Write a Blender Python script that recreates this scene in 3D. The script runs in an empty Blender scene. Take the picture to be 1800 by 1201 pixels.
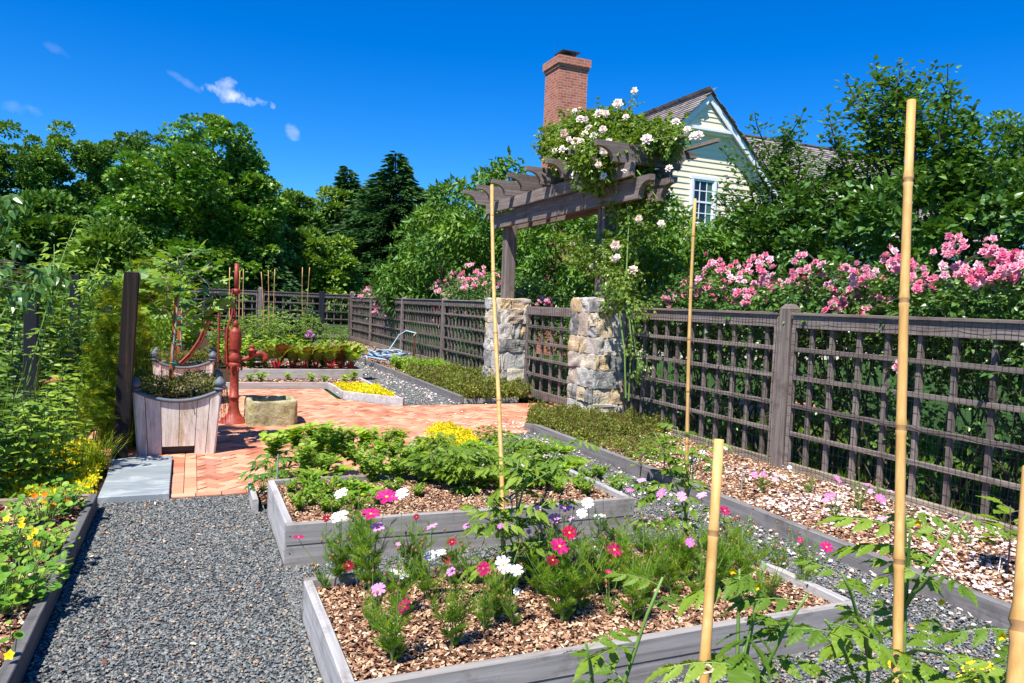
import bpy, math, random
import numpy as np
from mathutils import Vector, Matrix
# ------------------------------------------------------------------ camera
scn = bpy.context.scene
PI = math.pi
CH = 1.6
cam_d = bpy.data.cameras.new("camera"); cam = bpy.data.objects.new("camera", cam_d)
scn.collection.objects.link(cam); scn.camera = cam
FPX = 1300.6
cam_d.sensor_width = 36.0; cam_d.lens = FPX/1800*36.0; cam_d.clip_start = 0.05; cam_d.clip_end = 2000
roll, pitch, yaw = math.radians(2.342), math.radians(2.771), math.radians(23.408)
fw = Vector((math.sin(yaw)*math.cos(pitch), math.cos(yaw)*math.cos(pitch), -math.sin(pitch)))
r0 = Vector((math.cos(yaw), -math.sin(yaw), 0)); u0 = r0.cross(fw)
rt = math.cos(roll)*r0+math.sin(roll)*u0; up = -math.sin(roll)*r0+math.cos(roll)*u0
cam.matrix_world = Matrix(((rt.x, up.x, -fw.x, 0), (rt.y, up.y, -fw.y, 0), (rt.z, up.z, -fw.z, CH), (0, 0, 0, 1)))
# ------------------------------------------------------------------ sun, sky, exposure
LD = Vector((.47, .38, -1)).normalized()            # direction the sunlight travels
sun_el = math.asin(-LD.z); sun_az = math.atan2(-LD.x, -LD.y)
sd = bpy.data.lights.new("sun", 'SUN'); sd.energy = 5.0; sd.angle = math.radians(.5); sd.color = (1, .955, .88)
sun = bpy.data.objects.new("sun", sd); scn.collection.objects.link(sun)
sun.rotation_euler = LD.to_track_quat('-Z', 'Y').to_euler(); sun.location = (-8, -4, 20)
world = bpy.data.worlds.new("World"); scn.world = world; world.use_nodes = True
nt = world.node_tree; nt.nodes.clear()
def wn(t, **k):
    n = nt.nodes.new(t)
    for a, b in k.items(): setattr(n, a, b)
    return n
sky = wn('ShaderNodeTexSky'); sky.sky_type = 'NISHITA'; sky.sun_disc = False
sky.sun_elevation = sun_el; sky.sun_rotation = sun_az; sky.air_density = 1.0; sky.dust_density = .1; sky.ozone_density = 3.5
hs = wn('ShaderNodeHueSaturation'); hs.inputs['Saturation'].default_value = 1.5; hs.inputs['Hue'].default_value = .502
tint = wn('ShaderNodeMix', data_type='RGBA', blend_type='MULTIPLY'); tint.inputs[0].default_value = 1; tint.inputs[7].default_value = (.55, 1.0, 1.35, 1)
bg = wn('ShaderNodeBackground'); bg.inputs[1].default_value = .076
out = wn('ShaderNodeOutputWorld')
# a few small fair weather clouds, laid out by direction over the garden
tc = wn('ShaderNodeTexCoord')
mixc = wn('ShaderNodeMix', data_type='RGBA'); mixc.inputs[7].default_value = (8.0, 8.6, 9.8, 1)
def dirpix(x, y): return (fw*FPX+rt*(x-900)-up*(y-600.5)).normalized()
acc = None
nz = wn('ShaderNodeTexNoise'); nz.inputs['Scale'].default_value = 44; nz.inputs['Detail'].default_value = 9; nz.inputs['Roughness'].default_value = .58
nt.links.new(tc.outputs['Generated'], nz.inputs['Vector'])
for (x, y, rx, ry, st, an) in ((420, 170, .038, .0095, 1.0, 6), (395, 158, .012, .016, .6, 40), (512, 232, .013, .010, .42, 35), (322, 142, .022, .005, .14, 25), (62, 196, .014, .006, .16, 20), (30, 190, .014, .007, .12, 0), (95, 85, .016, .005, .07, 20)):
    d = dirpix(x, y); h = Vector((d.y, -d.x, 0)).normalized(); v = h.cross(d)
    a = math.radians(-an-2); h2 = math.cos(a)*h+math.sin(a)*v; v2 = -math.sin(a)*h+math.cos(a)*v
    def dot(vec, sc):
        n = wn('ShaderNodeVectorMath', operation='DOT_PRODUCT'); n.inputs[1].default_value = vec/sc; nt.links.new(tc.outputs['Generated'], n.inputs[0]); return n.outputs['Value']
    def m(op, a_, b_=None):
        n = wn('ShaderNodeMath', operation=op)
        for i, q in enumerate((a_, b_)):
            if q is None: continue
            if isinstance(q, (int, float)): n.inputs[i].default_value = q
            else: nt.links.new(q, n.inputs[i])
        return n.outputs[0]
    A, B, Cc = dot(h2, rx), dot(v2, ry), dot(d, 1.0)
    e = m('ADD', m('MULTIPLY', A, A), m('MULTIPLY', B, B))
    e = m('ADD', e, m('MULTIPLY', m('SUBTRACT', nz.outputs['Fac'], .5), -4.2))
    f = m('MULTIPLY', m('MAXIMUM', m('SUBTRACT', 1.0, e), 0.0), st*.62)
    f = m('MULTIPLY', f, m('GREATER_THAN', Cc, .5))
    acc = f if acc is None else m('MAXIMUM', acc, f)
acc = m('MINIMUM', acc, .92)
nt.links.new(sky.outputs[0], hs.inputs['Color']); nt.links.new(hs.outputs[0], tint.inputs[6])
nt.links.new(tint.outputs[2], mixc.inputs[6]); nt.links.new(acc, mixc.inputs[0])
nt.links.new(mixc.outputs[2], bg.inputs[0]); nt.links.new(bg.outputs[0], out.inputs[0])
scn.view_settings.view_transform = 'Standard'; scn.view_settings.look = 'None'; scn.view_settings.gamma = 1
scn.view_settings.exposure = 0.85
scn.render.engine = 'CYCLES'
scn.cycles.max_bounces = 6; scn.cycles.transparent_max_bounces = 4
# ------------------------------------------------------------------ helpers
rng = np.random.default_rng(7)
def nrm(a):
    a = np.asarray(a, float); return a/np.maximum(np.linalg.norm(a, axis=-1, keepdims=True), 1e-9)
class Geo:
    def __init__(s): s.V = []; s.L = []; s.S = []; s.M = []; s.R = []; s.n = 0
    def add(s, V, F, mat=0, rnd=.5):
        V = np.asarray(V, float).reshape(-1, 3); s.V.append(V)
        s.L.append(np.concatenate([np.asarray(f) for f in F])+s.n); s.S.append(np.array([len(f) for f in F]))
        s.M.append(np.full(len(F), mat) if np.isscalar(mat) else np.asarray(mat)); s.R.append(np.full(len(F), float(rnd)) if np.isscalar(rnd) else np.asarray(rnd, float)); s.n += len(V)
        return s
    def batch(s, T, P, Y, N, sc, mat=0, rnd=None, wsc=None):
        P = np.atleast_2d(P); n = len(P)
        if n == 0: return s
        Y = nrm(np.broadcast_to(Y, P.shape)); N = np.broadcast_to(np.asarray(N, float), P.shape)
        X = nrm(np.cross(Y, N+1e-6*rng.random(P.shape))); Z = np.cross(X, Y)
        tv = T['V']; sc = np.broadcast_to(np.asarray(sc, float), (n,))
        w = np.ones(n) if wsc is None else np.broadcast_to(wsc, (n,))
        W = P[:, None]+sc[:, None, None]*(tv[None, :, 0:1]*w[:, None, None]*X[:, None]+tv[None, :, 1:2]*Y[:, None]+tv[None, :, 2:3]*Z[:, None])
        k = len(tv); fl = np.concatenate([np.asarray(f) for f in T['F']]); fs = np.array([len(f) for f in T['F']])
        s.V.append(W.reshape(-1, 3)); s.L.append((fl[None]+k*np.arange(n)[:, None]).ravel()+s.n); s.S.append(np.tile(fs, n))
        s.M.append(np.tile(np.asarray(T.get('M', [0]*len(fs)))+mat, n))
        r = rng.random(n) if rnd is None else np.broadcast_to(rnd, (n,))
        s.R.append(np.repeat(r, len(fs))); s.n += n*k
        return s
    def box(s, c, d, rz=0, mat=0, rnd=None, bev=0):
        x, y, z = d[0]/2, d[1]/2, d[2]/2
        if bev > 0:
            b = min(bev, x*.9, y*.9, z*.9); V = []; idx = {}
            for sx in (-1, 1):
                for sy in (-1, 1):
                    for sz in (-1, 1):
                        for a in range(3):
                            q = [sx*(x-b), sy*(y-b), sz*(z-b)]; q[a] = (sx*x, sy*y, sz*z)[a]; idx[(sx, sy, sz, a)] = len(V); V.append(q)
            F = []
            for a in range(3):
                o = [i for i in range(3) if i != a]
                for sg in (-1, 1):
                    f = []
                    for p, q in ((-1, -1), (1, -1), (1, 1), (-1, 1)):
                        t = [0, 0, 0]; t[a] = sg; t[o[0]] = p; t[o[1]] = q; f.append(idx[(t[0], t[1], t[2], a)])
                    F.append(f)
            for a in range(3):
                o = [i for i in range(3) if i != a]
                for p in (-1, 1):
                    for q in (-1, 1):
                        f = []
                        for e, ax in ((-1, o[0]), (1, o[0]), (1, o[1]), (-1, o[1])):
                            t = [0, 0, 0]; t[a] = e; t[o[0]] = p; t[o[1]] = q; f.append(idx[(t[0], t[1], t[2], ax)])
                        F.append(f)
            for sx in (-1, 1):
                for sy in (-1, 1):
                    for sz in (-1, 1): F.append([idx[(sx, sy, sz, a)] for a in range(3)])
            V = np.array(V)
            # consistent outward winding
            F2 = []
            for f in F:
                p = V[f]; n_ = np.cross(p[1]-p[0], p[2]-p[0]); F2.append(f if n_ @ p.mean(0) > 0 else f[::-1])
            F = F2
        else:
            V = np.array([(i, j, k) for i in (-x, x) for j in (-y, y) for k in (-z, z)])
            F = [(0, 1, 3, 2), (4, 6, 7, 5), (0, 4, 5, 1), (2, 3, 7, 6), (0, 2, 6, 4), (1, 5, 7, 3)]
        if rz:
            c_, s_ = math.cos(rz), math.sin(rz); V = V@np.array([[c_, s_, 0], [-s_, c_, 0], [0, 0, 1]])
        return s.add(V+np.asarray(c, float), F, mat, random.random() if rnd is None else rnd)
    def tube(s, pts, rad, n=6, mat=0, rnd=.5, cap=True):
        P = np.asarray(pts, float); m = len(P); rad = np.broadcast_to(rad, (m,))
        t = nrm(np.gradient(P, axis=0)); a = np.array([0, 0, 1.]) if abs(t[0][2]) < .9 else np.array([1., 0, 0])
        u = nrm(np.cross(t[0], a)); V = []
        for i in range(m):
            u = nrm(u-(u@t[i])*t[i]); w = np.cross(t[i], u); th = np.arange(n)*2*PI/n
            V.append(P[i]+rad[i]*(np.cos(th)[:, None]*u+np.sin(th)[:, None]*w))
        F = [(i*n+j, i*n+(j+1) % n, (i+1)*n+(j+1) % n, (i+1)*n+j) for i in range(m-1) for j in range(n)]
        if cap: F += [tuple(range(n))[::-1], tuple(range((m-1)*n, m*n))]
        return s.add(np.concatenate(V), F, mat, rnd)
    def prism(s, poly, a0, a1, axis=1, mat=0, rnd=.5):
        """poly: 2D outline in the two other axes (in order), extruded along axis"""
        o = [i for i in range(3) if i != axis]; n = len(poly); V = np.zeros((2*n, 3))
        for k, av in enumerate((a0, a1)):
            for i, (p, q) in enumerate(poly): V[k*n+i, o[0]] = p; V[k*n+i, o[1]] = q; V[k*n+i, axis] = av
        F = [tuple(range(n)), tuple(range(2*n-1, n-1, -1))]+[(i, n+i, n+(i+1) % n, (i+1) % n) for i in range(n)]
        return s.add(V, F, mat, rnd)
    def lathe(s, prof, n=16, c=(0, 0, 0), mat=0, rnd=.5, axis='z'):
        V = []; th = np.arange(n)*2*PI/n
        for r, z in prof: V.append(np.stack([r*np.cos(th), r*np.sin(th), np.full(n, z)], 1))
        V = np.concatenate(V)
        if axis == 'x': V = V[:, [2, 1, 0]]
        m = len(prof)
        F = [(i*n+j, i*n+(j+1) % n, (i+1)*n+(j+1) % n, (i+1)*n+j) for i in range(m-1) for j in range(n)]+[tuple(range(n))[::-1], tuple(range((m-1)*n, m*n))]
        return s.add(V+np.asarray(c, float), F, mat, rnd)
    def build(s, name, mats, parent=None, smooth=False, origin=None):
        me = bpy.data.meshes.new(name)
        if s.n:
            V = np.concatenate(s.V)
            if origin is not None: V = V-np.asarray(origin, float)
            L = np.concatenate(s.L).astype(np.int32); S = np.concatenate(s.S).astype(np.int32)
            me.vertices.add(len(V)); me.vertices.foreach_set('co', V.astype(np.float32).ravel())
            me.loops.add(len(L)); me.loops.foreach_set('vertex_index', L)
            me.polygons.add(len(S)); me.polygons.foreach_set('loop_start', np.concatenate([[0], np.cumsum(S)[:-1]]).astype(np.int32)); me.polygons.foreach_set('loop_total', S)
            me.polygons.foreach_set('material_index', np.concatenate(s.M).astype(np.int32))
            me.polygons.foreach_set('use_smooth', np.full(len(S), bool(smooth)))
            at = me.attributes.new('rnd', 'FLOAT', 'FACE'); at.data.foreach_set('value', np.concatenate(s.R).astype(np.float32))
            me.update(calc_edges=True)
        for m_ in (mats if isinstance(mats, (list, tuple)) else [mats]): me.materials.append(m_)
        o = bpy.data.objects.new(name, me); scn.collection.objects.link(o)
        if parent is not None: o.parent = parent
        if origin is not None: o.location = origin
        return o
def tag(o, label=None, cat=None, group=None, kind=None):
    if label: o['label'] = label
    if cat: o['category'] = cat
    if group: o['group'] = group
    if kind: o['kind'] = kind
    return o
def empty(name, loc, label, cat, group=None, rz=0):
    o = bpy.data.objects.new(name, None); scn.collection.objects.link(o); o.location = loc; o.rotation_euler = (0, 0, rz); o.empty_display_size = .1
    return tag(o, label, cat, group)
def copy_thing(root, loc, rz=0, sc=1, label=None, group=None, cat=None):
    r = root.copy(); scn.collection.objects.link(r); r.location = loc; r.rotation_euler = (0, 0, rz); r.scale = (sc, sc, sc) if np.isscalar(sc) else sc
    if label: r['label'] = label
    if group: r['group'] = group
    if cat: r['category'] = cat
    def rec(a, b):
        for ch in list(a.children):
            c = ch.copy(); scn.collection.objects.link(c); c.parent = b; rec(ch, c)
    rec(root, r); return r
# pixel of the survey (1800 x 1201) -> point of the place, used once to read positions off
def ray(x, y): return fw*FPX+rt*(x-900)-up*(y-600.5)
def G(x, y, z=0.):
    d = ray(x, y); t = (z-CH)/d.z; return np.array((d.x*t, d.y*t, z))
def PY(x, y, Y):
    d = ray(x, y); t = Y/d.y; return np.array((d.x*t, Y, CH+d.z*t))
def PX(x, y, X):
    d = ray(x, y); t = X/d.x; return np.array((X, d.y*t, CH+d.z*t))
def DD(x, y, dep):
    d = ray(x, y)*(dep/FPX); return np.array((d.x, d.y, CH+d.z))
def depth(p): return float(Vector((p[0], p[1], p[2]-CH)).dot(fw))
# ------------------------------------------------------------------ materials
def newmat(name):
    m_ = bpy.data.materials.new(name); m_.use_nodes = True; t = m_.node_tree; t.nodes.clear(); return m_, t
class NB:
    def __init__(s, name):
        s.m, s.t = newmat(name); s.out = s.n('ShaderNodeOutputMaterial')
    def n(s, ty, **k):
        x = s.t.nodes.new(ty)
        for a, b in k.items(): setattr(x, a, b)
        return x
    def l(s, a, b): s.t.links.new(a, b)
    def setin(s, node, **k):
        for a, b in k.items():
            i = node.inputs[a.replace('_', ' ')] if isinstance(a, str) else node.inputs[a]
            if hasattr(b, 'node'): s.l(b, i)
            else: i.default_value = b
        return node
    def coord(s, scale=(1, 1, 1), kind='Object'):
        tc_ = s.n('ShaderNodeTexCoord'); mp = s.n('ShaderNodeMapping'); mp.inputs['Scale'].default_value = scale; s.l(tc_.outputs[kind], mp.inputs[0]); return mp.outputs[0]
    def noise(s, vec, scale, detail=4, rough=.6, dist=0, out='Fac'):
        x = s.n('ShaderNodeTexNoise'); x.inputs['Scale'].default_value = scale; x.inputs['Detail'].default_value = detail; x.inputs['Roughness'].default_value = rough; x.inputs['Distortion'].default_value = dist
        s.l(vec, x.inputs['Vector']); return x.outputs[out]
    def ramp(s, fac, stops, interp='LINEAR'):
        x = s.n('ShaderNodeValToRGB'); x.color_ramp.interpolation = interp
        e = x.color_ramp.elements
        while len(e) < len(stops): e.new(.5)
        for i, (p, c) in enumerate(stops): e[i].position = p; e[i].color = (*c, 1) if len(c) == 3 else c
        s.l(fac, x.inputs[0]); return x.outputs[0]
    def mix(s, f, a, b, mode='MIX'):
        x = s.n('ShaderNodeMix', data_type='RGBA', blend_type=mode)
        for i, q in ((0, f), (6, a), (7, b)):
            if hasattr(q, 'node'): s.l(q, x.inputs[i])
            else: x.inputs[i].default_value = q if i == 0 else (*q, 1)
        return x.outputs[2]
    def math(s, op, a, b=0.):
        x = s.n('ShaderNodeMath', operation=op)
        for i, q in enumerate((a, b)):
            if hasattr(q, 'node'): s.l(q, x.inputs[i])
            else: x.inputs[i].default_value = q
        return x.outputs[0]
    def rnd(s): x = s.n('ShaderNodeAttribute'); x.attribute_name = 'rnd'; return x.outputs['Fac']
    def bump(s, h, st, dist=.01):
        x = s.n('ShaderNodeBump'); x.inputs['Strength'].default_value = st; x.inputs['Distance'].default_value = dist; s.l(h, x.inputs['Height']); return x.outputs[0]
    def bsdf(s, col, rough=.8, normal=None, spec=.3, metal=0):
        x = s.n('ShaderNodeBsdfPrincipled')
        for nm, q in (('Base Color', col), ('Roughness', rough), ('Specular IOR Level', spec), ('Metallic', metal)):
            if hasattr(q, 'node'): s.l(q, x.inputs[nm])
            else: x.inputs[nm].default_value = (*q, 1) if nm == 'Base Color' else q
        if normal is not None: s.l(normal, x.inputs['Normal'])
        return x.outputs[0]
    def done(s, sh): s.l(sh, s.out.inputs[0]); return s.m
def leafmat(name, stops, trans=.32, rough=.42, spec=.45, tcol=None, nsc=0):
    b = NB(name); r = b.rnd(); col = b.ramp(r, stops)
    if nsc: col = b.mix(b.math('MULTIPLY', b.noise(b.coord(), nsc, 2), .5), col, stops[-1][1])
    p = b.bsdf(col, rough, None, spec); t = b.n('ShaderNodeBsdfTranslucent')
    tc_ = b.mix(1.0, col, tcol or (1.5, 1.35, .35), 'MULTIPLY'); b.l(tc_, t.inputs[0])
    mx = b.n('ShaderNodeMixShader'); mx.inputs[0].default_value = trans; b.l(p, mx.inputs[1]); b.l(t.outputs[0], mx.inputs[2])
    return b.done(mx.outputs[0])
def ramp3(a, b, c): return [(0, a), (.5, b), (1, c)]
def woodmat(name, axis, c1, c2, c3, sc=1.0, rough=.85, knots=False, bump=.5):
    b = NB(name); s_ = [38*sc]*3; s_[axis] = 1.6*sc
    v = b.coord(tuple(s_)); r = b.rnd()
    off = b.n('ShaderNodeVectorMath', operation='ADD'); cm = b.n('ShaderNodeCombineXYZ'); q = b.math('MULTIPLY', r, 37.0)
    for i in range(3): b.l(q, cm.inputs[i])
    b.l(v, off.inputs[0]); b.l(cm.outputs[0], off.inputs[1]); v = off.outputs[0]
    g = b.noise(v, 1.0, 6, .65, .6); g2 = b.noise(b.coord((3*sc,)*3), 1.0, 4, .6)
    col = b.ramp(g, [(.28, c1), (.5, c2), (.72, c3)])
    col = b.mix(b.math('MULTIPLY', g2, .6), col, tuple(x*.62 for x in c2)); g3 = b.noise(b.coord((1.5,)*3), 2.6, 6, .75)
    col = b.mix(b.ramp(g3, [(.52, (0, 0, 0)), (.66, (.55,)*3)]), col, (c1[0]*.62, c1[1]*.55, c1[2]*.45))
    t = b.math('MULTIPLY_ADD', r, .5); t.node.inputs[2].default_value = .72
    mm = b.n('ShaderNodeVectorMath', operation='SCALE'); b.l(col, mm.inputs[0]); b.l(t, mm.inputs['Scale']); col = mm.outputs[0]
    return b.done(b.bsdf(col, rough, b.bump(g, bump, .004), .25))
def plain(name, col, rough=.6, spec=.4, nsc=20, var=.25, metal=0, bump=.0, bsc=60):
    b = NB(name); v = b.coord(); g = b.noise(v, nsc, 4, .6)
    c = b.mix(g, tuple(x*(1-var) for x in col), tuple(min(1, x*(1+var)) for x in col))
    nm = b.bump(b.noise(v, bsc, 3, .6), bump, .005) if bump else None
    return b.done(b.bsdf(c, rough, nm, spec, metal))
# ================================================================== materials of the place
M = {}
M['wood_y'] = woodmat('fence wood y', 1, (.10, .074, .062), (.20, .162, .143), (.34, .29, .26))
M['wood_x'] = woodmat('fence wood x', 0, (.10, .074, .062), (.20, .162, .143), (.34, .29, .26))
M['wood_z'] = woodmat('fence wood z', 2, (.10, .074, .062), (.20, .162, .143), (.34, .29, .26))
M['bed_x'] = woodmat('bed board x', 0, (.15, .13, .115), (.27, .25, .23), (.40, .37, .345), .8)
M['kerb_y'] = woodmat('kerb board y', 1, (.13, .12, .118), (.22, .205, .20), (.33, .31, .30), .8)
M['dark_y'] = woodmat('dark edging y', 1, (.065, .062, .06), (.13, .125, .122), (.21, .20, .195), .8)
M['pale_x'] = woodmat('pale edging x', 0, (.24, .21, .19), (.40, .36, .33), (.54, .49, .46), .8)
M['bed_y'] = woodmat('bed board y', 1, (.24, .225, .215), (.42, .40, .39), (.58, .56, .55), .8)
M['tan_y'] = woodmat('bottom board y', 1, (.20, .155, .11), (.32, .26, .19), (.43, .36, .28))
M['tan_x'] = woodmat('bottom board x', 0, (.20, .155, .11), (.32, .26, .19), (.43, .36, .28))
M['char'] = woodmat('dark stained post', 2, (.005, .004, .005), (.014, .010, .009), (.085, .045, .02), .55, .7, bump=.8)
M['slate_post'] = woodmat('slate grey post', 2, (.006, .007, .011), (.015, .018, .026), (.028, .032, .042), .9, .7)
M['wire'] = plain('black wire', (.012, .012, .012), .5)
M['white'] = plain('white paint', (.78, .79, .8), .5, var=.05)
M['cream'] = plain('cream paint', (.80, .69, .50), .6, var=.06)
M['green_tie'] = plain('green tie tape', (.01, .22, .15), .4)
M['blue_tie'] = plain('blue green twine', (.01, .16, .2), .5)
M['jute'] = plain('jute string', (.55, .45, .3), .9)
M['darkmetal'] = plain('dark metal', (.03, .03, .032), .5)
M['glass'] = plain('window glass', (.012, .016, .02), .06, .6, var=.1)
M['curtain'] = plain('green curtain', (.05, .14, .11), .8)
M['red'] = plain('red oxide paint', (.27, .04, .024), .5, .35, 26, .7, bump=.5, bsc=60)
M['stakered'] = woodmat('red brown stake', 2, (.25, .06, .02), (.42, .12, .035), (.52, .18, .06))
def gravelmat():
    b = NB('gravel chips'); r = b.rnd()
    c = b.ramp(r, [(0, (.07, .077, .077)), (.3, (.125, .135, .13)), (.6, (.18, .19, .182)), (.86, (.235, .243, .23)), (.945, (.32, .31, .28)), (.96, (.42, .22, .10)), (1, (.55, .42, .28))])
    return b.done(b.bsdf(c, .75, b.bump(b.noise(b.coord(), 300, 3), .3, .002), .3))
def groundmat(name, c1, c2, c3, sc, bump=.6, dist=.02, rough=.95):
    b = NB(name); v = b.coord(); n = b.noise(v, sc, 8, .75); n2 = b.noise(v, sc*.04, 4, .6)
    c = b.ramp(n, [(.3, c1), (.5, c2), (.7, c3)]); c = b.mix(b.math('MULTIPLY', n2, .5), c, c1)
    return b.done(b.bsdf(c, rough, b.bump(n, bump, dist), .2))
M['gravel'] = gravelmat()
M['gravelbase'] = groundmat('gravel bed', (.03, .033, .035), (.075, .08, .082), (.16, .17, .17), 90, 1, .01)
M['soil'] = groundmat('dark compost', (.02, .012, .008), (.06, .032, .018), (.14, .075, .04), 60, 1, .02)
M['lawn'] = groundmat('lawn', (.012, .035, .005), (.03, .085, .011), (.07, .155, .022), 14, 1, .05)
def mulchmat():
    b = NB('wood chip mulch'); r = b.rnd()
    c = b.ramp(r, [(0, (.05, .022, .013)), (.25, (.17, .078, .045)), (.5, (.32, .165, .095)), (.8, (.52, .33, .20)), (1, (.72, .57, .40))])
    v = b.coord((20, 120, 60)); return b.done(b.bsdf(c, .85, b.bump(b.noise(v, 1, 4), .4, .003), .2))
M['mulch'] = mulchmat()
def brickmat():
    b = NB('paving brick'); r = b.rnd(); v = b.coord(); n = b.noise(v, 45, 6, .7); n2 = b.noise(v, 2.2, 5, .6)
    c = b.ramp(r, [(0, (.34, .10, .06)), (.2, (.52, .19, .105)), (.6, (.68, .30, .175)), (.9, (.72, .40, .25)), (1, (.38, .17, .13))])
    c = b.mix(b.math('MULTIPLY', n, .45), c, (.42, .17, .10)); n5 = b.noise(v, .9, 7, .75); c = b.mix(b.ramp(n5, [(.5, (0, 0, 0)), (.7, (.42,)*3)]), c, (.30, .15, .09)); c = b.mix(b.ramp(n2, [(.5, (0, 0, 0)), (.75, (.35,)*3)]), c, (.62, .42, .30))
    return b.done(b.bsdf(c, .85, b.bump(n, .5, .004), .2))
M['brick'] = brickmat()
M['mortar'] = plain('joint sand', (.09, .06, .035), .95, bump=.4)
def stonemat():
    b = NB('field stone'); r = b.rnd(); v = b.coord(); n = b.noise(v, 9, 8, .7, .5); n2 = b.noise(v, 40, 5, .7)
    c = b.ramp(r, [(0, (.52, .33, .13)), (.15, (.62, .48, .28)), (.34, (.72, .67, .56)), (.5, (.46, .36, .27)), (.66, (.62, .61, .57)), (.80, (.17, .18, .18)), (.9, (.27, .27, .26)), (1, (.09, .10, .10))])
    c = b.mix(b.ramp(n, [(.46, (0, 0, 0)), (.62, (.6,)*3)]), c, (.62, .57, .48)); c = b.mix(b.ramp(n2, [(.5, (0, 0, 0)), (.66, (.5,)*3)]), c, (.17, .14, .11))
    return b.done(b.bsdf(c, .85, b.bump(b.math('ADD', n, n2), .8, .03), .25))
M['stone'] = stonemat(); M['stonemortar'] = plain('lime mortar', (.5, .46, .38), .95, bump=.6)
def bluestone():
    b = NB('bluestone'); v = b.coord((2, 4, 2)); n = b.noise(v, 1.6, 7, .55, .8); n2 = b.noise(b.coord(), 60, 3)
    c = b.ramp(n, [(.35, (.19, .22, .235)), (.52, (.25, .28, .29)), (.6, (.36, .39, .39)), (.64, (.25, .285, .295))])
    return b.done(b.bsdf(c, .7, b.bump(n, .2, .01), .35))
M['slate'] = bluestone()
def chimneymat():
    b = NB('chimney brick'); tcn = b.n('ShaderNodeTexCoord'); sp = b.n('ShaderNodeSeparateXYZ'); b.l(tcn.outputs['Object'], sp.inputs[0])
    cm = b.n('ShaderNodeCombineXYZ'); b.l(b.math('ADD', sp.outputs[0], sp.outputs[1]), cm.inputs[0]); b.l(sp.outputs[2], cm.inputs[1])
    t = b.n('ShaderNodeTexBrick'); t.inputs['Scale'].default_value = 1; t.inputs['Brick Width'].default_value = .24; t.inputs['Row Height'].default_value = .088; t.inputs['Mortar Size'].default_value = .008
    t.inputs['Color1'].default_value = (.46, .13, .075, 1); t.inputs['Color2'].default_value = (.28, .075, .05, 1); t.inputs['Mortar'].default_value = (.42, .33, .26, 1); t.inputs['Bias'].default_value = -.1
    b.l(cm.outputs[0], t.inputs['Vector']); n = b.noise(b.coord(), 5, 6, .7)
    c = b.mix(b.ramp(n, [(.45, (0, 0, 0)), (.72, (.6,)*3)]), t.outputs[0], (.50, .30, .22))
    return b.done(b.bsdf(c, .85, b.bump(t.outputs['Fac'], -.5, .01), .2))
M['chimney'] = chimneymat()
def shakemat():
    b = NB('cedar shakes'); r = b.rnd(); n = b.noise(b.coord((12, 12, 4)), 1.5, 5, .7)
    c = b.ramp(r, [(0, (.15, .125, .12)), (.5, (.26, .225, .215)), (1, (.40, .355, .34))]); c = b.mix(b.math('MULTIPLY', n, .6), c, (.16, .135, .13))
    return b.done(b.bsdf(c, .9, b.bump(n, .5, .01), .15))
M['shake'] = shakemat()
def troughmat():
    b = NB('mossy hewn stone'); v = b.coord(); n = b.noise(v, 7, 8, .72, .4); n2 = b.noise(v, 3.2, 4, .6)
    c = b.ramp(n, [(.3, (.13, .11, .05)), (.46, (.33, .29, .15)), (.64, (.52, .47, .30))])
    c = b.mix(b.ramp(n2, [(.55, (0, 0, 0)), (.68, (.7,)*3)]), c, (.42, .33, .06))
    return b.done(b.bsdf(c, .95, b.bump(n, 1, .04), .15))
M['trough'] = troughmat()
def planterwood():
    b = NB('bleached planter boards'); v = b.coord((26, 26, 2.2)); n = b.noise(v, 1, 6, .7, .8); st = b.noise(b.coord((5, 5, .9)), 1, 4, .6); lich = b.noise(b.coord(), 42, 5, .75); r = b.rnd()
    c = b.ramp(n, [(.3, (.42, .34, .27)), (.5, (.66, .57, .48)), (.7, (.80, .73, .65))])
    c = b.mix(b.ramp(st, [(.54, (0, 0, 0)), (.66, (.85,)*3)]), c, (.42, .28, .10)); c = b.mix(b.ramp(lich, [(.52, (0, 0, 0)), (.64, (.4,)*3)]), c, (.72, .69, .66))
    return b.done(b.bsdf(c, .9, b.bump(b.math('ADD', n, lich), .4, .004), .15))
M['planter'] = planterwood(); M['lead'] = plain('grey lead trim', (.11, .125, .145), .65, .4, 14, .35, bump=.3)
def bamboomat():
    b = NB('bamboo'); v = b.coord((60, 60, 3)); n = b.noise(v, 1, 5, .6); n2 = b.noise(b.coord(), 75, 3); n3 = b.noise(b.coord((1, 1, 3)), 5, 4)
    c = b.ramp(n, [(.3, (.46, .25, .07)), (.55, (.60, .36, .12)), (.75, (.70, .47, .20))]); c = b.mix(b.ramp(n2, [(.66, (0, 0, 0)), (.72, (.6,)*3)]), c, (.30, .17, .07))
    c = b.mix(b.ramp(n3, [(.45, (0, 0, 0)), (.7, (.45,)*3)]), c, (.50, .24, .07)); r = b.rnd(); c = b.mix(r, c, (.28, .15, .06))
    return b.done(b.bsdf(c, .55, b.bump(n, .2, .004), .35))
M['bamboo'] = bamboomat()
M['bark'] = plain('bark', (.10, .075, .055), .95, .2, 14, .5, bump=.8, bsc=40)
M['figbark'] = plain('pale fig bark', (.34, .29, .24), .8, .3, 20, .35, bump=.3)
M['terracotta'] = plain('terracotta', (.34, .11, .05), .8, var=.2)
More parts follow.
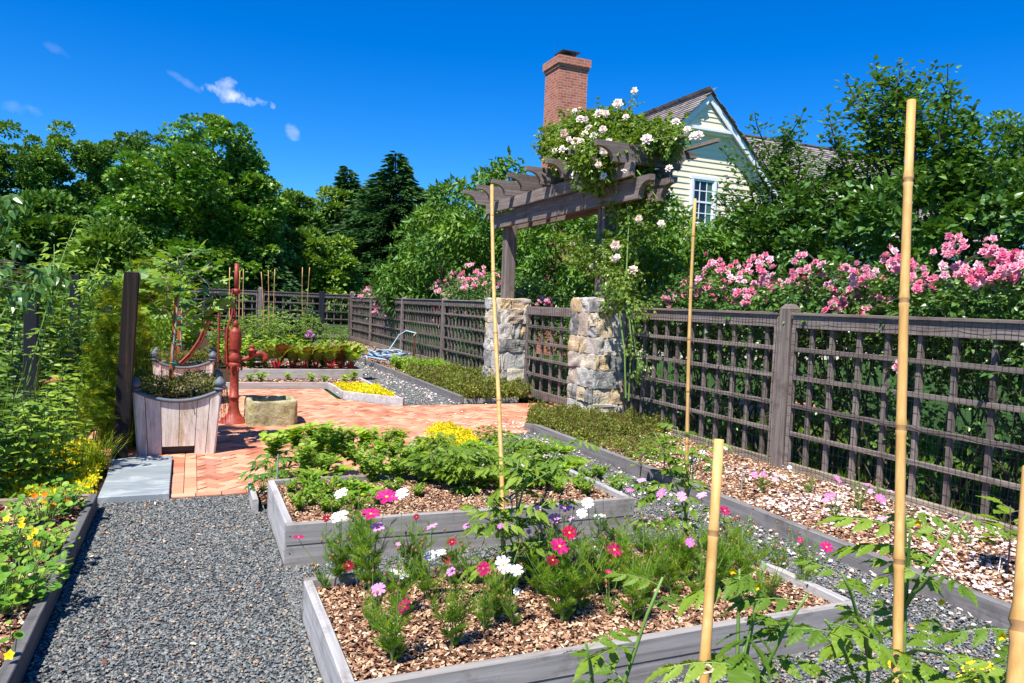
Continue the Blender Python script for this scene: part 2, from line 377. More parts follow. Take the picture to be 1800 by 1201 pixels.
# leaves
M['l_far'] = leafmat('far foliage', ramp3((0.049, 0.121, 0.021), (0.094, 0.205, 0.028), (0.173, 0.302, 0.042)), .22, .5, .3)
M['l_far2'] = leafmat('far olive foliage', ramp3((0.077, 0.163, 0.022), (0.142, 0.260, 0.034), (0.252, 0.374, 0.056)), .22, .5, .3)
M['l_maple'] = leafmat('maple leaves', ramp3((0.054, 0.154, 0.016), (0.104, 0.252, 0.023), (0.272, 0.396, 0.065)), .22, .38, .5)
M['l_con'] = leafmat('conifer needles', ramp3((.025, .075, .022), (.05, .13, .03), (.08, .18, .045)), .1, .55, .25)
M['l_peach'] = leafmat('peach leaves', ramp3((0.035, 0.105, 0.010), (0.085, 0.20, 0.016), (0.19, 0.33, 0.03)), .24, .45, .4)
M['l_apple'] = leafmat('apple leaves', ramp3((.045, .12, .02), (.085, .19, .03), (.16, .30, .06)), .22, .34, .6)
M['l_rose'] = leafmat('rose leaves', ramp3((0.034, 0.098, 0.016), (0.072, 0.169, 0.026), (0.152, 0.260, 0.039)), .22, .35, .55)
M['l_rosey'] = leafmat('young rose leaves', ramp3((0.076, 0.161, 0.014), (0.152, 0.253, 0.023), (0.253, 0.322, 0.046)), .34, .35, .5)
M['l_tom'] = leafmat('tomato leaves', ramp3((0.088, 0.172, 0.014), (0.152, 0.253, 0.018), (0.231, 0.333, 0.034)), .34, .5, .35)
M['l_cos'] = leafmat('cosmos foliage', ramp3((0.124, 0.253, 0.017), (0.201, 0.356, 0.025), (0.325, 0.460, 0.046)), .45, .5, .35)
M['l_lime'] = leafmat('lime lettuce', ramp3((.15, .33, .02), (.26, .44, .03), (.42, .54, .06)), .38, .45, .35)
M['l_bright'] = leafmat('bright vegetable leaves', ramp3((0.129, 0.253, 0.023), (0.225, 0.368, 0.034), (0.354, 0.483, 0.046)), .36, .45, .35)
M['l_mid'] = leafmat('mid green leaves', ramp3((0.063, 0.140, 0.017), (0.115, 0.217, 0.025), (0.189, 0.308, 0.042)), .22, .42, .45)
M['l_straw'] = leafmat('strawberry leaves', ramp3((0.048, 0.138, 0.017), (0.080, 0.207, 0.023), (0.129, 0.287, 0.034)), .28, .32, .5)
M['l_nast'] = leafmat('nasturtium leaves', ramp3((.07, .20, .015), (.15, .32, .025), (.32, .46, .05)), .38, .5, .3)
M['l_yel'] = leafmat('yellow ground cover', ramp3((0.575, 0.483, 0.011), (0.750, 0.690, 0.014), (0.750, 0.750, 0.034)), .3, .5, .3)
M['l_gold'] = leafmat('golden needles', ramp3((.10, .20, .012), (.24, .34, .015), (.48, .48, .02)), .3, .5, .3)
M['l_blue'] = leafmat('blue green kale', ramp3((0.115, 0.253, 0.184), (0.184, 0.345, 0.276), (0.322, 0.483, 0.437)), .2, .5, .4)
M['l_thyme'] = leafmat('olive creeping herb', ramp3((0.138, 0.081, 0.034), (0.138, 0.196, 0.023), (0.299, 0.310, 0.057)), .3, .5, .3)
M['l_dry'] = leafmat('dull green brown twigs', ramp3((0.057, 0.034, 0.021), (0.081, 0.098, 0.023), (0.161, 0.172, 0.034)), .2, .6, .2)
M['l_chard'] = leafmat('red chard leaves', ramp3((0.138, 0.040, 0.014), (0.184, 0.230, 0.023), (0.276, 0.391, 0.034)), .34, .4, .4)
M['l_fig'] = leafmat('fig leaves', ramp3((0.074, 0.184, 0.023), (0.150, 0.276, 0.029), (0.269, 0.380, 0.046)), .36, .42, .4)
M['l_grass'] = leafmat('grass blades', ramp3((0.080, 0.161, 0.014), (0.144, 0.253, 0.023), (0.241, 0.345, 0.034)), .3, .5, .35)
M['stem'] = plain('green stem', (.14, .24, .05), .55, var=.3); M['stemdark'] = plain('dark stem', (.05, .05, .025), .7, var=.3)
M['redstem'] = plain('red stalk', (.50, .02, .035), .4, var=.3)
def petal(name, a, b_, c): return leafmat(name, ramp3(a, b_, c), .25, .6, .2, (1.1, 1.0, 1.0))
M['p_white'] = petal('white petals', (.80, .80, .76), (.85, .85, .83), (.88, .88, .86))
M['p_mag'] = petal('magenta petals', (.40, .004, .09), (.50, .008, .14), (.62, .02, .22))
M['p_crim'] = petal('crimson petals', (.20, .002, .02), (.34, .003, .035), (.46, .006, .06))
M['p_lilac'] = petal('lilac pink petals', (.62, .16, .45), (.72, .28, .60), (.80, .45, .70))
M['p_pink'] = petal('pink rose petals', (.78, .16, .30), (.86, .40, .50), (.90, .66, .68))
M['p_blush'] = petal('blush rose petals', (.86, .66, .52), (.90, .78, .68), (.92, .86, .80))
M['p_orange'] = petal('orange petals', (.85, .10, .006), (.90, .32, .01), (.92, .50, .02))
M['p_yellow'] = petal('yellow petals', (.85, .55, .01), (.90, .68, .02), (.92, .78, .05))
M['p_fallen'] = petal('fallen petals', (.80, .55, .50), (.88, .76, .70), (.90, .86, .80))
M['eye'] = plain('flower eye', (.75, .45, .02), .7)
# ================================================================== templates
def T(V, F, Mt=None): return dict(V=np.array(V, float), F=F, M=Mt or [0]*len(F))
def leafT(w, fold=.12, droop=.15, n=1):
    """folded leaf, unit length along y"""
    ys = [0, .28, .62, 1.0]; ws = [0, .5*w, .42*w, 0]; zs = [0, .03, -.02-droop*.35, -droop]
    V = [(0, 0, 0), (-ws[1], ys[1], fold*w+zs[1]), (0, ys[1], zs[1]), (ws[1], ys[1], fold*w+zs[1]), (-ws[2], ys[2], fold*w+zs[2]), (0, ys[2], zs[2]), (ws[2], ys[2], fold*w+zs[2]), (0, 1, zs[3])]
    return T(V, [(0, 2, 1), (0, 3, 2), (1, 2, 5, 4), (2, 3, 6, 5), (4, 5, 7), (5, 6, 7)])
def diaT(w, fold=.1): return T([(0, 0, 0), (-w/2, .45, fold*w), (0, 1, -.08), (w/2, .45, fold*w)], [(0, 3, 2), (0, 2, 1)])
T_DIA = diaT(.62); T_NARD = diaT(.3); T_OVAL = leafT(.62); T_NAR = leafT(.34, .15, .3); T_BROAD = leafT(.85, .1, .2); T_BLADE = T([(-.035, 0, 0), (.035, 0, 0), (.03, .5, .03), (-.03, .5, .03), (0, 1, -.12)], [(0, 1, 2, 3), (3, 2, 4)])
def outlineT(out, cup=.0, wave=0):
    """flat outline fanned about (0,.5)"""
    c = np.array(out).mean(0); V = [(c[0], c[1], 0)]+[(x, y, cup*((x-c[0])**2+(y-c[1])**2)+wave*math.sin(i*2.1)) for i, (x, y) in enumerate(out)]
    n = len(out); return T(V, [(0, 1+i, 1+(i+1) % n) for i in range(n)])
T_FIG = outlineT([(0, 0), (-.16, -.06), (-.36, .02), (-.5, .3), (-.3, .42), (-.42, .72), (-.3, .82), (-.12, .64), (-.1, .9), (0, 1.02), (.1, .9), (.12, .64), (.3, .82), (.42, .72), (.3, .42), (.5, .3), (.36, .02), (.16, -.06)], -.25, .02)
T_MAPLE = outlineT([(0, 0), (-.2, .05), (-.5, .15), (-.35, .4), (-.55, .65), (-.2, .65), (0, 1), (.2, .65), (.55, .65), (.35, .4), (.5, .15), (.2, .05)], -.2)
T_ROUND = outlineT([(.5*math.cos(a), .5+.5*math.sin(a)) for a in np.linspace(0, 2*PI, 11)[:-1]], .35, .012)
def serrT(w=.5, n=9, curl=.25):
    L, Rr = [], []
    for i in range(n+1):
        y = i/n; ww = w/2*math.sin(PI*min(1, y*1.02)**.75)*(1-.25*y)
        L.append((ww, y)); 
        if 0 < i < n: L.append((ww*.78, y+.45/n))
    V = []; F = []
    mid = [(0, y, -curl*y*y) for _, y in L]
    for k, (ww, y) in enumerate(L):
        z = -curl*y*y; V += [(0, y, z), (-ww, y+.02, z+.12*ww+.015*math.sin(k*1.7)), (ww, y+.02, z+.12*ww+.015*math.cos(k*1.9))]
    for k in range(len(L)-1):
        a = 3*k; b = 3*(k+1); F += [(a, b, b+1, a+1), (a, a+2, b+2, b)]
    return T(V, F)
T_SERR = serrT(); T_SERRS = serrT(.5, 5)
def merge(parts):
    V = []; F = []; Mt = []; n = 0
    for t, Rm, off, sc, mo in parts:
        v = t['V']*sc; v = v@np.array(Rm).T+np.array(off); V.append(v); F += [tuple(i+n for i in f) for f in t['F']]; Mt += [m_+mo for m_ in t['M']]; n += len(v)
    return T(np.concatenate(V), F, Mt)
def Rz(a): c, s = math.cos(a), math.sin(a); return np.array([[c, -s, 0], [s, c, 0], [0, 0, 1]])
def Rx(a): c, s = math.cos(a), math.sin(a); return np.array([[1, 0, 0], [0, c, -s], [0, s, c]])
def Ry(a): c, s = math.cos(a), math.sin(a); return np.array([[c, 0, s], [0, 1, 0], [-s, 0, c]])
def pinnate(leaf, pairs, L=1., sub=.34, rach=.012, arch=.35, tip=1.25, small=False):
    parts = []; ys = np.linspace(.28, .82, pairs); f = lambda y: -arch*y*y
    pts = [(0, y*L, f(y)) for y in np.linspace(0, .9, 5)]
    for i, y in enumerate(ys):
        for sg in (-1, 1): parts.append((leaf, Rz(-sg*(1.05-.2*i))@Rx(-.25-arch*y)@Ry(sg*.2), (0, (y+.02*sg)*L, f(y)), sub*(1-.12*abs(i-1)), 0))
        if small and i < pairs-1:
            yy = y+.12
            for sg in (-1, 1): parts.append((leaf, Rz(-sg*1.2), (0, yy*L, f(yy)), sub*.35, 0))
    parts.append((leaf, Rx(-arch*1.8), (0, .88*L, f(.88)), sub*tip, 0))
    t = merge(parts); g = Geo(); g.tube(pts, [rach, rach*.9, rach*.8, rach*.7, rach*.5], 4)
    V = np.concatenate(g.V); n = len(t['V']); F = t['F']+[tuple(int(x)+n for x in f2) for f2 in np.split(np.concatenate(g.L), np.cumsum(np.concatenate(g.S))[:-1])]
    return T(np.concatenate([t['V'], V]), F, t['M']+[1]*(len(F)-len(t['F'])))
T_TOM = pinnate(T_SERR, 3, small=True, sub=.46); T_TOMS = pinnate(T_SERRS, 2, sub=.46); T_ROSEL = pinnate(T_OVAL, 2, 1, .36, .01, .2)
T_TRI = merge([(T_SERRS, Rz(a)@Rx(-.2), (0, 0, 0), .8, 0) for a in (-1.25, 0, 1.25)])
T_COMP3 = merge([(T_OVAL, Rz(a)@Rx(-.15), (0, .15, 0), .62, 0) for a in (-1.1, 0, 1.1)])
def flowerT(npet, petT, cup, rad=1., eye=.16, two=None):
    parts = [(petT, Rz(2*PI*i/npet+random.uniform(-.08, .08))@Rx(cup+random.uniform(-.12, .12)), (0, 0, 0), rad, 0) for i in range(npet)]
    if two: parts += [(petT, Rz(2*PI*(i+.5)/npet)@Rx(cup+two), (0, 0, .03), rad*.72, 0) for i in range(npet)]
    t = merge(parts)
    if eye:
        g = Geo(); g.lathe([(.01, -.03), (eye, -.02), (eye*.9, eye*.5), (eye*.3, eye*.8)], 7)
        V = np.concatenate(g.V); n = len(t['V']); ff = [tuple(int(x)+n for x in f2) for f2 in np.split(np.concatenate(g.L), np.cumsum(np.concatenate(g.S))[:-1])]
        t = T(np.concatenate([t['V'], V]), t['F']+ff, t['M']+[1]*len(ff))
    return t
random.seed(3)
T_PET = T([(0, 0, 0), (-.17, .42, .05), (0, .45, -.05), (.17, .42, .05), (-.25, .8, .03), (0, .82, -.06), (.25, .8, .03), (-.14, 1, -.06), (0, .9, -.09), (.14, 1, -.04)], [(0, 2, 1), (0, 3, 2), (1, 2, 5, 4), (2, 3, 6, 5), (4, 5, 8, 7), (5, 6, 9, 8)])
T_COSM = flowerT(8, T_PET, .18); T_NASTF = flowerT(5, T_BROAD, .7, 1, .1)
T_ROSEF = merge([(T_BROAD, Rz(2*PI*i/6+j*.5)@Rx(c), (0, 0, .05*j), s_, 0) for j, (c, s_, k) in enumerate(((.15, 1., 6), (.55, .85, 6), (.95, .68, 6), (1.3, .5, 6))) for i in range(6)])
T_ROSES = merge([(diaT(.95, -.2), Rz(2*PI*i/5+j*.5)@Rx(c), (0, 0, .05*j), s_, 0) for j, (c, s_) in enumerate(((.2, 1.), (.7, .8), (1.15, .6))) for i in range(5)])
# chips
def chipT(seed, l, w, h):
    r = np.random.default_rng(seed); V = np.array([(0, l/2, 0), (w/2, .1*l, .1*h), (.3*w, -l/2, 0), (-w/2, -.2*l, -.1*h), (.05, .05, h/2), (0, 0, -h/2)], float)
    V += r.normal(0, .09, V.shape)*np.array([w, l, h*.6]); return T(V, [(0, 4, 1), (1, 4, 2), (2, 4, 3), (3, 4, 0), (0, 1, 5), (1, 2, 5), (2, 3, 5), (3, 0, 5)])
CH_G = [chipT(i, 1, .62+.1*i, .4) for i in range(4)]; CH_M = [chipT(9+i, 1, .38+.1*i, .16) for i in range(4)]
def inpoly(P, poly):
    x, y = P[:, 0], P[:, 1]; c = np.zeros(len(P), bool); n = len(poly)
    for i in range(n):
        (x1, y1), (x2, y2) = poly[i], poly[(i+1) % n]
        k = ((y1 > y) != (y2 > y)); c ^= k & (x < (x2-x1)*(y-y1)/(y2-y1+1e-12)+x1)
    return c
def pts_in(poly, dens):
    p = np.array(poly); lo, hi = p.min(0), p.max(0); n = int(dens*(hi-lo).prod()); P = lo+rng.random((n, 2))*(hi-lo); return P[inpoly(P, poly)]
def scatter_chips(g, TT, P, z, size, tilt, zs=.006):
    k = rng.integers(0, len(TT), len(P))
    for i, t in enumerate(TT):
        Q = P[k == i]; n = len(Q)
        if not n: continue
        a = rng.random(n)*2*PI; Y = np.stack([np.cos(a), np.sin(a), rng.normal(0, tilt, n)], 1); N = np.stack([rng.normal(0, tilt, n), rng.normal(0, tilt, n), np.ones(n)], 1)
        zz = z(Q) if callable(z) else z
        g.batch(t, np.column_stack([Q, zz+rng.random(n)*zs*1.0+np.zeros(n)]), Y, N, size*rng.uniform(.55, 1.45, n))
    return g
def rect(x0, y0, x1, y1): return [(x0, y0), (x1, y0), (x1, y1), (x0, y1)]
def sheet(name, poly, z, mat, kind='structure'):
    g = Geo(); g.add([(x, y, z) for x, y in poly], [tuple(range(len(poly)))]); o = g.build(name, mat); 
    if kind: o['kind'] = kind
    return o
# ================================================================== the setting: ground, paths, patio
g = Geo(); N_ = 60
xs = np.concatenate([np.linspace(-300, -20, 8), np.linspace(-14, 30, 23), np.linspace(40, 300, 8)]); ys = np.concatenate([np.linspace(-60, -4, 5), np.linspace(0, 60, 41), np.linspace(75, 500, 10)])
XX, YY = np.meshgrid(xs, ys, indexing='ij')
ZZ = -.03+np.clip((YY-29)/14, 0, 1)*(.35+.9*np.exp(-((XX-9)/6.)**2))+np.clip((YY-60)/200, 0, 1)*3
V = np.stack([XX, YY, ZZ], -1).reshape(-1, 3); ny = len(ys)
g.add(V, [(i*ny+j, (i+1)*ny+j, (i+1)*ny+j+1, i*ny+j+1) for i in range(len(xs)-1) for j in range(ny-1)])
tag(g.build('ground', M['lawn'], smooth=True), kind='structure')
GRAV = [rect(-.63, .2, .53, 6.24), rect(.53, 1.7, 3.0, 5.75), rect(3.0, .2, 4.0, 8.6), rect(2.95, 10.9, 3.98, 28)]
g = Geo()
for i, r_ in enumerate(GRAV): g.add([(x, y, -.004-.0005*i) for x, y in r_], [(0, 1, 2, 3)])
tag(g.build('gravel_path', M['gravelbase']), kind='structure')
g = Geo()
inb = lambda P: ~((P[:, 0] > .52) & (P[:, 0] < 3.06) & (((P[:, 1] > 2.6) & (P[:, 1] < 3.74)) | ((P[:, 1] > 4.47) & (P[:, 1] < 5.65))))
for poly, d, s_ in ((rect(-.6, 2.3, .6, 6.2), 9000, .017), (rect(.5, 1.9, 3.1, 4.6), 9000, .017), (rect(3.0, 1.6, 3.95, 8.55), 7500, .018), (rect(2.98, 10.95, 3.95, 16), 3600, .024), (rect(2.98, 16, 3.95, 27), 1800, .03)):
    P = pts_in(poly, d); scatter_chips(g, CH_G, P[inb(P)], 0, s_, .3, .007)
tag(g.build('gravel', M['gravel']), kind='stuff', label='crushed blue grey gravel covering the garden paths', cat='gravel')
# brick patio, herringbone at 45 degrees
def clip(poly, conv):
    out_ = list(poly); n = len(conv)
    for i in range(n):
        a, b = np.array(conv[i]), np.array(conv[(i+1) % n]); e = b-a; inp = out_; out_ = []
        if not inp: break
        s = lambda p: e[0]*(p[1]-a[1])-e[1]*(p[0]-a[0])
        for j in range(len(inp)):
            p, q = inp[j-1], inp[j]; sp, sq = s(p), s(q)
            if sq >= 0:
                if sp < 0: out_.append(tuple(np.array(p)+(np.array(q)-p)*sp/(sp-sq)))
                out_.append(tuple(q))
            elif sp >= 0: out_.append(tuple(np.array(p)+(np.array(q)-p)*sp/(sp-sq)))
    return out_
PAT = [rect(.06, 6.32, 2.12, 13.15), rect(-1.0, 7.64, -.04, 13.15), rect(-.04, 7.64, .06, 13.15), [(2.12, 7.6), (2.93, 8.5), (2.93, 10.87), (2.12, 11.8)],
       [(2.93, 8.5), (3.3, 8.2), (4.4, 8.62), (5.7, 9.2), (5.7, 11.0), (2.93, 10.92)], rect(5.7, 9.2, 10.5, 11.0)]
g = Geo(); base = Geo(); w = .1; c45 = math.cos(PI/4)
for k, pl in enumerate(PAT): base.add([(x, y, -.001+.0006*k) for x, y in pl], [tuple(range(len(pl)))])
base.add([(x, y, .003) for x, y in rect(-.14, 6.22, 2.12, 6.33)], [(0, 1, 2, 3)]); base.add([(x, y, .0036) for x, y in rect(-.14, 6.33, .06, 7.64)], [(0, 1, 2, 3)])
def brick(poly):
    if len(poly) < 3: return
    P = np.array(poly); c = P.mean(0); 
    if abs(np.cross(P[1]-P[0], P[2]-P[0])) < 1e-7 and len(P) == 3: return
    d = P-c; L = np.linalg.norm(d, axis=1, keepdims=True); P2 = c+d*np.maximum(0, 1-.0042/np.maximum(L, .01)); P1 = c+d*np.maximum(0, 1-.0095/np.maximum(L, .01))
    z = .013+rng.normal(0, .0016); n = len(P); tl = rng.normal(0, .018, 2)
    z1 = z+d@tl; V = np.concatenate([np.column_stack([P2, np.full(n, -.004)]), np.column_stack([P2, z1-.003]), np.column_stack([P1, z1])])
    F = [tuple(range(2*n, 3*n))]+[(i, (i+1) % n, n+(i+1) % n, n+i) for i in range(n)]+[(n+i, n+(i+1) % n, 2*n+(i+1) % n, 2*n+i) for i in range(n)]
    g.add(V, F, 0, rng.random())
R45 = np.array([[c45, -c45], [c45, c45]])
for pl in PAT:
    p = np.array(pl); lo, hi = p.min(0)-.3, p.max(0)+.3; q = np.array([(x, y) for x in (lo[0], hi[0]) for y in (lo[1], hi[1])])@R45/w
    i0, j0 = np.floor(q.min(0)).astype(int); i1, j1 = np.ceil(q.max(0)).astype(int)
    for i in range(i0, i1+1):
        for j in range(j0, j1+1):
            m_ = (i-j) % 4
            if m_ == 0: rr = (i, j, i+2, j+1)
            elif m_ == 3: rr = (i, j, i+1, j+2)
            else: continue
            Q = (np.array(rect(*rr))*w)@R45.T
            if (Q < lo).any(0).any() and ((Q.max(0) < lo+.3).any() or (Q.min(0) > hi-.3).any()): continue
            Q = clip([tuple(t) for t in Q], pl)
            if len(Q) >= 3: brick(Q)
x = -.14
for i in range(12):
    brick(rect(-.14+.19*i, 6.22, -.14+.19*(i+1), 6.32))
for i in range(7):
    brick(rect(-.14, 6.32+.19*i, -.04, 6.32+.19*(i+1))); brick(rect(-.04, 6.32+.1*2*i*.93, .06, 6.32+.186*(i+1)))
tag(base.build('patio_bed', M['mortar']), kind='structure'); tag(g.build('brick_patio', M['brick']), kind='structure')
# bluestone slab at the start of the path
g = Geo(); V = [(-.625, 6.2), (-.14, 6.2), (-.15, 7.63), (-.42, 7.66), (-.56, 7.60), (-.66, 7.55), (-.63, 6.9)]
V = np.array(V); n = len(V); c = V.mean(0)
g.add(np.concatenate([np.column_stack([V, np.full(n, -.01)]), np.column_stack([V, np.full(n, .045)]), np.column_stack([c+(V-c)*.985, np.full(n, .052)])]), [tuple(range(2*n, 3*n))]+[(i, (i+1) % n, n+(i+1) % n, n+i) for i in range(n)]+[(n+i, n+(i+1) % n, 2*n+(i+1) % n, 2*n+i) for i in range(n)])
tag(g.build('stone_slab', M['slate']), 'smooth blue grey stone slab between the gravel path and the bricks', 'paving slab')
# mulched strips
STR = [('mulch_strip', rect(4.0, .2, 5.5, 8.75), .10), ('mulch_strip', [(4.0, 11.15), (5.5, 11.3), (5.5, 27.6), (4.0, 27.6)], .08), ('mulch_strip', rect(-4.5, .2, -.65, 6.1), .085)]
g = Geo()
for nm, pl, z in STR: g.add([(x, y, z-.012) for x, y in pl], [(0, 1, 2, 3)])
LOWB = [(.5, 5.70), (2.98, 5.70), (2.95, 8.42), (2.15, 7.56), (2.15, 6.2), (.5, 6.2)]
FARB = [(-1, 13.22), (2.2, 13.22), (2.24, 11.82), (2.95, 10.97), (2.95, 27.5), (-1, 27.5)]
g.add([(x, y, .05) for x, y in LOWB], [tuple(range(6))]); g.add([(x, y, .052) for x, y in FARB], [tuple(range(6))])
g.add([(x, y, .004) for x, y in rect(-9, 6.15, -.62, 30)], [(0, 1, 2, 3)])
tag(g.build('planting_soil', M['soil']), kind='structure')
g = Geo()
for pl, z, d, s_ in ((rect(4.03, 1.8, 5.45, 8.7), .09, 4200, .034), (rect(4.03, 11.3, 5.4, 27), .07, 700, .05), (rect(-2.6, 2.2, -.67, 6.05), .078, 3800, .032), (LOWB, .055, 3000, .03), (rect(.7, 13.25, 2.95, 14.3), .055, 1600, .045)):
    scatter_chips(g, CH_M, pts_in(pl, d), z, s_, .35, .016)
for pl, d in ((rect(-.58, 2.3, .5, 6.15), 26), (rect(.55, 3.76, 3, 4.45), 40), (rect(3.08, 2, 3.9, 8.4), 30), (rect(.55, 2.3, 3, 2.58), 60)): scatter_chips(g, CH_M, pts_in(pl, d), .012, .026, .4, .006)
tag(g.build('mulch', M['mulch']), kind='stuff', label='brown wood chip mulch spread over the borders along the fences', cat='mulch')
# fallen petals
g = Geo(); TP = T([(-.35, 0, .02), (.35, 0, .02), (.42, .6, .12), (.1, 1, .05), (-.38, .65, .14), (0, .5, 0)], [(0, 1, 5), (1, 2, 5), (2, 3, 5), (3, 4, 5), (4, 0, 5)])
def petals(P, z, s_):
    n = len(P); a = rng.random(n)*2*PI
    g.batch(TP, np.column_stack([P, z+rng.random(n)*.02+np.zeros(n)]), np.stack([np.cos(a), np.sin(a), rng.normal(0, .25, n)], 1), np.stack([rng.normal(0, .3, n), rng.normal(0, .3, n), np.ones(n)], 1), s_*rng.uniform(.6, 1.3, n))
def clumpy(poly, d, f=1.2, seed=0):
    P = pts_in(poly, d); r_ = np.random.default_rng(seed); C = np.array(poly); c = r_.uniform(C.min(0), C.max(0), (14, 2)); dd = np.min(np.linalg.norm(P[:, None]-c[None], axis=2), axis=1)
    return P[rng.random(len(P)) < np.exp(-(dd/.27)**2)*f+.07]
petals(clumpy(rect(4.05, 2.0, 5.4, 4.6), 950, 1.2, 1), .118, .026); petals(clumpy(rect(4.05, 4.4, 5.4, 8.2), 560, 1.0, 5), .118, .026)
petals(clumpy(rect(3.1, 5.2, 3.95, 8.5), 420, 1, 2), .015, .024); petals(pts_in(rect(3.1, 1.8, 3.95, 6), 70), .015, .026); petals(pts_in(rect(3.6, 2, 3.95, 8), 110), .015, .026)
petals(pts_in(rect(3.1, 11, 3.95, 20), 60), .015, .035); petals(clumpy(rect(4.05, 11.5, 5.4, 24), 110, 1, 3), .1, .04); petals(pts_in(rect(.3, 7, 5.2, 11), 5), .018, .03); petals(pts_in(rect(.6, 3.75, 3, 4.45), 18), .015, .024)
petals(pts_in(rect(2.0, 11.5, 3, 14), 14), .06, .03); petals(pts_in(rect(3.6, 8.3, 4.4, 9.2), 220), .02, .028)
tag(g.build('fallen_petals', M['p_fallen']), kind='stuff', label='pale pink fallen rose petals littering the mulch and gravel', cat='petals')
# ================================================================== boards and raised beds
def board(name, a, b, z0, z1, th=.045, parent=None, mats=None, label=None, cat='edging board', origin=None, seg=3, bev=.004):
    """a weathered board from a to b (plan), slightly uneven along its length"""
    a = np.array(a, float); b = np.array(b, float); L = np.linalg.norm(b-a); d = (b-a)/L; nrm_ = np.array([-d[1], d[0]])
    g = Geo(); n = max(2, int(L/.35)); V = []
    for i in range(n+1):
        p = a+d*L*i/n; wob = rng.normal(0, .0014, 4)
        e = bev
        prof = [(-th/2, z0), (th/2, z0), (th/2, z1-e), (th/2-e, z1), (-th/2+e, z1), (-th/2, z1-e)]
        for k, (o, z) in enumerate(prof):
            V.append((*(p+nrm_*(o+(wob[0] if z > z0 else 0))), z+(wob[1] if z > z0 else 0)))
    m_ = 6; F = [(i*m_+j, i*m_+(j+1) % m_, (i+1)*m_+(j+1) % m_, (i+1)*m_+j) for i in range(n) for j in range(m_)]+[tuple(range(m_))[::-1], tuple(range(n*m_, (n+1)*m_))]
    g.add(V, F, 0, random.random())
    mt = mats or (M['bed_x'] if abs(d[0]) > abs(d[1]) else M['bed_y'])
    o = g.build(name, mt, parent, origin=origin)
    if label: tag(o, label, cat)
    return o
def raised_bed(x0, y0, x1, y1, zt, soil, label, planks=False, dens=9000, chip=.023, mats=(None, None)):
    r = empty('raised_bed', (x0, y0, 0), label, 'raised bed')
    def B(a, b): 
        o = board('side_board', a, b, -.01, zt, .045, None, mats[0], origin=None); o.parent = r; o.location = (-x0, -y0, 0); return o
    t = .0225
    for a, b in (((x0, y0+t), (x1, y0+t)), ((x0, y1-t), (x1, y1-t)), ((x0+t, y0+.047), (x0+t, y1-.047)), ((x1-t, y0+.047), (x1-t, y1-.047))): B(a, b)
    if planks:
        g = Geo(); g.box(((x0+x1)/2, y0-.0008, zt*.5), (x1-x0-.01, .004, .003)); o = g.build('plank_gap', M['darkmetal'], r); o.location = (-x0, -y0, 0)
    g = Geo(); g.add([(x, y, soil-.008) for x, y in rect(x0+.04, y0+.04, x1-.04, y1-.04)], [(0, 1, 2, 3)], 1); scatter_chips(g, CH_M, pts_in(rect(x0+.05, y0+.05, x1-.05, y1-.05), dens), soil, chip, .38, .016)
    o = None
    for k, (sx, sy) in enumerate(((x0+.025, y0), (x1-.025, y0), (x0, y0+.06), (x0, y1-.06))):
        for zz in (zt*.3, zt*.72):
            q = Geo(); q.lathe([(.0045, 0), (.0045, .0012), (.002, .0014)], 8); so = q.build('screw', M['darkmetal'], r); so.location = (sx-x0-(.0005 if k > 1 else 0), sy-y0-(0 if k > 1 else .0005), zz); so.rotation_euler = (PI/2, 0, 0) if k < 2 else (0, -PI/2, 0)
    o = g.build('mulch', [M['mulch'], M['soil']], r); o.location = (-x0, -y0, 0); return r
raised_bed(.53, 2.60, 3.05, 3.735, .20, .15, 'weathered grey board bed nearest the camera, full of cosmos flowers', True)
raised_bed(.53, 4.475, 2.95, 5.64, .25, .20, 'grey board raised bed of mixed vegetables just behind the cosmos bed', True)
raised_bed(.80, 14.25, 3.05, 16.6, .25, .19, 'far raised bed with red stemmed chard along its front board', dens=900, chip=.05, mats=(M['pale_x'], None))
raised_bed(.45, .25, 3.2, 1.42, .22, .17, 'raised tomato bed at the very bottom of the photo', dens=900)
board('edging_board', (-.633, .2), (-.633, 6.03), 0, .12, .052, mats=M['dark_y'], label='long grey edging board between nasturtiums and the left gravel path')
board('edging_board', (-3.2, 6.06), (-.66, 6.06), 0, .11, .05, mats=M['tan_x'], label='short tan edging board behind the nasturtiums, meeting the slate slab')
g = Geo(); zc = .13
ysn = np.linspace(.2, 8.6, 26); V = []
for y in ysn:
    for o_, z in ((-.035, 0), (.035, 0), (.035, zc-.004), (.028, zc), (-.028, zc), (-.035, zc-.004)): V.append((3.99+o_+.012*math.sin(y*1.3), y, z+(0 if y < 8.4 or z == 0 else -.03)))
g.add(V, [(i*6+j, i*6+(j+1) % 6, (i+1)*6+(j+1) % 6, (i+1)*6+j) for i in range(25) for j in range(6)]+[tuple(range(6))[::-1], tuple(range(150, 156))])
tag(g.build('edging_board', M['kerb_y']), 'grey edging board holding the petal strewn border along the lattice fence', 'edging board')
board('edging_board', (3.99, 11.15), (3.99, 27.3), 0, .12, .06, mats=M['kerb_y'], label='edging board along the far gravel path beyond the gate', seg=3)
board('edging_board', (4.03, 11.14), (5.0, 11.2), 0, .075, .05, mats=M['pale_x'], label='low edging board on the brick side of the left pillar border')
board('edging_board', (.45, 5.66), (.45, 6.2), 0, .10, .04, label='short low board beside the strawberry corner of the vegetable bed')
board('edging_board', (-1, 13.22), (2.2, 13.22), 0, .12, .05, mats=M['pale_x'], label='far edging board closing the brick patio below the chard bed')
board('edging_board', (2.225, 13.19), (2.24, 11.86), 0, .12, .05, label='short edging board on the patio side of the far yellow clump')
board('edging_board', (2.25, 11.85), (2.98, 10.94), 0, .13, .05, label='slanted edging board in front of the far yellow clump')
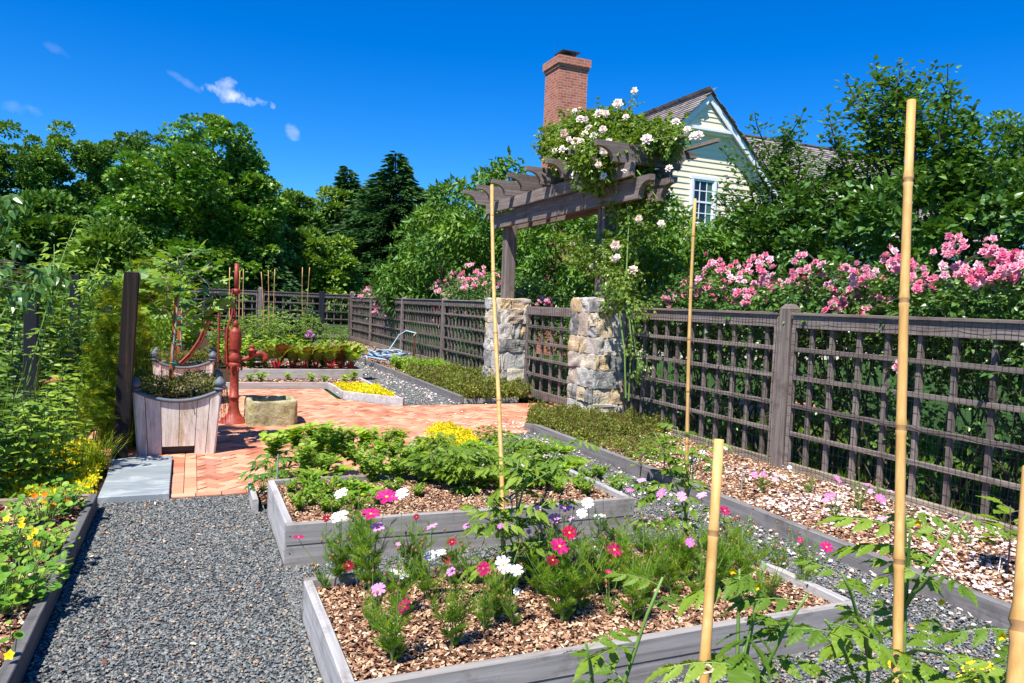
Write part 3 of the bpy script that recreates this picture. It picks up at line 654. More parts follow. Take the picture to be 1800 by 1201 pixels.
board('edging_board', (2.98, 10.99), (2.98, 14.2), 0, .10, .05, label='edging board between the far yellow clump and the gravel')
board('edging_board', (2.16, 6.4), (2.16, 7.55), 0, .10, .05, label='low board on the patio side of the near yellow clump')
board('edging_board', (2.17, 7.58), (2.95, 8.43), 0, .11, .05, label='slanted low board behind the near yellow clump')
# ================================================================== lattice fences (built along local +x, fence face towards local -y)
def lattice_fence(name_label, org, rz, bays, slats, posts, h=1.645, wire=.05, z0=0, posth=1.73, wirez=.1, woodv=None):
    r = empty('lattice_fence', org, name_label, 'fence', rz=rz)
    for (a, b) in bays:
        mid = (a+b)/2; L = b-a; zt = h+z0
        g = Geo(); g.box((mid, .015, zt-.014), (L, .135, .028), bev=.004, rnd=rng.random()); g.box((mid, -.012, zt-.09), (L-.01, .035, .12), bev=.003, rnd=rng.random()); g.build('top_rail', M['wood_x'], r)
        g = Geo()
        for s_ in (a+.025, b-.025): g.box((s_, -.012, (zt-.15+z0+.18)/2+.0), (.048, .04, zt-.15-.18-z0), bev=.003, mat=1)
        for z in (1.285, 1.01, .735, .46): g.box((mid, -.014, z0+z), (L-.1, .034, .042), bev=.003, mat=0)
        for x in slats:
            if a+.06 < x < b-.06: g.box((x, .025, z0+.84), (.042, .04, 1.35), bev=.003, mat=1)
        g.build('lattice_panel', [M['wood_x'], M['wood_z']], r)
        g = Geo(); g.box((mid, -.012, z0+.10), (L, .045, .15), bev=.003); g.build('bottom_board', M['tan_x'], r)
        g = Geo(); n = int(L/wire)
        for i in range(n+1):
            x = a+.01+i*(L-.02)/n+rng.normal(0, .002); q = rng.normal(0, .0035, 8); g.tube([(x+q[k], -.040-.004*abs(q[(k+3) % 8])*100, z0+.02+k*(h-.05)/7) for k in range(8)], .0017 if wire < .08 else .003, 3, cap=False)
        for z in np.arange(.06, h-.03, wirez):
            m_ = int(L/.12)+2; g.tube([(a+(b-a)*k/m_, -.042-abs(rng.normal(0, .002)), z0+z+.006*math.sin(k*1.7+z*9)+rng.normal(0, .003)) for k in range(m_+1)], .0017 if wire < .08 else .003, 3, cap=False)
        g.build('wire_mesh', M['wire'], r)
    for p in posts:
        w = .145; ph = posth+z0; g = Geo(); g.box((p, .03, (ph-.05)/2), (w, w, ph-.05), bev=.008)
        e = w/2; g.add([(p-e, .03-e, ph-.0495), (p+e, .03-e, ph-.0495), (p+e, .03+e, ph-.0495), (p-e, .03+e, ph-.0495), (p-e*.45, .03-e*.45, ph), (p+e*.45, .03-e*.45, ph), (p+e*.45, .03+e*.45, ph), (p-e*.45, .03+e*.45, ph)],
              [(0, 1, 5, 4), (1, 2, 6, 5), (2, 3, 7, 6), (3, 0, 4, 7), (4, 5, 6, 7)])
        g.build('post', M['wood_z'], r)
    return r
# local x runs towards the camera (-Y), local -y faces the path (-X)
F1 = lattice_fence('near lattice fence with black wire mesh running right from the right stone pillar', (5.42, 8.62, 0), -PI/2, [(.04, 2.86), (3.05, 6.35), (6.54, 8.4)],
   [8.62-y for y in (8.42, 8.196, 7.958, 7.71, 7.474, 7.21, 6.947, 6.696, 6.458, 6.21, 5.95, 5.35, 5.109, 4.803, 4.51, 4.199, 3.896, 3.587, 3.28, 2.97, 2.66, 2.35)], [2.955, 6.445])
F2 = lattice_fence('far lattice fence running left from the gate behind the hose and roses', (5.42, 27.6, .06), -PI/2, [(.07, 3.2), (3.35, 7.2), (7.35, 10.9), (11.05, 14.82)],
   list(np.arange(.3, 14.8, .235)), [3.275, 7.275, 10.975], h=1.62, wire=.12, wirez=.2, posth=1.66)
F3 = lattice_fence('back lattice fence across the end of the garden before the woods', (-1.5, 27.6, .1), 0, [(.07, 3.6), (3.78, 6.84)], list(np.arange(.3, 6.8, .26)), [3.69, 6.92], h=1.66, wire=.09, wirez=.2, posth=1.79)
F4 = lattice_fence('side lattice fence glimpsed behind the potted fig', (-1.5, 27.55, .1), -PI/2, [(.07, 4), (4.15, 8)], list(np.arange(.3, 8, .26)), [4.07, 0], h=1.64, wire=.12, wirez=.2)
# ================================================================== stone pillars
def pillar(x0, y0, x1, y1, h, seed, label):
    r = empty('stone_pillar', (x0, y0, 0), label, 'pillar'); rg = np.random.default_rng(seed)
    g = Geo(); g.box(((x1-x0)/2, (y1-y0)/2, h/2-.02), (x1-x0-.07, y1-y0-.07, h-.06)); g.build('core', M['stonemortar'], r)
    g = Geo()
    def stone(c, d, rn):
        n = 7; V = []; F = []
        for a in range(3):
            o = [i for i in range(3) if i != a]
            for sg in (-1, 1):
                b0 = len(V)
                for i in range(n):
                    for j in range(n):
                        q = np.zeros(3); q[a] = sg; q[o[0]] = 2*i/(n-1)-1; q[o[1]] = 2*j/(n-1)-1; V.append(q)
                for i in range(n-1):
                    for j in range(n-1):
                        f = (b0+i*n+j, b0+(i+1)*n+j, b0+(i+1)*n+j+1, b0+i*n+j+1); F.append(f if sg*(1 if a != 1 else -1) > 0 else f[::-1])
        V = np.array(V); sgn = np.sign(V); d = np.array(d)
        # superellipsoid rounding then rough hewn dents (a continuous function of position)
        e = 34.; Rr = (np.abs(V)**e).sum(1)**(1/e); P = V/Rr[:, None]; k = rg.normal(0, 1, (5, 3))*2.4; ph = rg.random(5)*6.3; am = rg.uniform(.006, .016, 5)
        disp = sum(am[i]*np.sin(P@k[i]*1.1+ph[i]) for i in range(5))
        ridge = .016*np.abs(np.sin(P@k[0]*.6+ph[1]))
        P = P*d/2*(1+0*disp[:, None]); nn = nrm(V**5); P = P+nn*((disp+ridge)*.5)[:, None]
        g.add(P+np.array(c), F, 0, rn)
    z = 0
    while z < h-.05:
        hh = rg.uniform(.21, .34); 
        if z+hh > h-.16: hh = h-z
        for face in range(4):
            L = (y1-y0) if face in (0, 2) else (x1-x0); p = 0
            while p < L-.02:
                w_ = rg.uniform(.17, .38)
                if p+w_ > L-.13: w_ = L-p
                sub = [(z, hh)] if rg.random() < .72 or hh < .26 else [(z, hh*.45), (z+hh*.45, hh*.55)]
                for zz, h2 in sub:
                    t = .10+rg.uniform(0, .02); c_ = p+w_/2; pr = rg.uniform(-.012, .022)
                    if face == 0: c = (t/2-pr, c_, zz+h2/2); d = (t, w_-.016, h2-.016)
                    elif face == 1: c = (c_, t/2-pr, zz+h2/2); d = (w_-.012, t, h2-.012)
                    elif face == 2: c = (x1-x0-t/2+pr, c_, zz+h2/2); d = (t, w_-.012, h2-.012)
                    else: c = (c_, y1-y0-t/2+pr, zz+h2/2); d = (w_-.012, t, h2-.012)
                    stone(c, d, rg.random())
                p += w_
        z += hh
    for i in range(2):
        for j in range(2): stone(((x1-x0)*(.25+.5*i), (y1-y0)*(.25+.5*j), h-.05), ((x1-x0)/2-.03, (y1-y0)/2-.03, .12), rg.random())
    g.build('stonework', M['stone'], r); return r
pillar(4.98, 8.66, 5.56, 9.42, 1.74, 5, 'right stone gate pillar with a rose cane hanging down its side')
pillar(5.0, 12.12, 5.6, 12.85, 1.71, 12, 'left stone gate pillar behind the tall thin bamboo stake')
# gate
r = empty('lattice_gate', (5.36, 9.46, 0), 'brown lattice gate standing between the two stone pillars', 'gate')
g = Geo(); L = 2.28; z0, z1 = .06, 1.60
g.box((0, L/2, z1-.07), (.05, L, .14), bev=.004); g.build('gate_rail', M['wood_y'], r); g = Geo(); g.box((0, L/2, z0+.07), (.05, L, .13), bev=.004); g.build('gate_rail', M['wood_y'], r)
g = Geo()
for y in (.04, L-.04): g = Geo(); g.box((.0, y, (z0+z1)/2), (.054, .085, z1-z0+.02), bev=.004); g.build('gate_stile', M['wood_z'], r)
g = Geo()
for z in (.45, .72, .99, 1.26): g.box((0, L/2, z), (.034, L-.16, .045), bev=.003, mat=0)
for y in (.36, .70, 1.04, 1.38, 1.72, 2.02): g.box((.04, y, .83), (.036, .045, 1.3), bev=.003, mat=1)
g.build('lattice', [M['wood_y'], M['wood_z']], r)
g = Geo()
for i in range(30): y = .02+i*(L-.04)/29; g.tube([(-.032+rng.normal(0, .002), y, z0+.02+k*.3) for k in range(6)], .002, 3, cap=False)
for z in np.arange(.1, 1.55, .15): g.tube([(-.033, y, z+.005*math.sin(y*9)) for y in np.linspace(.02, L-.02, 16)], .002, 3, cap=False)
g.build('wire_mesh', M['wire'], r)
# ================================================================== arbor
r = empty('arbor', (5.27, 10.7, 0), 'weathered timber arbor with scalloped rafters on stone pillars', 'arbor')
ox, oy = 5.27, 10.7
for y in (9.02, 12.47):
    g = Geo(); g.box((0, y-oy, (1.72+3.05)/2), (.20, .20, 3.05-1.72), bev=.012); g.build('post', M['wood_z'], r)
    g = Geo(); g.box((-.103, y-oy, 2.38), (.012, .03, 1.33)); g.build('post_trim', M['wood_z'], r)
def scallop(L0, L1, z0, z1, both=True):
    """profile in (along, z) of a timber with S curved ends"""
    def end(s_, x):
        q = [(x-s_*.0, z1), (x, z1-.07)]; q += [(x-s_*(.045+.20*math.sin(a)), z1-.07-(z1-z0-.075)*(1-math.cos(a))) for a in np.linspace(0.05, PI/2, 8)]; return q
    e = end(1, L1); f = end(-1, L0)
    return f+[(L0+.245, z0)]+[(L1-.245, z0)]+e[::-1]
for x in (-.165, .165):
    g = Geo(); poly = scallop(7.7-oy, 13.12-oy, 3.0, 3.27); g.prism(poly, x-.04, x+.04, 0); g.build('beam', M['wood_y'], r)
    g = Geo(); g.box((x+(-.115 if x < 0 else .115), 10.45-oy, 3.362), (.05, 5.0, .18), bev=.005); g.build('plate', M['wood_y'], r)
for i, y in enumerate((13.05, 12.35, 11.65, 10.95, 10.25, 9.55, 8.85, 8.15)):
    g = Geo(); poly = scallop(4.55-ox, 6.05-ox, 3.455, 3.70); g.prism(poly, y-oy-.038, y-oy+.038, 1, 0, rng.random()); g.build('rafter', M['wood_x'], r)
for x in (.12, .60):
    g = Geo(); g.box((x, 10.4-oy, 3.725), (.05, 5.9, .045), bev=.004); g.build('lath', M['wood_y'], r)
# ================================================================== charred posts on the left
def cpost(x, y, h, w, mat, label, ang=0, lean=0):
    g = Geo(); g.box((0, 0, h/2), (w, w*.9, h), rz=ang, bev=.006); V = g.V[-1]; V[:, 0] += V[:, 2]*lean
    k = V[:, 2] > h*.9; V[k, 2] -= (V[k, 1]+w/2)*.25
    tag(g.build('garden_post', mat, origin=None), label, 'post'); o = scn.collection.objects['garden_post'] if False else None
    ob = scn.collection.objects[-1]; ob.location = (x, y, 0); return ob
cpost(-.60, 7.70, 1.77, .128, M['char'], 'dark charred post with swirling grain, beside the nearer planter box', lean=.045)
cpost(-1.53, 9.0, 1.76, .125, M['slate_post'], 'dark slate grey post with a knot among the left perennials')
cpost(-1.65, 13.0, 1.80, .13, M['slate_post'], 'small dark post in the left thicket, left one of the far pair')
cpost(-1.36, 14.6, 1.83, .13, M['slate_post'], 'small dark post in the left thicket, right one of the far pair')
cpost(3.13, 20.0, 1.78, .13, M['slate_post'], 'dark post standing behind the chard bed in front of the back fence')
# ================================================================== planter boxes
def planter(x, y, label, copy=None):
    if copy is not None: return copy_thing(copy, (x, y, 0), 0, 1, label)
    r = empty('planter_box', (x, y, 0), label, 'planter', 'wooden planter boxes with lead trim')
    H = .62; b0, b1 = .335, .385; tw = .0
    def P(s_, t_, z): # bottom half size b0, top b1
        k = b0+(b1-b0)*z/.66; return (s_*k, t_*k, z)
    sag = lambda u: .65-.11*(1-(2*u-1)**2)**1.0
    ups = [0, .12, .30, .52, .73, .88, 1]
    for side in range(4):
        g = Geo(); Rm = Rz(side*PI/2)
        for i in range(len(ups)-1):
            u0, u1 = ups[i]+.004, ups[i+1]-.004; V = []; pr = .012 if i in (0, 5) else 0
            us = [u0, (u0+u1)/2, u1]
            def zb(u): return .10 if .29 < u < .74 else (.0 if (u < .24 or u > .79) else .06)
            for dpt in (0, .03):
                for u in us:
                    for top in (0, 1):
                        z = sag(u) if top else (0. if i in (0, 1, 5, 4) and not (.3 < u < .73) else .095)
                        k = b0+(b1-b0)*z/.66; V.append(((2*u-1)*k, -(k+pr-dpt), z))
            F = [(0, 2, 3, 1), (2, 4, 5, 3), (6, 7, 9, 8), (8, 9, 11, 10), (0, 1, 7, 6), (4, 10, 11, 5), (1, 3, 9, 7), (3, 5, 11, 9), (0, 6, 8, 2), (2, 8, 10, 4)]
            g.add(np.array(V)@Rm.T, F, 0, rng.random())
        g.build('side_panel', M['planter'], r)
        g = Geo(); pts = [((2*u-1)*(b1+.005), -(b1+.0), sag(u)+.006) for u in np.linspace(0, 1, 13)]
        g.tube(np.array(pts)@Rm.T, .019, 8); g.build('lead_rim', M['lead'], r, smooth=True)
    for sx in (-1, 1):
        for sy in (-1, 1):
            g = Geo(); g.lathe([(.055, 0), (.058, .012), (.035, .022), (.03, .03), (.052, .045), (.058, .065), (.045, .09), (.02, .118), (.003, .13)], 14, (sx*(b1-.01), sy*(b1-.01), .655)); g.build('finial', M['lead'], r, smooth=True)
    g = Geo(); g.add([(-b1+.02, -b1+.02, .56), (b1-.02, -b1+.02, .56), (b1-.02, b1-.02, .56), (-b1+.02, b1-.02, .56)], [(0, 1, 2, 3)]); g.build('soil', M['soil'], r)
    g = Geo(); g.box((0, 0, .07), (.56, .56, .10)); g.build('inner_base', M['darkmetal'], r)
    return r
PL1 = planter(-.115, 8.2, 'nearer bleached wooden planter box with grey pointed finials')
PL2 = planter(-.10, 11.65, 'farther wooden planter box, half hidden behind the nearer one', PL1)
# ================================================================== hand pump
r = empty('hand_pump', (.49, 9.75, 0), 'tall rusty red cast iron hand pump beside the stone trough', 'water pump')
g = Geo(); g.lathe([(.185, 0), (.185, .018), (.16, .03), (.155, .045), (.11, .075), (.075, .13), (.062, .19), (.056, .26), (.056, .31), (.064, .312), (.064, .34), (.055, .343), (.052, .52), (.05, .62), (.056, .64), (.056, .69), (.074, .70), (.077, .74), (.06, .76)], 28)
g.build('base_column', M['red'], r, smooth=True)
for i in range(6): a = i*PI/3; g = Geo(); g.lathe([(.012, .66), (.014, .67), (.014, .7), (.006, .715)], 7, (.079*math.cos(a), .079*math.sin(a), 0)); g.build('flange_bolt', M['red'], r)
g = Geo(); g.lathe([(.045, .74), (.072, .78), (.076, .83), (.06, .87), (.05, .89), (.069, .915), (.074, .93), (.074, 1.13), (.07, 1.145), (.06, 1.165), (.035, 1.185), (.03, 1.21), (.042, 1.22), (.028, 1.26), (.012, 1.28)], 28)
g.build('cylinder', M['red'], r, smooth=True)
g = Geo(); g.tube([(.05, 0, .80), (.12, 0, .80), (.19, 0, .835), (.26, 0, .87), (.31, 0, .878), (.345, 0, .86), (.362, 0, .82), (.365, 0, .775)], [.028, .026, .026, .03, .031, .032, .035, .041], 14); g.build('spout', M['red'], r, smooth=True)
g = Geo(); g.lathe([(.045, .83), (.045, .9), (.05, .905), (.05, .92), (.03, .925), (.03, .95), (.036, .96), (.012, .985)], 14, (.2, 0, 0)); g.build('valve_cap', M['red'], r, smooth=True)
g = Geo(); g.tube([(-.01, .02, 1.2), (-.01, .02, 1.62)], .011, 8); g.tube([(0, .02, 1.62), (0, .02, 1.98)], .026, 8); g.lathe([(.03, 1.60), (.05, 1.62), (.05, 1.66), (.03, 1.67)], 12, (0, .02, 0)); g.build('plunger_rod', M['red'], r, smooth=True)
g = Geo(); P = [(-.085, 0, .73), (-.10, 0, .95), (-.095, 0, 1.18), (-.05, 0, 1.30), (-.035, 0, 1.42), (-.05, 0, 1.55), (-.04, 0, 1.66)]
for s_ in (-.022, .022): g.tube([(a, s_, c) for a, b_, c in P], .013, 4)
for i in range(16): g.box((-.115, 0, .76+i*.028), (.03, .05, .012))
g.box((-.095, 0, .95), (.035, .03, .44), bev=.004); g.build('bracket', M['red'], r)
g = Geo(); P = [(-.62, 0, .73), (-.50, 0, .86), (-.40, 0, 1.02), (-.33, 0, 1.20), (-.29, 0, 1.36), (-.27, 0, 1.46), (-.24, 0, 1.50), (-.2, 0, 1.46), (-.19, 0, 1.30), (-.19, 0, .76)]
for s_ in (-.02, .02): g.tube([(a+s_*.9, s_*.2, c) for a, b_, c in P[:6]], .013, 4)
g.tube(P[4:], [.014, .015, .015, .016, .014, .012], 6); g.tube([(-.28, 0, 1.16), (-.08, 0, 1.155)], .009, 6); g.build('pump_handle', M['red'], r)
# ================================================================== stone trough
r = empty('stone_trough', (.93, 9.72, 0), 'small mossy hewn stone trough on the bricks by the pump', 'trough')
def roughbox(sx, sy, sz, wall, n=15):
    V = []; F = []
    def grid(f, nu, nv, flip=False):
        b0 = len(V)
        for i in range(nu):
            for j in range(nv): V.append(f(i/(nu-1), j/(nv-1)))
        for i in range(nu-1):
            for j in range(nv-1): q = (b0+i*nv+j, b0+(i+1)*nv+j, b0+(i+1)*nv+j+1, b0+i*nv+j+1); F.append(q[::-1] if flip else q)
    def ring(u, k): # rounded square ring point, k size factor
        a = 2*PI*u; c, s_ = math.cos(a), math.sin(a); e = .36; return (np.sign(c)*abs(c)**e*sx/2*k[0], np.sign(s_)*abs(s_)**e*sy/2*k[1])
    ki = (1-2*wall/sx, 1-2*wall/sy)
    prof = [((1, 1), 0), ((1.0, 1.0), .03), ((1.01, 1.01), sz*.4), ((1.0, 1.0), sz*.85), ((.985, .985), sz*.97), ((.95, .95), sz), ((ki[0]+.06, ki[1]+.06), sz*1.0), ((ki[0], ki[1]), sz*.96), ((ki[0]*.97, ki[1]*.97), sz*.5), ((ki[0]*.9, ki[1]*.9), sz*.22), ((.01, .01), sz*.2)]
    fine = []
    for i in range(len(prof)-1):
        for t in (0, .5) if i not in (1, 2) else (0, .2, .4, .6, .8):
            fine.append((tuple(np.array(prof[i][0])*(1-t)+np.array(prof[i+1][0])*t), prof[i][1]*(1-t)+prof[i+1][1]*t))
    fine.append(prof[-1])
    grid(lambda v, u: (*ring(u+.06, fine[int(round(v*(len(fine)-1)))][0]), fine[int(round(v*(len(fine)-1)))][1]), len(fine), 73, True)
    V = np.array(V); k = np.random.default_rng(2); D = np.zeros_like(V)
    for i in range(22):
        q = k.normal(0, 1, 3)*k.choice([8, 16, 34, 60]); D += nrm(k.normal(0, 1, 3))*np.sin(V@q+k.random()*6)[:, None]*.0065*k.random()*(12/np.linalg.norm(q))**.35
    return V+D, F
V, F = roughbox(.60, .66, .31, .075); g = Geo(); g.add(V, F); g.build('basin', M['trough'], r, smooth=True)
g = Geo(); g.lathe([(.024, 0), (.024, .012), (.012, .012), (.012, .0)], 12, (0, 0, 0), axis='x'); 
o = g.build('drain_hole', M['darkmetal'], r); o.rotation_euler = (0, 0, PI/2); o.location = (.03, -.318, .085)
g = Geo(); g.lathe([(.12, 0), (.12, .004)], 20, (0, -.0, .02)); 
# ================================================================== garden hose and tap
r = empty('garden_hose', (4.35, 17.9, .1), 'pale blue and black garden hose coiled on the far border', 'hose')
g = Geo(); h_ = Geo(); rg = np.random.default_rng(4)
for k in range(9):
    a0 = rg.random()*6; cx, cy = rg.normal(0, .12, 2); rr = rg.uniform(.38, .62); tl = rg.uniform(-.35, .35); n = 26
    pts = [(cx+rr*.8*math.cos(a0+t)*1.0, cy-.2+rr*1.35*math.sin(a0+t), .03+.02*k+abs(.10*math.sin(t+tl*5))) for t in np.linspace(0, 5.9, n)]
    (g if k % 3 else h_).tube(pts, .016, 6)
g.tube([(.15, .5, .12), (.35, .9, .25), (.62, 1.0, .62), (.75, .8, .74), (.9, .5, .70), (.95, .45, .62)], .016, 6)
g.build('hose', plain('pale blue hose', (.38, .52, .60), .35, nsc=40, var=.5), r, smooth=True); h_.build('dark_stripe_hose', plain('blue hose', (.03, .07, .16), .35), r, smooth=True)
def tapfn(x, y, h, label, post):
    r = empty('garden_tap', (x, y, 0), label, 'tap'); g = Geo()
    if post: g.box((.12, 0, h/2), (.085, .085, h), bev=.006); g.build('support_post', M['tan_y'], r); g = Geo()
    for s_ in (-.045, .0): g.tube([(s_, -.02, 0), (s_, -.02, h-.12), (s_-.01, -.02, h-.04)], .014, 8)
    g.build('pipe', plain('brown pipe', (.22, .09, .05), .5), r, smooth=True); g = Geo()
    g.tube([(-.07, -.05, h-.06), (-.02, -.03, h-.01), (.05, -.01, h-.01), (.09, 0, h-.03)], .019, 8); g.lathe([(.035, h+.01), (.035, h+.02), (.008, h+.03)], 8, (.02, -.01, 0)); g.build('tap_body', plain('brass tap', (.35, .28, .18), .4, metal=.6), r, smooth=True)
tapfn(5.62, 8.50, .86, 'outdoor tap and pipes on a short tan post beside the right pillar', True)
tapfn(5.2, 18.2, .78, 'far garden tap on dark pipes above the coiled hose', False)
# ================================================================== bamboo stakes
def bamboo(p0, p1, r0_, r1_, label, nodes=7, group=None, seed=0):
    p0 = np.array(p0, float); p1 = np.array(p1, float); rg = np.random.default_rng(seed); L = np.linalg.norm(p1-p0); ts = sorted(rg.uniform(-.04, .04)+np.arange(nodes)/nodes+.4/nodes)
    P = []; Rr = []; rn = []
    def add(t, r_): P.append(p0+(p1-p0)*t+np.array([math.sin(t*5+seed), math.cos(t*4+seed), 0])*.010*(r0_/.01)); Rr.append(r_)
    rad = lambda t: r0_+(r1_-r0_)*t
    add(0, rad(0))
    for t in ts:
        if .01 < t < .99:
            e = .006/L; add(t-3*e, rad(t)); add(t-e, rad(t)*1.15); add(t, rad(t)*.97); add(t+e, rad(t)*1.22); add(t+4*e, rad(t)*.99)
    add(1, rad(1)); n = 12; g = Geo(); g.tube(P-p0, Rr, n)
    rr = np.zeros(len(g.S[0])); 
    for i in range(len(P)-1):
        if np.linalg.norm(P[i+1]-P[i]) < .0085: rr[i*n:(i+1)*n] = .85
    rr[-1] = .6; g.R = [rr]
    o = g.build('bamboo_stake', M['bamboo'], smooth=True); o.location = p0; return tag(o, label, 'bamboo stake', group or 'bamboo stakes')
bamboo(G(883, 1042, .14), DD(866, 326, 5.0), .0135, .0115, 'tall thin bamboo stake rising before the left stone pillar', 6, seed=1)
pb = G(1200, 986, .14); bamboo(pb, DD(1222, 349, depth(pb)-.0), .0115, .009, 'thin orange brown bamboo stake just right of the right stone pillar', 7, seed=2)
def stake(bx, by, bd, tx, ty, td, zb, r_, label, nodes, seed):
    b = DD(bx, by, bd); t = DD(tx, ty, td); k = (zb-b[2])/(t[2]-b[2]); bamboo(b+(t-b)*k, t, r_*1.08, r_*.95, label, nodes, seed=seed)
stake(1243, 1201, 1.42, 1261, 774, 1.5, .15, .0105, 'short thick bamboo stake with a jute string tie, top cut below the fence', 5, 3)
stake(1571, 1201, 1.58, 1606, 175, 1.75, .15, .0105, 'tallest bamboo stake, standing in front of the pink rose hedge', 7, 8)
stake(1777, 1201, .78, 1806, 818, .86, .15, .0118, 'close thick bamboo stake cut by the right edge of the photo', 4, 5)
FS = [(404, 470, 'leftmost'), (421, 477, 'second from left'), (427, 473, 'third from left'), (459, 478, 'left leaning fourth'), (472, 475, 'fifth from left'), (484, 473, 'right leaning sixth'), (532, 470, 'seventh from left'), (544, 470, 'rightmost')]
for i, (x, y, w_) in enumerate(FS):
    dx = {3: 9, 5: -6, 7: -6, 1: 1}.get(i, 1); t = PY(x, y, 17.2); b = PY(x+dx, y+110, 17.0+.1*i); b[2] = .2
    bamboo(b, t, .010, .008, w_+' of the thin bamboo stakes above the chard bed', 5, 'far bamboo stakes over the chard bed', seed=20+i)
g = Geo(); pb = DD(1239, 1176, 1.40)
g.tube([pb+np.array([.016*math.cos(a), .016*math.sin(a), .002*math.sin(3*a)]) for a in np.linspace(0, 6.2, 16)], .0022, 5); g.tube([pb+np.array(q) for q in ((-.012, -.008, 0), (-.025, -.012, -.01), (-.035, -.012, -.05), (-.03, -.012, -.09))], .0022, 5)
tag(g.build('jute_tie', M['jute']), 'cream jute string knotted round the short bamboo stake', 'string')
# marker rods
for (x, y, z, h_, lb) in ((487, 850, .2, .22, 'thin metal rod standing at the left corner of the vegetable bed'), (1303, 862, .1, .20, 'thin grey marker rod in the petal strewn border')):
    p = G(x, y, z); g = Geo(); g.tube([(0, 0, 0), (.003, 0, h_)], .006, 6); o = g.build('marker_rod', plain('grey rod', (.3, .3, .28), .5)); o.location = p; tag(o, lb, 'rod')
g = Geo(); g.box((0, 0, .06), (.02, .004, .13)); o = g.build('plant_label', M['white']); o.location = G(1754, 1008, .1); o.rotation_euler = (.1, .2, .6); tag(o, 'small white plant label stuck in the mulch by the fence', 'plant label')
# ================================================================== house
hr = empty('house', (15.84, 21, 0), 'cream clapboard house with shake roof, gable dormer and tall brick chimney', 'house')
hx, hy = 15.84, 21.0; SL = .94; AP = 9.0
def hb(name, g, mat, parent=hr, smooth=False): return g.build(name, mat, parent, smooth)
def siding(g, x_of, zs, y, ex=.2):
    """lapped boards on a wall facing -Y; x_of(z) gives (x0,x1)"""
    z = zs[0]
    while z < zs[1]-.02:
        zt = min(z+ex, zs[1]); a, b = x_of(z+.01), x_of(zt)
        g.add([(a[0], y-.028, z), (a[1], y-.028, z), (b[1], y-.004, zt), (b[0], y-.004, zt), (a[0], y+.02, z), (a[1], y+.02, z)], [(0, 1, 2, 3), (0, 4, 5, 1)], 0, rng.random()); z = zt
GW = 4.3
xof = lambda z: (-min(GW, (AP-.18-z)/SL), min(GW, (AP-.18-z)/SL))
g = Geo(); siding(g, xof, (0, 8.8), 0); siding(g, lambda z: (-max(.02, (AP-.3-z)/SL), max(.02, (AP-.3-z)/SL)), (7.92, 8.72), -.26, .16)
g.add([(-GW, .02, 0), (GW, .02, 0), (GW, .02, 4.7), (0, .02, AP-.2), (-GW, .02, 4.7)], [(0, 1, 2, 3, 4)]); hb('gable_wall', g, M['cream'])
g = Geo(); g.box((0, -.16, 7.80), (2.35, .38, .10), bev=.01); g.box((0, -.14, 7.88), (2.2, .30, .07)); g.box((0, -.10, 7.72), (2.3, .22, .06)); hb('cornice', g, M['white'])
def rake(s_, x0, x1, y, d, wdt, off, th=.05):
    """white board along the slope"""
    z = lambda x: AP-abs(x)*SL+off
    V = []
    for yy in (y, y+d):
        for x in (x0, x1): V += [(x, yy, z(x)), (x, yy, z(x)-wdt)]
    return V, [(0, 1, 3, 2), (4, 6, 7, 5), (0, 2, 6, 4), (1, 5, 7, 3), (0, 4, 5, 1), (2, 3, 7, 6)]
g = Geo()
for s_ in (-1, 1):
    for (y, d, w_, o_) in ((-.36, .05, .26, -.03), (-.31, .02, .14, -.06), (-.03, -.03, .20, -.14)):
        V, F = rake(s_, 0, s_*4.75, y, d, w_, o_); g.add(V, F)
    V = [(0, -.34, AP-.10), (s_*4.7, -.34, AP-.10-4.7*SL), (s_*4.7, .0, AP-.10-4.7*SL), (0, .0, AP-.10)]; g.add(V, [(0, 1, 2, 3)])
hb('rake_trim', g, M['white'])
T_SHK = T([(-.5, 0, 0), (.5, 0, 0), (.5, 1, .0), (-.5, 1, .0), (-.5, 0, -.09), (.5, 0, -.09)], [(0, 1, 2, 3), (0, 4, 5, 1), (1, 5, 2), (0, 3, 4)])
def shakes(g, org, along, upd, L, H, ex=.19, wd=.17):
    along = np.array(along, float); upd = np.array(upd, float); nn = np.cross(along, upd); nn *= np.sign(nn[2])
    P = []; W = []; 
    r_ = 0
    while r_*ex < H:
        x = rng.uniform(-.1, 0)
        while x < L:
            w_ = wd*rng.uniform(.6, 1.5); P.append(np.array(org)+along*(x+w_/2)+upd*(r_*ex+rng.normal(0, .008))+nn*.045); W.append(w_*.96); x += w_
        r_ += 1
    P = np.array(P); W = np.array(W); s_ = ex*1.25
    g.batch(T_SHK, P, upd-nn*.16, nn, s_, 0, None, W/s_)
def slope(g, p0, p1, p2, p3, mat=0): g.add([p0, p1, p2, p3], [(0, 1, 2, 3)], mat, .3)
k = math.hypot(1, SL); uL = np.array([1, 0, SL])/k; uR = np.array([-1, 0, SL])/k
g = Geo()
for s_, u_ in ((-1, uL), (1, uR)):
    xe = 4.85; H = xe*k; shakes(g, (s_*xe, -.42, AP+.02-xe*SL), (0, 1, 0), u_, 5.4, H)
    slope(g, (0, -.41, AP+.0), (s_*xe, -.41, AP+.0-xe*SL), (s_*xe, 4.9, AP-xe*SL), (0, 4.9, AP))
g.box((0, 2.35, AP+.045), (.14, 4.9, .03)); hb('gable_roof', g, M['shake'])
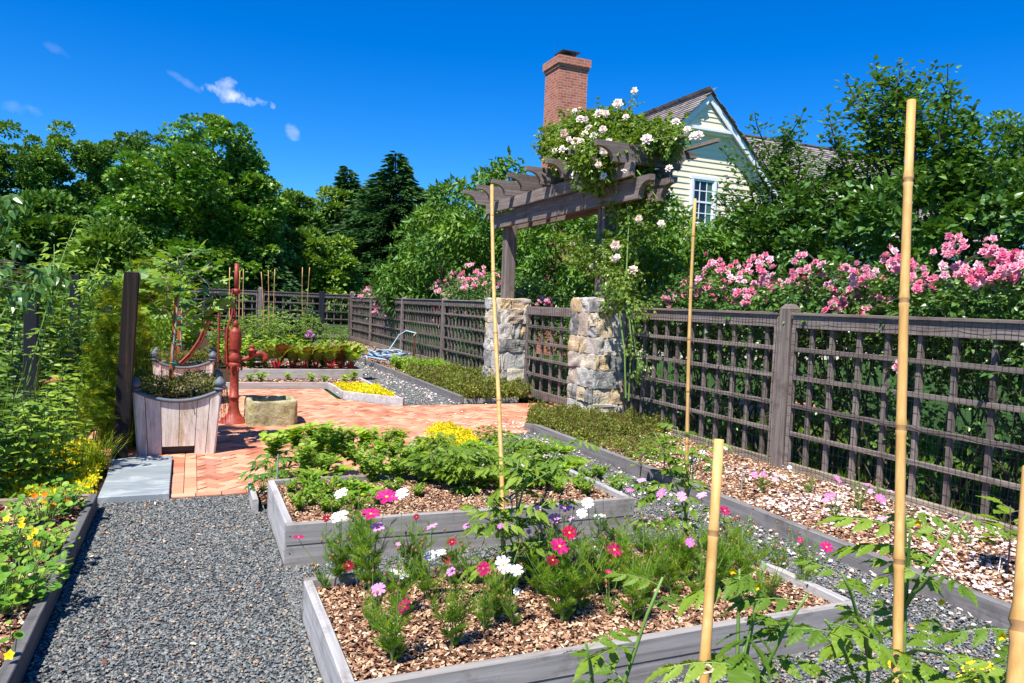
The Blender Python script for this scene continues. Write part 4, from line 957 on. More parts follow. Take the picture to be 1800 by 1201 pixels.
# main block behind, ridge along x
RZ, RY = 9.35, 5.0; BK = 2.6; ux = np.array([0, 1, .9])/math.hypot(1, .9); x0, x1 = -2.4, 15.5
g = Geo(); He = 5.0*math.hypot(1, .9)
shakes(g, (x0, RY-5.0, RZ-4.5), (1, 0, 0), ux, x1-x0, He, wd=.2)
slope(g, (x0, RY-5, RZ-4.52), (x1, RY-5, RZ-4.52), (x1, RY, RZ-.02), (x0, RY, RZ-.02)); slope(g, (x0, RY+BK, RZ-.9*BK), (x1, RY+BK, RZ-.9*BK), (x1, RY, RZ-.02), (x0, RY, RZ-.02))
g.box(((x0+x1)/2, RY, RZ+.05), (x1-x0, .2, .06)); hb('main_roof', g, M['shake'])
g = Geo(); siding(g, lambda z: (x0+.3, x1-.3), (0, RZ-4.5), RY-4.5)
g.add([(x0+.3, RY-4.45, 0), (x0+.3, RY+BK-.3, 0), (x0+.3, RY+BK-.3, RZ-.9*BK), (x0+.3, RY, RZ-.1), (x0+.3, RY-4.45, RZ-4.5)], [(0, 1, 2, 3, 4)]); hb('main_wall', g, M['cream'])
# windows, the visible one and its partner
def window(cx, z0, z1, w_):
    g = Geo(); y = -.05
    for dx in (-w_/2-.05, w_/2+.05): g.box((cx+dx, y, (z0+z1)/2), (.11, .09, z1-z0), bev=.006)
    g.box((cx, y, z1+.06), (w_+.26, .10, .12), bev=.006); g.box((cx, y-.02, z0-.04), (w_+.28, .14, .08), bev=.006)
    mz = (z0+z1)/2
    for z in (mz,): g.box((cx, y+.01, z), (w_-.004, .05, .06))
    for dx in (-w_/2+.03, w_/2-.03): g.box((cx+dx, y+.015, mz), (.055, .05, z1-z0-.01))
    for z in (z0+.03, z1-.03): g.box((cx, y+.015, z), (w_-.12, .05, .055))
    for i in (1, 2): g.box((cx-w_/2+w_*i/3, y+.016, mz), (.028, .04, z1-z0-.06))
    for zz in ((z0+mz)/2, (z1+mz)/2): g.box((cx, y+.017, zz), (w_-.1, .038, .03))
    wd = g.build('window', M['white'], hr); g = Geo(); g.box((cx, -.03, mz), (w_-.06, .012, z1-z0-.06)); g.build('pane', M['glass'], wd)
    g = Geo(); g.box((cx+w_*.3, -.037, mz), (w_*.2, .004, z1-z0-.1)); g.build('curtain', M['curtain'], wd)
window(.13, 4.65, 6.16, .86)
# chimney
g = Geo(); cx0, cx1, cy0, cy1 = 10.81-hx, 11.86-hx, 1.0, 2.05
g.box(((cx0+cx1)/2, (cy0+cy1)/2, 4.72), (cx1-cx0, cy1-cy0, 9.44)); 
for zz, e, h_ in ((9.49, .035, .10), (9.67, .075, .26)): g.box(((cx0+cx1)/2, (cy0+cy1)/2, zz), (cx1-cx0+2*e, cy1-cy0+2*e, h_))
ch = hb('chimney', g, M['chimney'])
g = Geo(); g.add([(cx0-.02, cy0-.02, 9.80), (cx1+.02, cy0-.02, 9.80), (cx1+.02, cy1+.02, 9.80), (cx0-.02, cy1+.02, 9.80), (cx0+.3, cy0+.3, 9.90), (cx1-.3, cy0+.3, 9.90), (cx1-.3, cy1-.3, 9.90), (cx0+.3, cy1-.3, 9.90)], [(0, 1, 5, 4), (1, 2, 6, 5), (2, 3, 7, 6), (3, 0, 4, 7), (4, 5, 6, 7)]); g.build('mortar_cap', plain('pale mortar', (.45, .40, .36), .9), ch)
g = Geo(); mx, my = (cx0+cx1)/2, (cy0+cy1)/2
for sx in (-1, 1):
    for sy in (-1, 1): g.box((mx+sx*.2, my+sy*.2, 9.98), (.02, .02, .2))
g.box((mx, my, 9.93), (.42, .42, .10)); g.box((mx, my, 10.07), (.66, .66, .03)); g.build('flue_cap', M['darkmetal'], ch)
g = Geo(); g.box((cx1+.08, cy0+.5, 7.75), (.22, .9, .35)); g.build('flashing', M['darkmetal'], ch)
g = Geo(); g.tube([(-1.0, 3.2, AP-.0), (-1.0, 3.2, AP+.55)], .008, 4); g.tube([(-5, 1.5, 9.9), (-5, 1.5, 10.35)], .006, 4); g.build('lightning_rod', M['darkmetal'], hr)
# blue car seen through the back fence
cr = empty('parked_car', (2.0, 36, .05), 'blue car glimpsed through the back fence lattice', 'car', rz=.35)
cb = plain('blue car paint', (.02, .10, .22), .25, .6)
g = Geo(); g.prism([(-2.1, .35), (-2.1, .75), (-1.9, .9), (-1.2, .98), (-.7, 1.4), (.7, 1.42), (1.35, 1.0), (2.0, .88), (2.1, .6), (2.1, .35)], -.85, .85, 1); g.build('body', cb, cr)
g = Geo(); g.prism([(-1.02, 1.0), (-.62, 1.34), (.64, 1.36), (1.15, 1.0)], -.86, .86, 1); g.build('windows', M['glass'], cr)
for sx in (-1.3, 1.3):
    for sy in (-.8, .8):
        g = Geo(); g.lathe([(.1, -.1), (.32, -.1), (.34, 0), (.32, .1), (.1, .1)], 18); o = g.build('wheel', M['darkmetal'], cr, smooth=True); o.rotation_euler = (PI/2, 0, 0); o.location = (sx, sy, .33)
# stepping stones and a clay pot in the left planting
for x, y, w_, d_, lb in ((-2.05, 10.2, .75, .38, 'flat pale stepping stone in the left planting, farther one'), (-2.0, 9.3, .85, .36, 'flat pale stepping stone in the left planting, nearer one'), (-1.62, 8.1, .5, .25, 'small pale flat stone among the yellow creeping plants')):
    g = Geo(); n = 11; a = np.linspace(0, 2*PI, n, endpoint=False); rr = 1+rng.normal(0, .07, n); P = np.stack([w_/2*np.cos(a)*rr, d_/2*np.sin(a)*rr], 1)
    g.add(np.concatenate([np.column_stack([P, np.zeros(n)]), np.column_stack([P, np.full(n, .06)])]), [tuple(range(n, 2*n))]+[(i, (i+1) % n, n+(i+1) % n, n+i) for i in range(n)]); o = g.build('stepping_stone', plain('pale flagstone', (.40, .40, .34), .9, nsc=8, var=.35, bump=.4)); o.location = (x, y, .01); tag(o, lb, 'stone')
g = Geo(); g.lathe([(.12, 0), (.17, .02), (.24, .30), (.26, .30), (.27, .35), (.25, .36), (.23, .34), (.2, .3)], 24); o = g.build('clay_pot', M['terracotta'], smooth=True); o.location = (-1.85, 11.6, 0); tag(o, 'wide terracotta pot half hidden in the left planting', 'pot')
# ================================================================== trees and shrubs
def rdir(n, zb=0.):
    v = rng.normal(0, 1, (n, 3)); v[:, 2] += zb; return nrm(v)
def clumps(ell, n, inner=.5):
    """clump centres near the skin of a union of ellipsoids (cx,cy,cz,rx,ry,rz)"""
    E = np.array(ell, float); vol = (E[:, 3]*E[:, 4]*E[:, 5])**(2/3); k = rng.choice(len(E), n*3, p=vol/vol.sum()); d = rdir(n*3); r_ = rng.uniform(inner, 1, (n*3, 1))**.6
    P = E[k, :3]+d*r_*E[k, 3:]; ins = np.zeros(len(P), bool)
    for e in E:
        q = np.linalg.norm((P-e[:3])/e[3:], axis=1); ins |= q < inner*.9
    P = P[~ins]; return P[:n]
def crown(g, C, rc, nl, leaf, size, out=.5, droop=.2, mat=0, zflat=.7, top=.4, cen=None, upn=.8, jit=.35):
    """leaves on the skins of clumps C"""
    n = len(C); rcs = rc*rng.uniform(.6, 1.35, n); idx = np.repeat(np.arange(n), nl); d = rdir(len(idx), top)
    rr = rng.uniform(.55, 1.05, (len(idx), 1)); P = C[idx]+d*rr*rcs[idx, None]*np.array([1, 1, zflat])
    cen = C.mean(0) if cen is None else np.asarray(cen, float); o = nrm(C[idx]-cen)
    Y = nrm(d*.7+o*out+np.array([0, 0, -droop])+rng.normal(0, jit, d.shape)); N = nrm(np.array([0, 0, upn])+d*.6+rng.normal(0, jit, d.shape))
    cr = rng.random(n)*.65; rn = np.clip(cr[idx]+rng.random(len(idx))*.35, 0, 1)
    g.batch(leaf, P, Y, N, size*rng.uniform(.65, 1.3, len(idx)), mat, rn)
def limbs(g, base, C, r_, h0, n=8, mat=0, wig=.15, thin=.25):
    base = np.array(base, float); C = np.asarray(C); k = rng.choice(len(C), min(n, len(C)), replace=False)
    top = base+np.array([0, 0, h0]); g.tube([base+np.array([0, 0, -.1]), base+(top-base)*.4+rng.normal(0, r_*.5, 3)*[1, 1, 0], top], [r_*1.25, r_, r_*.8], 8, mat)
    for i in k:
        c = C[i]; m1 = top+(c-top)*.45+rng.normal(0, wig, 3)+np.array([0, 0, wig]); g.tube([top-np.array([0, 0, h0*.15*rng.random()]), m1, c], [r_*.5, r_*.3, r_*thin*.35], 5, mat)
def tree(name, base, ell, nc, nl, rc, leaf, size, mat, label, cat='tree', group=None, trunk=.18, h0=2., nlimb=10, bark=None, inner=.55, **kw):
    base = np.array(base, float); r = empty(name, tuple(base), label, cat, group)
    E = np.array(ell, float); C = clumps(E, nc, inner)
    g = Geo(); cen = E[:, :3].mean(0); crown(g, C, rc, nl, leaf, size, cen=cen-[0, 0, 1], **kw); g.build('crown', mat, r)
    if trunk:
        g = Geo(); limbs(g, (0, 0, 0), C, trunk, h0, nlimb); g.build('trunk', bark or M['bark'], r, smooth=True)
    return r
WG = 'tall trees behind the garden'
def bgtree(px, ptop, Y, wpx, label, mat='l_far', leaf=.20, nc=120, nl=220, low=.12, shape=1, seed=None, trunk=.22, name='broadleaf_tree', rc=None):
    """broadleaf tree whose crown top stands at the surveyed bearing and height"""
    t = PY(px, ptop, Y); H = t[2]; w = wpx*depth((t[0], Y, 3))/FPX/2; base = (t[0], Y, 0)
    E = [(0, 0, H*.5, w, w*.9, H*.38), (w*.05, 0, H*.75, w*.72, w*.65, H*.25-leaf*.6), (-w*.5, 0, H*.72, w*.42, w*.4, H*.19), (w*.55, 0, H*.70, w*.4, w*.4, H*.19), (-w*.45, -w*.3, H*.42, w*.6, w*.6, H*.3), (w*.5, -w*.2, H*.36, w*.55, w*.6, H*.28)]
    for k in range(4): a = rng.random()*6.3; E.append((w*.55*math.cos(a), w*.5*math.sin(a), H*rng.uniform(.45, .72), w*.42, w*.42, H*.17))
    return tree(name, base, E, nc, nl, rc or max(.55, w*.24), T_DIA, leaf, M[mat], label, group=WG, trunk=trunk, h0=H*.3, nlimb=14, zflat=.6, top=.6, droop=.3, inner=.5)
random.seed(5)
bgtree(20, 210, 46, 170, 'tall dark tree at the far left edge of the photo', nc=150)
bgtree(122, 200, 48, 130, 'tall rounded tree, second from the left edge', nc=130)
bgtree(205, 208, 50, 130, 'tall airy tree with sky showing through, left of the big maple', 'l_far', nc=105)
bgtree(270, 216, 52, 100, 'narrow tree top just behind the left shoulder of the big maple', nc=80)
# the big maple in front
t = PY(325, 198, 34); r = empty('maple_tree', (t[0]+1.4, 34, 0), 'big glossy maple with two peaks in front of the tree line', 'tree')
x0 = t[0]+1.4; rel = lambda x, y, d=34: np.array([PY(x, y, d)[0]-x0, d-34, PY(x, y, d)[2]])
E = []
for (x, y, rx, ry) in ((325, 255, 42, 62), (318, 330, 85, 70), (385, 262, 50, 55), (405, 330, 75, 70), (452, 305, 26, 40), (300, 410, 100, 75), (410, 420, 85, 80), (250, 345, 50, 48), (255, 460, 70, 60), (440, 370, 45, 70), (345, 480, 110, 60)):
    c = rel(x, y+8); k = 33.5/FPX; E.append((c[0], c[1]+rng.uniform(-1, 1), c[2], rx*k, rx*k, ry*k))
g = Geo(); C = clumps(E, 430, .5); crown(g, C, .62, 190, T_MAPLE, .155, out=.5, droop=.35, zflat=.55, top=.5, cen=(0, 0, 3)); g.build('crown', M['l_maple'], r)
g = Geo(); limbs(g, (0, 0, 0), C, .3, 2.4, 16); g.build('trunk', M['bark'], r, smooth=True)
bgtree(500, 325, 40, 110, 'dark rounded tree just right of the big maple', nc=110)
bgtree(585, 322, 44, 130, 'pale olive tree in the middle of the tree line', 'l_far2', nc=150, leaf=.19)
bgtree(650, 322, 44, 90, 'bright green tree left of the tall conifer', nc=110)
bgtree(742, 335, 41, 80, 'green tree right of the tall conifer', 'l_far', nc=100)
bgtree(780, 330, 38, 90, 'dense tree behind the drooping peach tree', 'l_far', nc=90)
bgtree(560, 400, 36, 120, 'low leafy tree under the pale olive tree', 'l_far2', nc=100, leaf=.24)
bgtree(470, 395, 37, 90, 'low dark tree behind the back fence post', 'l_far', nc=90)
bgtree(60, 345, 30, 210, 'dark leafy tree behind the left thicket', 'l_far', nc=150, leaf=.24)
bgtree(200, 395, 27, 120, 'small pale tipped tree below the tall airy tree', 'l_far2', nc=110, leaf=.2)
bgtree(1790, 160, 17, 120, 'loose tree crown cut by the right edge behind the apple tree', 'l_far', nc=50, leaf=.16, rc=.5)
bgtree(1420, 268, 40, 70, 'tree top peeping over the right end of the house roof', 'l_far', nc=30, leaf=.3)
def conifer(px, ptop, Y, w, label):
    t = PY(px, ptop, Y); H = t[2]; r = empty('conifer_tree', (t[0], Y, 0), label, 'tree', WG); g = Geo(); P = []; Yd = []
    n = 700
    for i in range(n):
        z = H*(1-(i/n)**.75*.75)-.1; L = w*(H-z)/H*1.6*rng.uniform(.7, 1.15)+.15; a = rng.random()*6.3; d = np.array([math.cos(a), math.sin(a), .15])
        m_ = int(12+L*26)
        tt = rng.random(m_)**.7; side = rng.normal(0, .16, (m_, 3))*L*.5*(1-tt*.6)[:, None]; p = np.array([0, 0, z])+d*L*tt[:, None]+side*[1, 1, .4]; p[:, 2] -= .28*L*tt**1.6
        P.append(p); Yd.append(np.tile(d, (m_, 1))+side*1.5/max(L, .3)+[0, 0, -.25])
    P = np.concatenate(P); g.batch(T_NARD, P, np.concatenate(Yd), rdir(len(P), 1.5), rng.uniform(.22, .42, len(P))); g.build('crown', M['l_con'], r)
    g = Geo(); g.tube([(0, 0, 0), (0, 0, H*.6), (0, 0, H-.1)], [.22, .12, .02], 6); g.build('trunk', M['bark'], r)
conifer(696, 264, 40, 4.2, 'tallest dark pointed conifer, right of centre in the tree line'); conifer(611, 290, 44, 2.6, 'smaller pointed conifer peeking over the olive tree'); conifer(760, 330, 45, 1.3, 'narrow conifer tip left of the peach tree')
conifer(470, 440, 33, 1.5, 'young conifer behind the back lattice fence')
# dense far wood closing the view under the crowns
g = Geo()
C = np.concatenate([np.stack([rng.uniform(-48, 4, 420), rng.uniform(56, 62, 420), rng.uniform(.3, 7.5, 420)], 1), np.stack([rng.uniform(0, 26, 200), rng.uniform(50, 56, 200), rng.uniform(.3, 6, 200)], 1)])
crown(g, C, 1.3, 60, T_DIA, .5, zflat=.8); tag(g.build('far_wood', M['l_far']), kind='stuff', label='dense dark wood closing the view behind the separate trees', cat='wood')
g = Geo(); C = np.stack([rng.uniform(-26, 9, 200), rng.uniform(39, 42, 200), rng.uniform(.2, 2.6, 200)], 1); crown(g, C, .8, 70, T_DIA, .26, zflat=.7); tag(g.build('undergrowth', M['l_far']), kind='stuff', label='low green undergrowth along the foot of the tree line', cat='undergrowth')
# peach and other fruit trees beyond the fence
def ftree(name, x, y, spec, leaf, size, mat, label, nl=90, rc=.33, nper=34, trunk=.09, **kw):
    r = empty(name, (x, y, 0), label, 'fruit tree'); E = [(a-x, b-y, c, p, q, s_) for a, b, c, p, q, s_ in spec]; C = clumps(E, nper*len(E), .45); g = Geo()
    crown(g, C, rc, nl, leaf, size, **kw); g.build('crown', M[mat], r); g = Geo(); limbs(g, (0, 0, 0), C, trunk, 1.1, 14); g.build('trunk', M['bark'], r, smooth=True); return r
PK = dict(out=.45, droop=.42, zflat=.8, top=.35, jit=.5, upn=.5)
ftree('peach_tree', 6.9, 20.5, [(6.8, 19.3, 3.7, 1.2, 1.7, 1.1), (6.6, 21.5, 3.1, 1.2, 1.7, 1.5), (6.4, 22.5, 2.2, 1.1, 1.6, 1.1), (6.9, 18.2, 2.6, 1.3, 1.6, 1.5), (5.7, 21.3, 1.9, .6, 1.0, .6), (7.0, 16.7, 3.9, 1.1, 1.2, 1.2)], T_NAR, .185, 'l_peach', 'bright drooping peach tree hanging over the far fence', nl=80, rc=.36, nper=34, **PK)
ftree('peach_tree', 7.5, 13.8, [(7.4, 14.5, 2.6, 1.0, 1.6, 1.5), (7.5, 13.0, 2.5, 1.0, 1.5, 1.5), (7.4, 16.2, 2.3, 1.0, 1.3, 1.3)], T_NAR, .14, 'l_peach', 'leafy fruit tree seen through the arbor between its two posts', nl=95, rc=.3, nper=55, **PK)
ftree('peach_tree', 7.3, 10.7, [(7.2, 11.2, 2.3, .9, 1.0, 1.4), (7.2, 10.0, 1.95, .9, 1.1, 1.2), (7.1, 9.2, 1.85, .9, .9, 1.1)], T_NAR, .125, 'l_peach', 'leafy fruit tree just right of the arbor under the house window', nl=95, rc=.27, nper=60, **PK)
AK = dict(out=.5, droop=.1, zflat=.8, top=.4, jit=.4, upn=.7)
def shoots(r, pts, mat, leaf, size, n=13):
    """upright leafy shoots that stand out of the crown, from base point to tip"""
    h_ = Geo()
    for b, t in pts:
        g = Geo(); b = np.array(b); t = np.array(t); L = np.linalg.norm(t-b); P = [b+(t-b)*k+np.array([math.sin(k*4+b[1]*9), math.cos(k*3+b[0]*5), 0])*.03*k for k in np.linspace(0, 1, 7)]
        h_.tube(P, np.linspace(.009, .003, 7), 5); nn = int(n*L/.5)
        for j in range(nn):
            k = (j+.5)/nn; a = j*2.4; q = b+(t-b)*k+np.array([math.sin(k*4+b[1]*9), math.cos(k*3+b[0]*5), 0])*.03*k; d = np.array([math.cos(a), math.sin(a), .55+.5*k]); g.batch(leaf, [q], [d], [[-d[0], -d[1], 1.2]], size*rng.uniform(.75, 1.1)*(1-.3*k))
        g.build('leafy_shoot', mat, r)
    h_.build('shoot_stems', M['stemdark'], r)
def at(px, py, X): return PX(px, py, X)
def loose(label, x, y, spec, tips, n_in, seed):
    """fruit tree of long leafy branchlets with gaps between them; tips are branch ends (surveyed bearing, distance plane)"""
    r = empty('apple_tree', (x, y, 0), label, 'fruit tree'); o = np.array([x, y, 0]); rg = np.random.default_rng(seed); g = Geo(); st = Geo()
    E = [(a-x, b-y, c, p, q, s_) for a, b, c, p, q, s_ in spec]; C = clumps(E, n_in*len(E), .3)
    crown(g, C, .20, 66, T_OVAL, .10, **AK); limbs(st, (0, 0, 0), C, .08, 1.2, 16)
    tips = tips+[(px+rg.uniform(-22, 22), py+rg.uniform(25, 70), X+rg.uniform(-.2, .3), L*.8) for px, py, X, L in tips]
    for (px, py, X, L) in tips:
        t = PX(px, py, X)-o; c = np.array([t[0]*.35, t[1]*.55, max(1.4, t[2]-L*1.05)]); b = c+(t-c)*.1; d = t-b
        P = [b+d*k+np.array([.12*math.sin(k*3+px), .12*math.cos(k*2.5+py), .10*L*math.sin(PI*k)]) for k in np.linspace(0, 1, 9)]; st.tube(P, np.linspace(.016, .004, 9), 5)
        m_ = int(np.linalg.norm(d)*34)
        for j in range(m_):
            k = .12+.88*(j/m_); q = b+d*k+np.array([.12*math.sin(k*3+px), .12*math.cos(k*2.5+py), .10*L*math.sin(PI*k)]); w_ = (1-k)**.8*.34+.012
            a = j*2.4; nn = 1 if k > .75 else 4
            for _ in range(nn):
                dd = np.array([math.cos(a+_), math.sin(a+_), .35+.5*k+rg.normal(0, .25)]); q2 = q+rg.normal(0, w_*.55, 3); g.batch(T_OVAL, [q2], [dd], [[-.4*dd[0]+rg.normal(0, .25), -.4*dd[1]+rg.normal(0, .25), 1]], .105*rg.uniform(.65, 1.15)*(1-.25*k), 0, [rg.random()])
    g.build('crown', M['l_apple'], r); st.build('trunk', M['stemdark'], r); return r
J = lambda L_: [(x, y, 7.4+.7*((i*7) % 5)/5, l) for i, (x, y, l) in enumerate(L_)]
loose('largest apple tree, tallest in the sky behind the tallest bamboo stake', 7.7, 6.1, [(7.7, 6.5, 2.3, 1.0, 1.3, 1.0), (7.8, 5.5, 2.3, 1.0, 1.2, 1.05), (7.7, 6.0, 2.85, .8, .95, .6)],
   J([(1538, 98, 1.3), (1568, 108, 1.2), (1625, 113, 1.3), (1660, 120, 1.2), (1598, 135, 1.), (1705, 148, 1.1), (1748, 180, 1.1), (1488, 160, 1.2), (1448, 195, 1.1), (1510, 130, 1.2), (1775, 215, 1.1), (1440, 240, 1.), (1685, 150, 1.), (1553, 140, 1.1), (1610, 150, .9), (1640, 140, .9), (1725, 200, .8), (1580, 170, .8), (1520, 200, .8), (1470, 250, .8), (1460, 300, .8), (1500, 240, .7), (1540, 210, .7), (1600, 210, .7), (1660, 200, .7), (1690, 230, .7), (1750, 250, .8), (1790, 270, .8), (1570, 240, .6), (1630, 240, .6), (1720, 270, .6), (1430, 330, .7)]), 52, 3)
loose('apple tree with two tall sprigs in front of the house roof', 8.0, 8.6, [(7.9, 9.0, 2.2, .95, 1.3, 1.0), (7.9, 7.8, 2.4, .9, 1.2, 1.15), (7.9, 7.1, 2.6, .8, .85, .95), (7.8, 10.1, 1.95, .7, .9, .9)],
   J([(1340, 200, .9), (1393, 195, .9), (1388, 225, .7), (1290, 262, .8), (1455, 262, .7), (1330, 250, .6), (1362, 240, .6), (1420, 275, .6), (1300, 300, .6), (1270, 320, .6), (1345, 290, .5), (1380, 280, .5), (1410, 300, .5), (1440, 300, .5), (1280, 350, .5), (1320, 320, .5), (1250, 345, .5), (1265, 345, .5), (1290, 330, .6), (1310, 345, .6), (1335, 345, .6), (1360, 345, .6), (1385, 345, .6), (1410, 350, .6), (1275, 375, .6), (1430, 320, .7), (1300, 370, .6), (1400, 330, .4), (1365, 310, .4)]), 56, 5)
loose('apple tree filling the right edge below the loose crown', 8.1, 3.9, [(8.0, 4.5, 2.3, .9, 1.1, 1.0), (8.1, 3.4, 2.2, .9, 1.1, 1.1)],
   J([(1790, 250, .9), (1770, 290, .8), (1810, 280, .9), (1740, 320, .7), (1800, 330, .7), (1760, 350, .6)]), 60, 6)
# roses ------------------------------------------------------------
def blooms(r, P, mat, size, out, name='blossom', tmpl=None, big=True):
    for i, p in enumerate(P):
        g = Geo(); d = np.array(out)+rng.normal(0, .45, 3); d = nrm(d); k = int(rng.integers(3, 7)) if big else 1
        pp = p+rng.normal(0, size*.8, (k, 3)); 
        for q in pp: 
            dd = nrm(d+rng.normal(0, .35, 3)); a = nrm(np.cross(dd, [.3, .5, .8])); g.batch(tmpl or T_ROSES, [q], [a], [dd], size*rng.uniform(.55, .85), 0, [rng.random()*.6+(.4 if rng.random() < .4 else 0)])
        g.build(name, mat, r, origin=None)
def rosebush(x0, x1, y0, y1, z1, label, pts, nb_size, X=6.1, dens=1., bare=.3, mat='l_rose'):
    cx, cy = (x0+x1)/2, (y0+y1)/2; r = empty('rose_bush', (cx, cy, 0), label, 'rose bush', 'pink rose bushes along the fence'); n = int(190*dens)
    C = np.stack([rng.uniform(x0-cx, x1-cx, n), rng.uniform(y0-cy, y1-cy, n), rng.uniform(bare, z1-.12, n)**1.0], 1); k = rng.random(n) < .72; C[k, 2] = rng.uniform(z1-.75, z1-.1, k.sum())
    C[:, 2] += .10*np.sin((C[:, 1]+cy)*2.7)
    g = Geo(); crown(g, C, .17, 17, T_ROSEL, .13, out=.2, droop=.15, zflat=.8, top=.7, jit=.4); g.build('foliage', [M[mat], M['stem']], r)
    g = Geo()
    for i in range(34):
        a = np.array([rng.uniform(-.25, .25), rng.uniform(y0-cy, y1-cy)*.8, 0]); b = C[rng.integers(n)]; g.tube([a, a+(b-a)*.5+rng.normal(0, .08, 3), b], [.014, .01, .004], 5)
    g.build('canes', M['stemdark'], r); blooms(r, np.array(pts)-[cx, cy, 0], M['p_pink'], nb_size, (-.7, -.5, .6)); return r
def pk(lst, X0, X1): return [PX(x, y, rng.uniform(X0, X1)) for x, y in lst]
B1 = [(1180, 520), (1172, 530), (1190, 512), (1205, 520), (1215, 500), (1235, 490), (1248, 475), (1262, 470), (1240, 505), (1255, 515), (1275, 505), (1290, 490), (1310, 480), (1325, 470), (1338, 465), (1350, 475), (1300, 470), (1282, 478), (1265, 525), (1290, 522), (1318, 500), (1335, 495), (1345, 500), (1360, 490), (1240, 460), (1225, 515), (1318, 532), (1305, 525), (1358, 515), (1345, 455), (1330, 460), (1196, 505)]
B2 = [(1402, 458), (1390, 485), (1405, 490), (1425, 472), (1440, 478), (1412, 495), (1378, 500), (1470, 485), (1478, 475), (1460, 510), (1475, 520), (1485, 508), (1466, 540), (1478, 545), (1490, 515), (1505, 505), (1530, 470), (1540, 478), (1535, 530), (1545, 535), (1525, 540), (1560, 455), (1572, 450), (1580, 462), (1590, 458), (1518, 485), (1500, 525)]
B3 = [(1625, 490), (1635, 500), (1618, 480), (1650, 485), (1665, 435), (1682, 432), (1675, 445), (1680, 462), (1695, 470), (1720, 490), (1735, 480), (1745, 485), (1755, 478), (1728, 500), (1775, 480), (1785, 475), (1795, 482), (1742, 440), (1755, 445), (1735, 435), (1765, 470), (1790, 455), (1796, 445), (1700, 488), (1780, 460)]
rosebush(5.62, 6.4, 6.1, 8.7, 2.0, 'pink rose bush over the fence bay next to the right stone pillar', pk(B1, 5.55, 5.9), .062, dens=1.1)
rosebush(5.62, 6.4, 4.45, 6.3, 2.0, 'pink rose bush behind the tall fence post, middle of the near hedge', pk(B2, 5.5, 5.85), .062, dens=1.0)
rosebush(5.62, 6.4, 2.6, 4.6, 2.02, 'pink rose bush at the right edge with deeper pink clusters', pk(B3, 5.5, 5.85), .062, dens=1.1)
L1 = [(770, 497), (780, 505), (790, 495), (800, 485), (812, 478), (825, 475), (838, 480), (850, 478), (862, 485), (875, 492), (820, 492), (808, 500), (835, 497), (845, 490), (855, 500), (865, 505), (880, 500), (795, 510), (805, 518), (815, 510), (840, 508), (783, 515), (770, 508), (762, 500), (852, 512), (808, 525), (790, 540), (792, 545), (820, 545), (770, 547), (755, 575), (768, 580), (796, 548), (870, 515), (878, 510)]
rosebush(5.65, 6.5, 12.9, 17.2, 2.15, 'round pink rose bush left of the left stone pillar', pk(L1, 5.55, 6.1), .085, dens=1.5, bare=.4)
L2 = [(640, 510), (650, 515), (645, 508), (635, 522), (632, 530), (628, 537), (655, 510), (661, 545), (680, 558), (640, 535), (652, 520)]
rosebush(5.55, 6.2, 23.5, 27, 1.85, 'small pink rose bush at the far corner of the lattice fence', pk(L2, 5.3, 5.8), .10, dens=.6, bare=.3)
L3 = [(945, 530), (958, 532), (965, 535), (970, 540), (912, 510), (952, 527)]
rosebush(5.75, 6.5, 10.3, 12.0, 1.75, 'low pink roses and purple flowers just behind the gate', pk(L3, 5.6, 5.9), .05, dens=.6, bare=.2)
# single clusters that hang through the fence
for i, (x, y) in enumerate(((1580, 645), (1505, 690))):
    if i == 0:
        g = Geo(); p = PX(x, y, 5.36)
        for q in ((0, 0, .04), (0, .03, -.01), (0, -.02, -.05), (0, .01, .0)): g.batch(T_ROSEF, [p+np.array(q)], [[0, .3, 1]], [[-1, -.3, .2]], .035)
        tag(g.build('rose_cluster', M['p_pink']), 'pink rose cluster poking through the lattice beside the tallest bamboo stake', 'rose')
# climbing rose over the arbor
r = empty('climbing_rose', (5.75, 8.4, 0), 'blush white climbing rose sprawling over the right end of the arbor', 'climbing rose'); o = np.array([5.75, 8.4, 0])
E = []
for (x, y, rr, X) in ((1045, 248, 40, 5.3), (1008, 268, 34, 5.1), (1082, 240, 38, 5.4), (1058, 285, 38, 5.0), (1100, 280, 34, 5.2), (1130, 250, 22, 5.6), (1155, 245, 18, 5.4), (1182, 240, 9, 5.4), (1010, 240, 24, 5.3), (975, 250, 18, 5.2)):
    c = PX(x, y, X); k = depth(c)/FPX; E.append((*(c-o), rr*k, rr*k, rr*k*.9))
g = Geo(); C = clumps(E, 520, .25); crown(g, C, .14, 22, T_ROSEL, .13, out=.2, droop=.3, zflat=.9, top=.4, jit=.45)
C2 = []
for (x, y, X) in ((1085, 345, 5.25), (1095, 370, 5.2), (1110, 395, 5.2), (1085, 420, 5.2), (1065, 445, 5.1), (1090, 450, 5.2), (1110, 430, 5.3), (1125, 400, 5.4), (1060, 470, 5.1), (1080, 480, 5.1), (1100, 480, 5.2), (1040, 460, 5.1), (1015, 435, 5.0), (1030, 445, 5.0), (1095, 505, 4.95), (1075, 520, 4.95), (1110, 520, 5.0), (1120, 350, 5.4), (1140, 380, 5.5), (1150, 350, 5.5)):
    for k in range(4): C2.append(PX(x+rng.normal(0, 9), y+rng.normal(0, 9), X+rng.normal(0, .08))-o)
crown(g, np.array(C2), .11, 18, T_ROSEL, .12, out=.2, droop=.3, zflat=.9, top=.4, jit=.45); g.build('foliage', [M['l_rosey'], M['stem']], r)
g = Geo()
